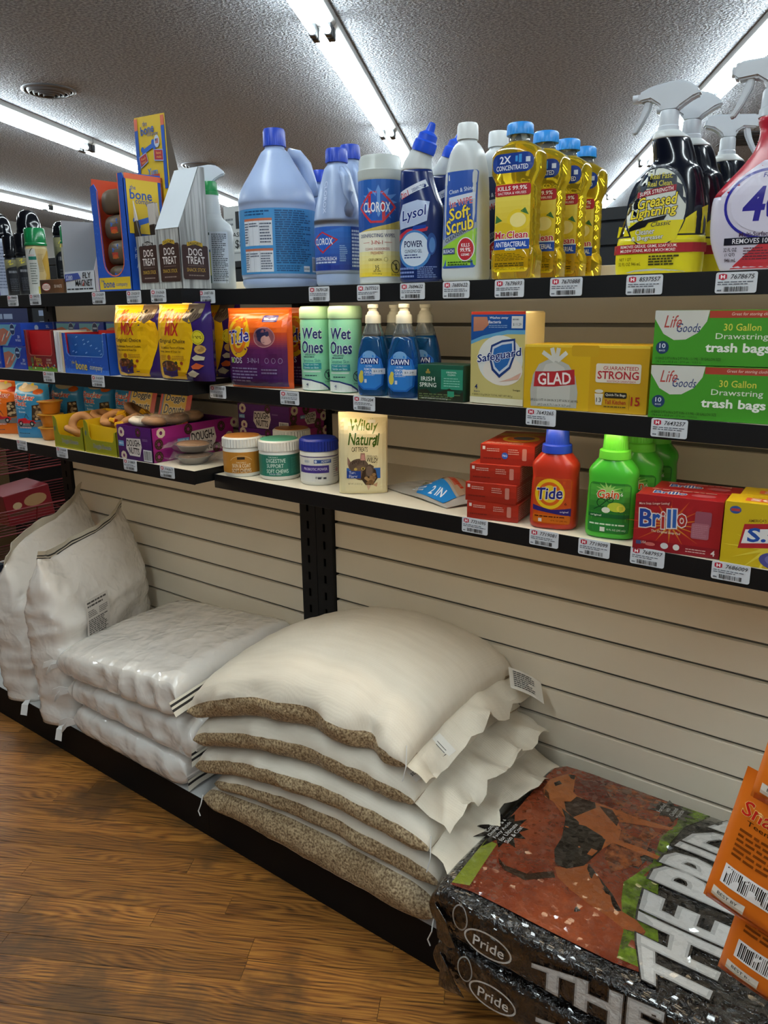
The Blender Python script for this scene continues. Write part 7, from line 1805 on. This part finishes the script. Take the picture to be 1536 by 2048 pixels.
DN = mat('donut_treat', '#a8784a', .6, bump=(60, .3)); DN2 = mat('donut_treat_dark', '#6a4a30', .6, bump=(60, .3)); WR = mat('donut_wrapper', '#c8981c', .35)
def donut(label, x, y, z, R_, r, tilt, m, rz=0.):
    t = thing('dog_donut', label, 'dog donut', (x, y, z), rz, 'dog donuts in the yellow boxes', tilt=tilt)
    bm = bmesh.new(); N1, N2 = 26, 12; V = []
    for i in range(N1):
        a = 2 * PI * i / N1
        V.append([bm.verts.new(((R_ + r * math.cos(b)) * math.cos(a), (R_ + r * math.cos(b)) * math.sin(a), r * .85 * math.sin(b) * (1 + .08 * math.sin(5 * a)))) for b in (2 * PI * j / N2 for j in range(N2))])
    for i in range(N1):
        for j in range(N2): bm.faces.new((V[i][j], V[(i + 1) % N1][j], V[(i + 1) % N1][(j + 1) % N2], V[i][(j + 1) % N2]))
    obj('ring', bm, m, t, smooth=True)
    bm = bmesh.new(); P_ = [(R_ - r * 1.25, -.012), (R_ + r * 1.25, -.012), (R_ + r * 1.25, .012), (R_ - r * 1.25, .012)]
    box(bm, R_ - r * 1.12, R_ + r * 1.12, -.011, .011, -r * .98, r * .98); bmesh.ops.bevel(bm, geom=bm.edges[:], offset=.003, segments=2, affect='EDGES')
    obj('paper_band', bm, WR, t, smooth=True, angle=40)
    return t
DL = (('standing in the left box, seen through its front', -1.990, LY + .05, .062, .026, .0115, (1.25, .3), DN, .5), ('lying low in the left box', -2.01, LY + .045, .043, .024, .011, (.35, .1), DN, 2.4), ('lying on top at the back of the left box', -1.99, LY + .12, .078, .026, .011, (.3, .2), DN, 1.2),
      ('heaped at the left of the right box', -1.872, LY + .075, .087, .026, .012, (.4, -.2), DN, .6), ('dark ring heaped in the middle of the right box', -1.826, LY + .12, .100, .028, .012, (.6, .3), DN2, 1.8), ('heaped at the right of the right box', -1.795, LY + .07, .084, .025, .011, (.2, .5), DN, 4.0))
for l, x, y, z, R_, r, tl, m_, rz in DL: donut('wrapped ring shaped dog donut, ' + l, x, y, RLZ + z, R_, r, tl, m_, rz)
for k, (x, y, z) in enumerate(((-1.885, LY + .12, .078), (-1.80, LY + .115, .082), (-1.845, LY + .055, .078), (-1.79, LY + .04, .074))):
    t = thing('folded_wrapper', 'folded yellow and red paper wrapper among the donuts, %s in the right box' % ('back left', 'back right', 'front middle', 'front right')[k], 'wrapper', (x, y, RLZ + z), k * 1.1, 'paper wrappers among the donuts', tilt=(.3, .2))
    obj('paper', BB(-.016, .016, -.009, .009, 0, .012, bev=.003), WR, t); obj('red_edge', BB(-.0163, .0163, -.0093, -.0075, .004, .0122), mat('wrapper_red', '#b83a24', .4), t)
# purple donut box
PU = mat('carton_purple', '#5a1a68', .35)
def pstar(p, cx, cy, r, dark):
    if dark: p.ell(cx, cy, r, r * 1.05, '#3a2018', 20); p.ell(cx, cy, r * .34, r * .36, '#8a2a6a', 14)
    else: p.poly([(cx + r * 1.05 * math.cos(PI * k / 4 + .2), cy + r * math.sin(PI * k / 4 + .2)) for k in range(8)], '#cdbda4'); p.ell(cx, cy, r * .36, r * .38, '#6a1a5a', 14)
    if dark:
        for k in range(9): a = k * 2.4; p.ell(cx + r * .68 * math.cos(a), cy + r * .68 * math.sin(a), r * .06, r * .06, '#a8786a', 6)
def dnlabel(p, cx, cy, s):
    p.poly([(cx - .5 * s, cy - .1 * s), (cx - .44 * s, cy + .30 * s), (cx + .44 * s, cy + .34 * s), (cx + .5 * s, cy + .02 * s), (cx + .34 * s, cy - .36 * s), (cx - .30 * s, cy - .36 * s)], '#d0c8c0')
    p.text('DOUGH-', cx, cy + .14 * s, .84 * s, .26 * s, '#1c161a', .05, 0, .05); p.text('NUTTS', cx, cy - .16 * s, .66 * s, .26 * s, '#1c161a', .05, 0, -.03)
def purplebox(label, x, y, z, w, d, h, lid=True, group='purple donut boxes'):
    t = thing('donut_box', label, 'treat box', (x, y, z), 0, group); w2 = w / 2
    if lid: obj('carton', BB(-w2, w2, 0, d, 0, h, bev=.0008), PU, t)
    else: tri_box('x', t, [('front_panel', [(-w2, 0, 0), (w2, 0, 0), (w2, 0, h), (-w2, 0, h)], None), ('side_panel', [(w2, 0, 0), (w2, d, 0), (w2, d, h), (w2, 0, h)], None), ('side_panel', [(-w2, 0, 0), (-w2, d, 0), (-w2, d, h), (-w2, 0, h)], None), ('back_panel', [(-w2, d, 0), (w2, d, 0), (w2, d, h), (-w2, d, h)], None), ('bottom_panel', [(-w2, 0, .0005), (w2, 0, .0005), (w2, d, .0005), (-w2, d, .0005)], None)], PU)
    p = Print(); p.grad(-w2, 0, w2, h, '#3a1250', '#52186a', 4); dnlabel(p, -.004, h * .40, .066); pstar(p, -w2 + .018, h * .80, .013, False); pstar(p, -w2 + .022, h * .10, .012, False); pstar(p, .018, h * .84, .011, True); p.rect(-w2 + .004, h * .38, -w2 + .026, h * .54, '#5a90b8'); p.text('with 6', -w2 + .015, h * .47, .018, .007, '#d0dce4', .02); p.bars(w2 - .036, .002, w2 - .002, h * .36, 3, '#cfcfcf', 18); p.small(.034, h * .6, .056, h * .68, 2, '#8a6a9a', 3)
    p.build('front_print', lambda u, v, hh: (u, -.0014 - hh, v), t, m=INK_CARD)
    p = Print(); p.rect(0, 0, d, h, '#8a1c6e'); p.grad(0, 0, d, h, '#7a1862', '#9a2278', 3); dnlabel(p, d * .60, h * .44, d * .34); n_ = 0
    for cx, cy, dk in ((.03, .52, True), (.06, .93, False), (.02, .14, True), (.80, .78, True), (.90, .44, False), (.72, .10, True), (.97, .9, False), (.38, .88, True)): pstar(p, d * cx + .010, h * min(.84, max(.16, cy)), .013, dk)
    p.rect(d * .28, h * .46, d * .42, h * .60, '#5a90b8'); p.text('with 6', d * .35, h * .53, d * .11, .007, '#d0dce4', .02)
    p.build('side_print', face_right(w2 + (.0014 if not lid else 0), 0), t, m=INK_CARD); return t
purplebox('purple donut box in front, open, heaped with clear wrapped donuts', -1.686, LY + .008, RLZ, .142, .262, .086, lid=False)
pb = purplebox('closed purple donut box, lower one of the back stack', -1.495, -.150, RLZ, .19, .13, .062)
dup(pb, (-1.495, -.148, RLZ + .0632), 'closed purple donut box, upper one of the back stack')
dup(pb, (-1.70, -.140, RLZ), 'closed purple donut box at the back, behind the open front one') if False else None
FILM = mat('clear_film', '#d8d4cc', .08, trans=.0, alpha=.09, spec=1., bump=(34, .9, (1, 1, 1), .006))
PIEPAN = mat('foil_pan', '#8f8a84', .35, metal=.6); PIEC = mat('pie_crust', '#9a7350', .6, bump=(50, .4)); ICE = mat('icing', '#cfc6b8', .5)
for k, (x, y, m_, l) in enumerate(((-1.712, LY + .048, ICE, 'white iced one at the front left'), (-1.660, LY + .050, PIEC, 'plain one at the front right'), (-1.715, LY + .115, PIEC, 'plain one in the middle left'), (-1.655, LY + .120, DN2, 'brown one in the middle right'), (-1.690, LY + .195, PIEC, 'plain one at the back'))):
    t = thing('wrapped_donut', 'film wrapped dog donut on the purple box, ' + l, 'dog donut', (x, y, RLZ + .083 + .004 * (k % 2)), k * 1.3, 'film wrapped donuts on the purple box', tilt=(.12 * (k % 3 - 1), .1))
    obj('donut', lathe([(.008, .0), (.022, -.001), (.031, .006), (.031, .012), (.022, .020), (.010, .018), (.007, .010)], 28, cap0=False, cap1=False), m_, t, smooth=True)
    def bag(u, v, s=1): 
        a = u * 2 * PI; rr = .034 + .004 * math.cos(2 * a); c = math.cos((v - .5) * PI); c = max(c, 0) ** .4; zz = .0105 + .013 * sgp(math.sin((v - .5) * PI), .6)
        q = Vector((rr * c * math.cos(a) * 1.05, rr * c * math.sin(a), zz)); return q + Vector((1, 1, 1)) * .003 * ridge(q, 60, k)
    obj('film', grid(28, 12, bag), FILM, t, smooth=True)
    strip('film_end', [(.036, -.012, .012), (.038, .0, .013), (.036, .012, .012)], [(.020, -.006, .006), (.022, 0, .002), (.020, .006, .006)], [0, 0], [FILM], t, Vector((0, 0, 0)), .004, k)
# pies in foil pans
for k, (x, y, z, rz) in enumerate(((-1.540, LY + .075, .0, .4), (-1.552, LY + .082, .0275, .7))):
    t = thing('wrapped_pie', 'film wrapped dog pie in a foil pan, %s of the two' % ('lower', 'upper')[k], 'dog pie', (x, y, RLZ + z), rz, 'film wrapped pies by the purple box', tilt=(.02, -.02 + .05 * k))
    bm = bmesh.new(); N = 60; rings = []
    for r, zz in ((.030, .001), (.030, .0014), (.041, .017), (.046, .0175), (.046, .0185), (.040, .0182)):
        rings.append([Vector(((r + (.0009 if i % 2 else 0)) * math.cos(2 * PI * i / N), (r + (.0009 if i % 2 else 0)) * math.sin(2 * PI * i / N), zz)) for i in range(N)])
    loft(bm, rings, True, False); obj('foil_pan', bm, PIEPAN, t, smooth=True, angle=30)
    obj('pie_top', lathe([(.040, .0175), (.034, .0205), (.018, .0225), (.0005, .023)], 32, cap0=False), (DN2, PIEC)[k], t, smooth=True)
    def bag2(u, v):
        a = u * 2 * PI; c = max(math.cos((v - .5) * PI), 0) ** .4; q = Vector(((.048 + .006 * abs(math.cos(a)) ** 3) * c * math.cos(a), .0475 * c * math.sin(a), .0128 + .0125 * sgp(math.sin((v - .5) * PI), .6))); q.z += .003 * ridge(q, 40, k + 5) * c; return Vector((q.x, q.y, max(q.z, .0008)))
    obj('film', grid(32, 12, bag2), FILM, t, smooth=True)
    for s in (-1, 1): strip('film_end', [(s * .050, -.016, .012), (s * .053, .0, .010), (s * .050, .016, .013)], [(s * .022, -.008, .008), (s * .026, 0, -.004), (s * .022, .008, .010)], [0, 0], [FILM], t, Vector((0, 0, 0)), .005, k + s)

# ================================================================ things behind the shelving
# red wire basket rack beyond the left end
RW = mat('red_wire', '#6e1418', .35)
t = thing('basket_rack', 'dark rack of red wire baskets beyond the left end of the shelving', 'wire rack', (-3.12, .10, 0))
for yy in (-.62, .50): obj('rack_post', BB(-.45, -.42, yy, yy + .03, 0.001, 1.5, bev=.003), BLACK, t)
obj('rack_foot', BB(-.45, .02, -.62, .53, .001, .03, bev=.004), BLACK, t)
def basket(z, h):
    bm = bmesh.new(); x0, x1, y0, y1 = -.40, .0, -.60, .50
    nw = max(4, int(h / .012))
    for k in range(nw + 1):
        zz = z + h * k / nw; r = .0036 if k in (0, nw) else .0017
        e = .03 * k / nw
        tube(bm, [(x1 + e, y0 - e, zz), (x1 + e, y1 + e, zz)], r, 6); tube(bm, [(x0, y0 - e, zz), (x1 + e, y0 - e, zz)], r, 6); tube(bm, [(x0, y1 + e, zz), (x1 + e, y1 + e, zz)], r, 6); tube(bm, [(x0, y0, zz), (x0, y1, zz)], r, 6)
    for k in range(5): yy = y0 + (y1 - y0) * k / 4; tube(bm, [(x1 - .0, yy, z), (x1 + .03, yy, z + h)], .003, 6); tube(bm, [(x0, yy, z), (x1, yy, z)], .0025, 6)
    o_ = obj('basket', bm, RW, t); o_['kind'] = 'stuff'; return o_
for z, h in ((.06, .11), (.19, .10), (.45, .105), (.705, .10), (.95, .10), (1.20, .09)): basket(z, h)
for k, (y, z, sy, sz, c, l) in enumerate(((-.02, .475, .20, .135, '#7c1c24', 'dark red carton leaning in a red wire basket'), (-.32, .475, .18, .10, '#15171d', 'black carton in a red wire basket, left of the red carton'), (-.30, .215, .24, .10, '#1c2434', 'dark blue carton in the lowest visible wire basket'), (-.32, 1.205, .13, .225, '#8f7c58', 'tan carton in the topmost wire basket'), (-.09, 1.205, .30, .20, '#1a1f3c', 'wide navy carton in the topmost wire basket'), (-.50, 1.205, .18, .23, '#171a26', 'black carton in the topmost wire basket, left of the tan one'), (.23, 1.205, .28, .22, '#101216', 'black carton in the topmost wire basket, by the post'), (.25, .975, .2, .11, '#14161c', 'black carton in the fifth wire basket'), (.18, .73, .22, .07, '#2c1c16', 'brown carton in the fourth wire basket'))):
    o_ = thing('basket_carton', l, 'carton', (-3.30, y + .1, z), .06 * (k % 3 - 1), tilt=(.12 if k == 0 else 0, 0))
    obj('carton', BB(-.08, .12, -sy / 2, sy / 2, 0, sz, bev=.002), mat('basket_carton_%d' % k, c, .4), o_)
    p = Print()
    if k == 0: p.ell(.03, .085, .05, .026, '#a8845c', 18); p.rect(-.09, .04, .09, .055, '#5c3a2a'); p.ell(-.05, .08, .02, .015, '#b8a07a', 12)
    elif k == 1:
        for i, c_ in enumerate(('#a8382a', '#b8902a', '#4a8a3a', '#2a5a9a')): p.rect(-.08 + .022 * i, .06, -.06 + .022 * i, .085, c_)
    else: p.small(-sy * .4, sz * .3, sy * .3, sz * .7, 2, '#6a7488', k)
    p.build('carton_print', lambda u, v, hh: (.12 + hh, u, v), o_, m=INK_CARD)
t = thing('wood_end_panel', 'plain tan wood panel standing behind the red wire baskets', 'panel', (-4.25, .35, 0.001))
obj('panel', BB(-.02, .02, -.55, .35, 0, 1.30, bev=.002), mat('tan_wood', '#7a6242', .55, bump=(8, .2, (1, 12, 1))), t)
t = thing('black_bin', 'black cabinet end standing behind the baskets by the left post', 'cabinet', (-3.75, .62, 0.001))
obj('cabinet_body', BB(-.10, .10, -.30, .32, 0, .82, bev=.004), BLACK, t); obj('cabinet_top', BB(-.12, .12, -.32, .34, .8205, .84, bev=.003), BLACK, t)
# hanging price sign
t = thing('hanging_sign', 'white price sign with a dark portrait picture, behind the bleach jug', 'sign', (-2.20, .5, 1.515))
obj('sign_board', BB(-.135, .135, 0, .004, 0, .192, bev=.0008), mat('sign_white', '#b9bcbd', .5), t)
p = Print(); p.rect(-.072, .112, .005, .172, '#23262a'); p.ell(-.034, .142, .018, .024, '#7a7e80', 16); p.ell(-.034, .158, .02, .012, '#15171a', 14); p.small(-.125, .12, -.085, .155, 2, '#6a6e74', 3, .4); p.text('BASKET', -.055, .092, .10, .016, '#2a2d31', .02); p.text('$8', -.058, .058, .044, .034, '#222528', .03); p.rect(-.134, .026, .134, .030, '#8a8e90'); p.rect(-.09, .034, -.02, .042, '#d4d6d6')
p.build('sign_print', face_front(0, 0), t, m=INK_CARD)
obj('sign_stem', BB(-.01, .01, .004, .010, -.25, .10), BLACK, t)
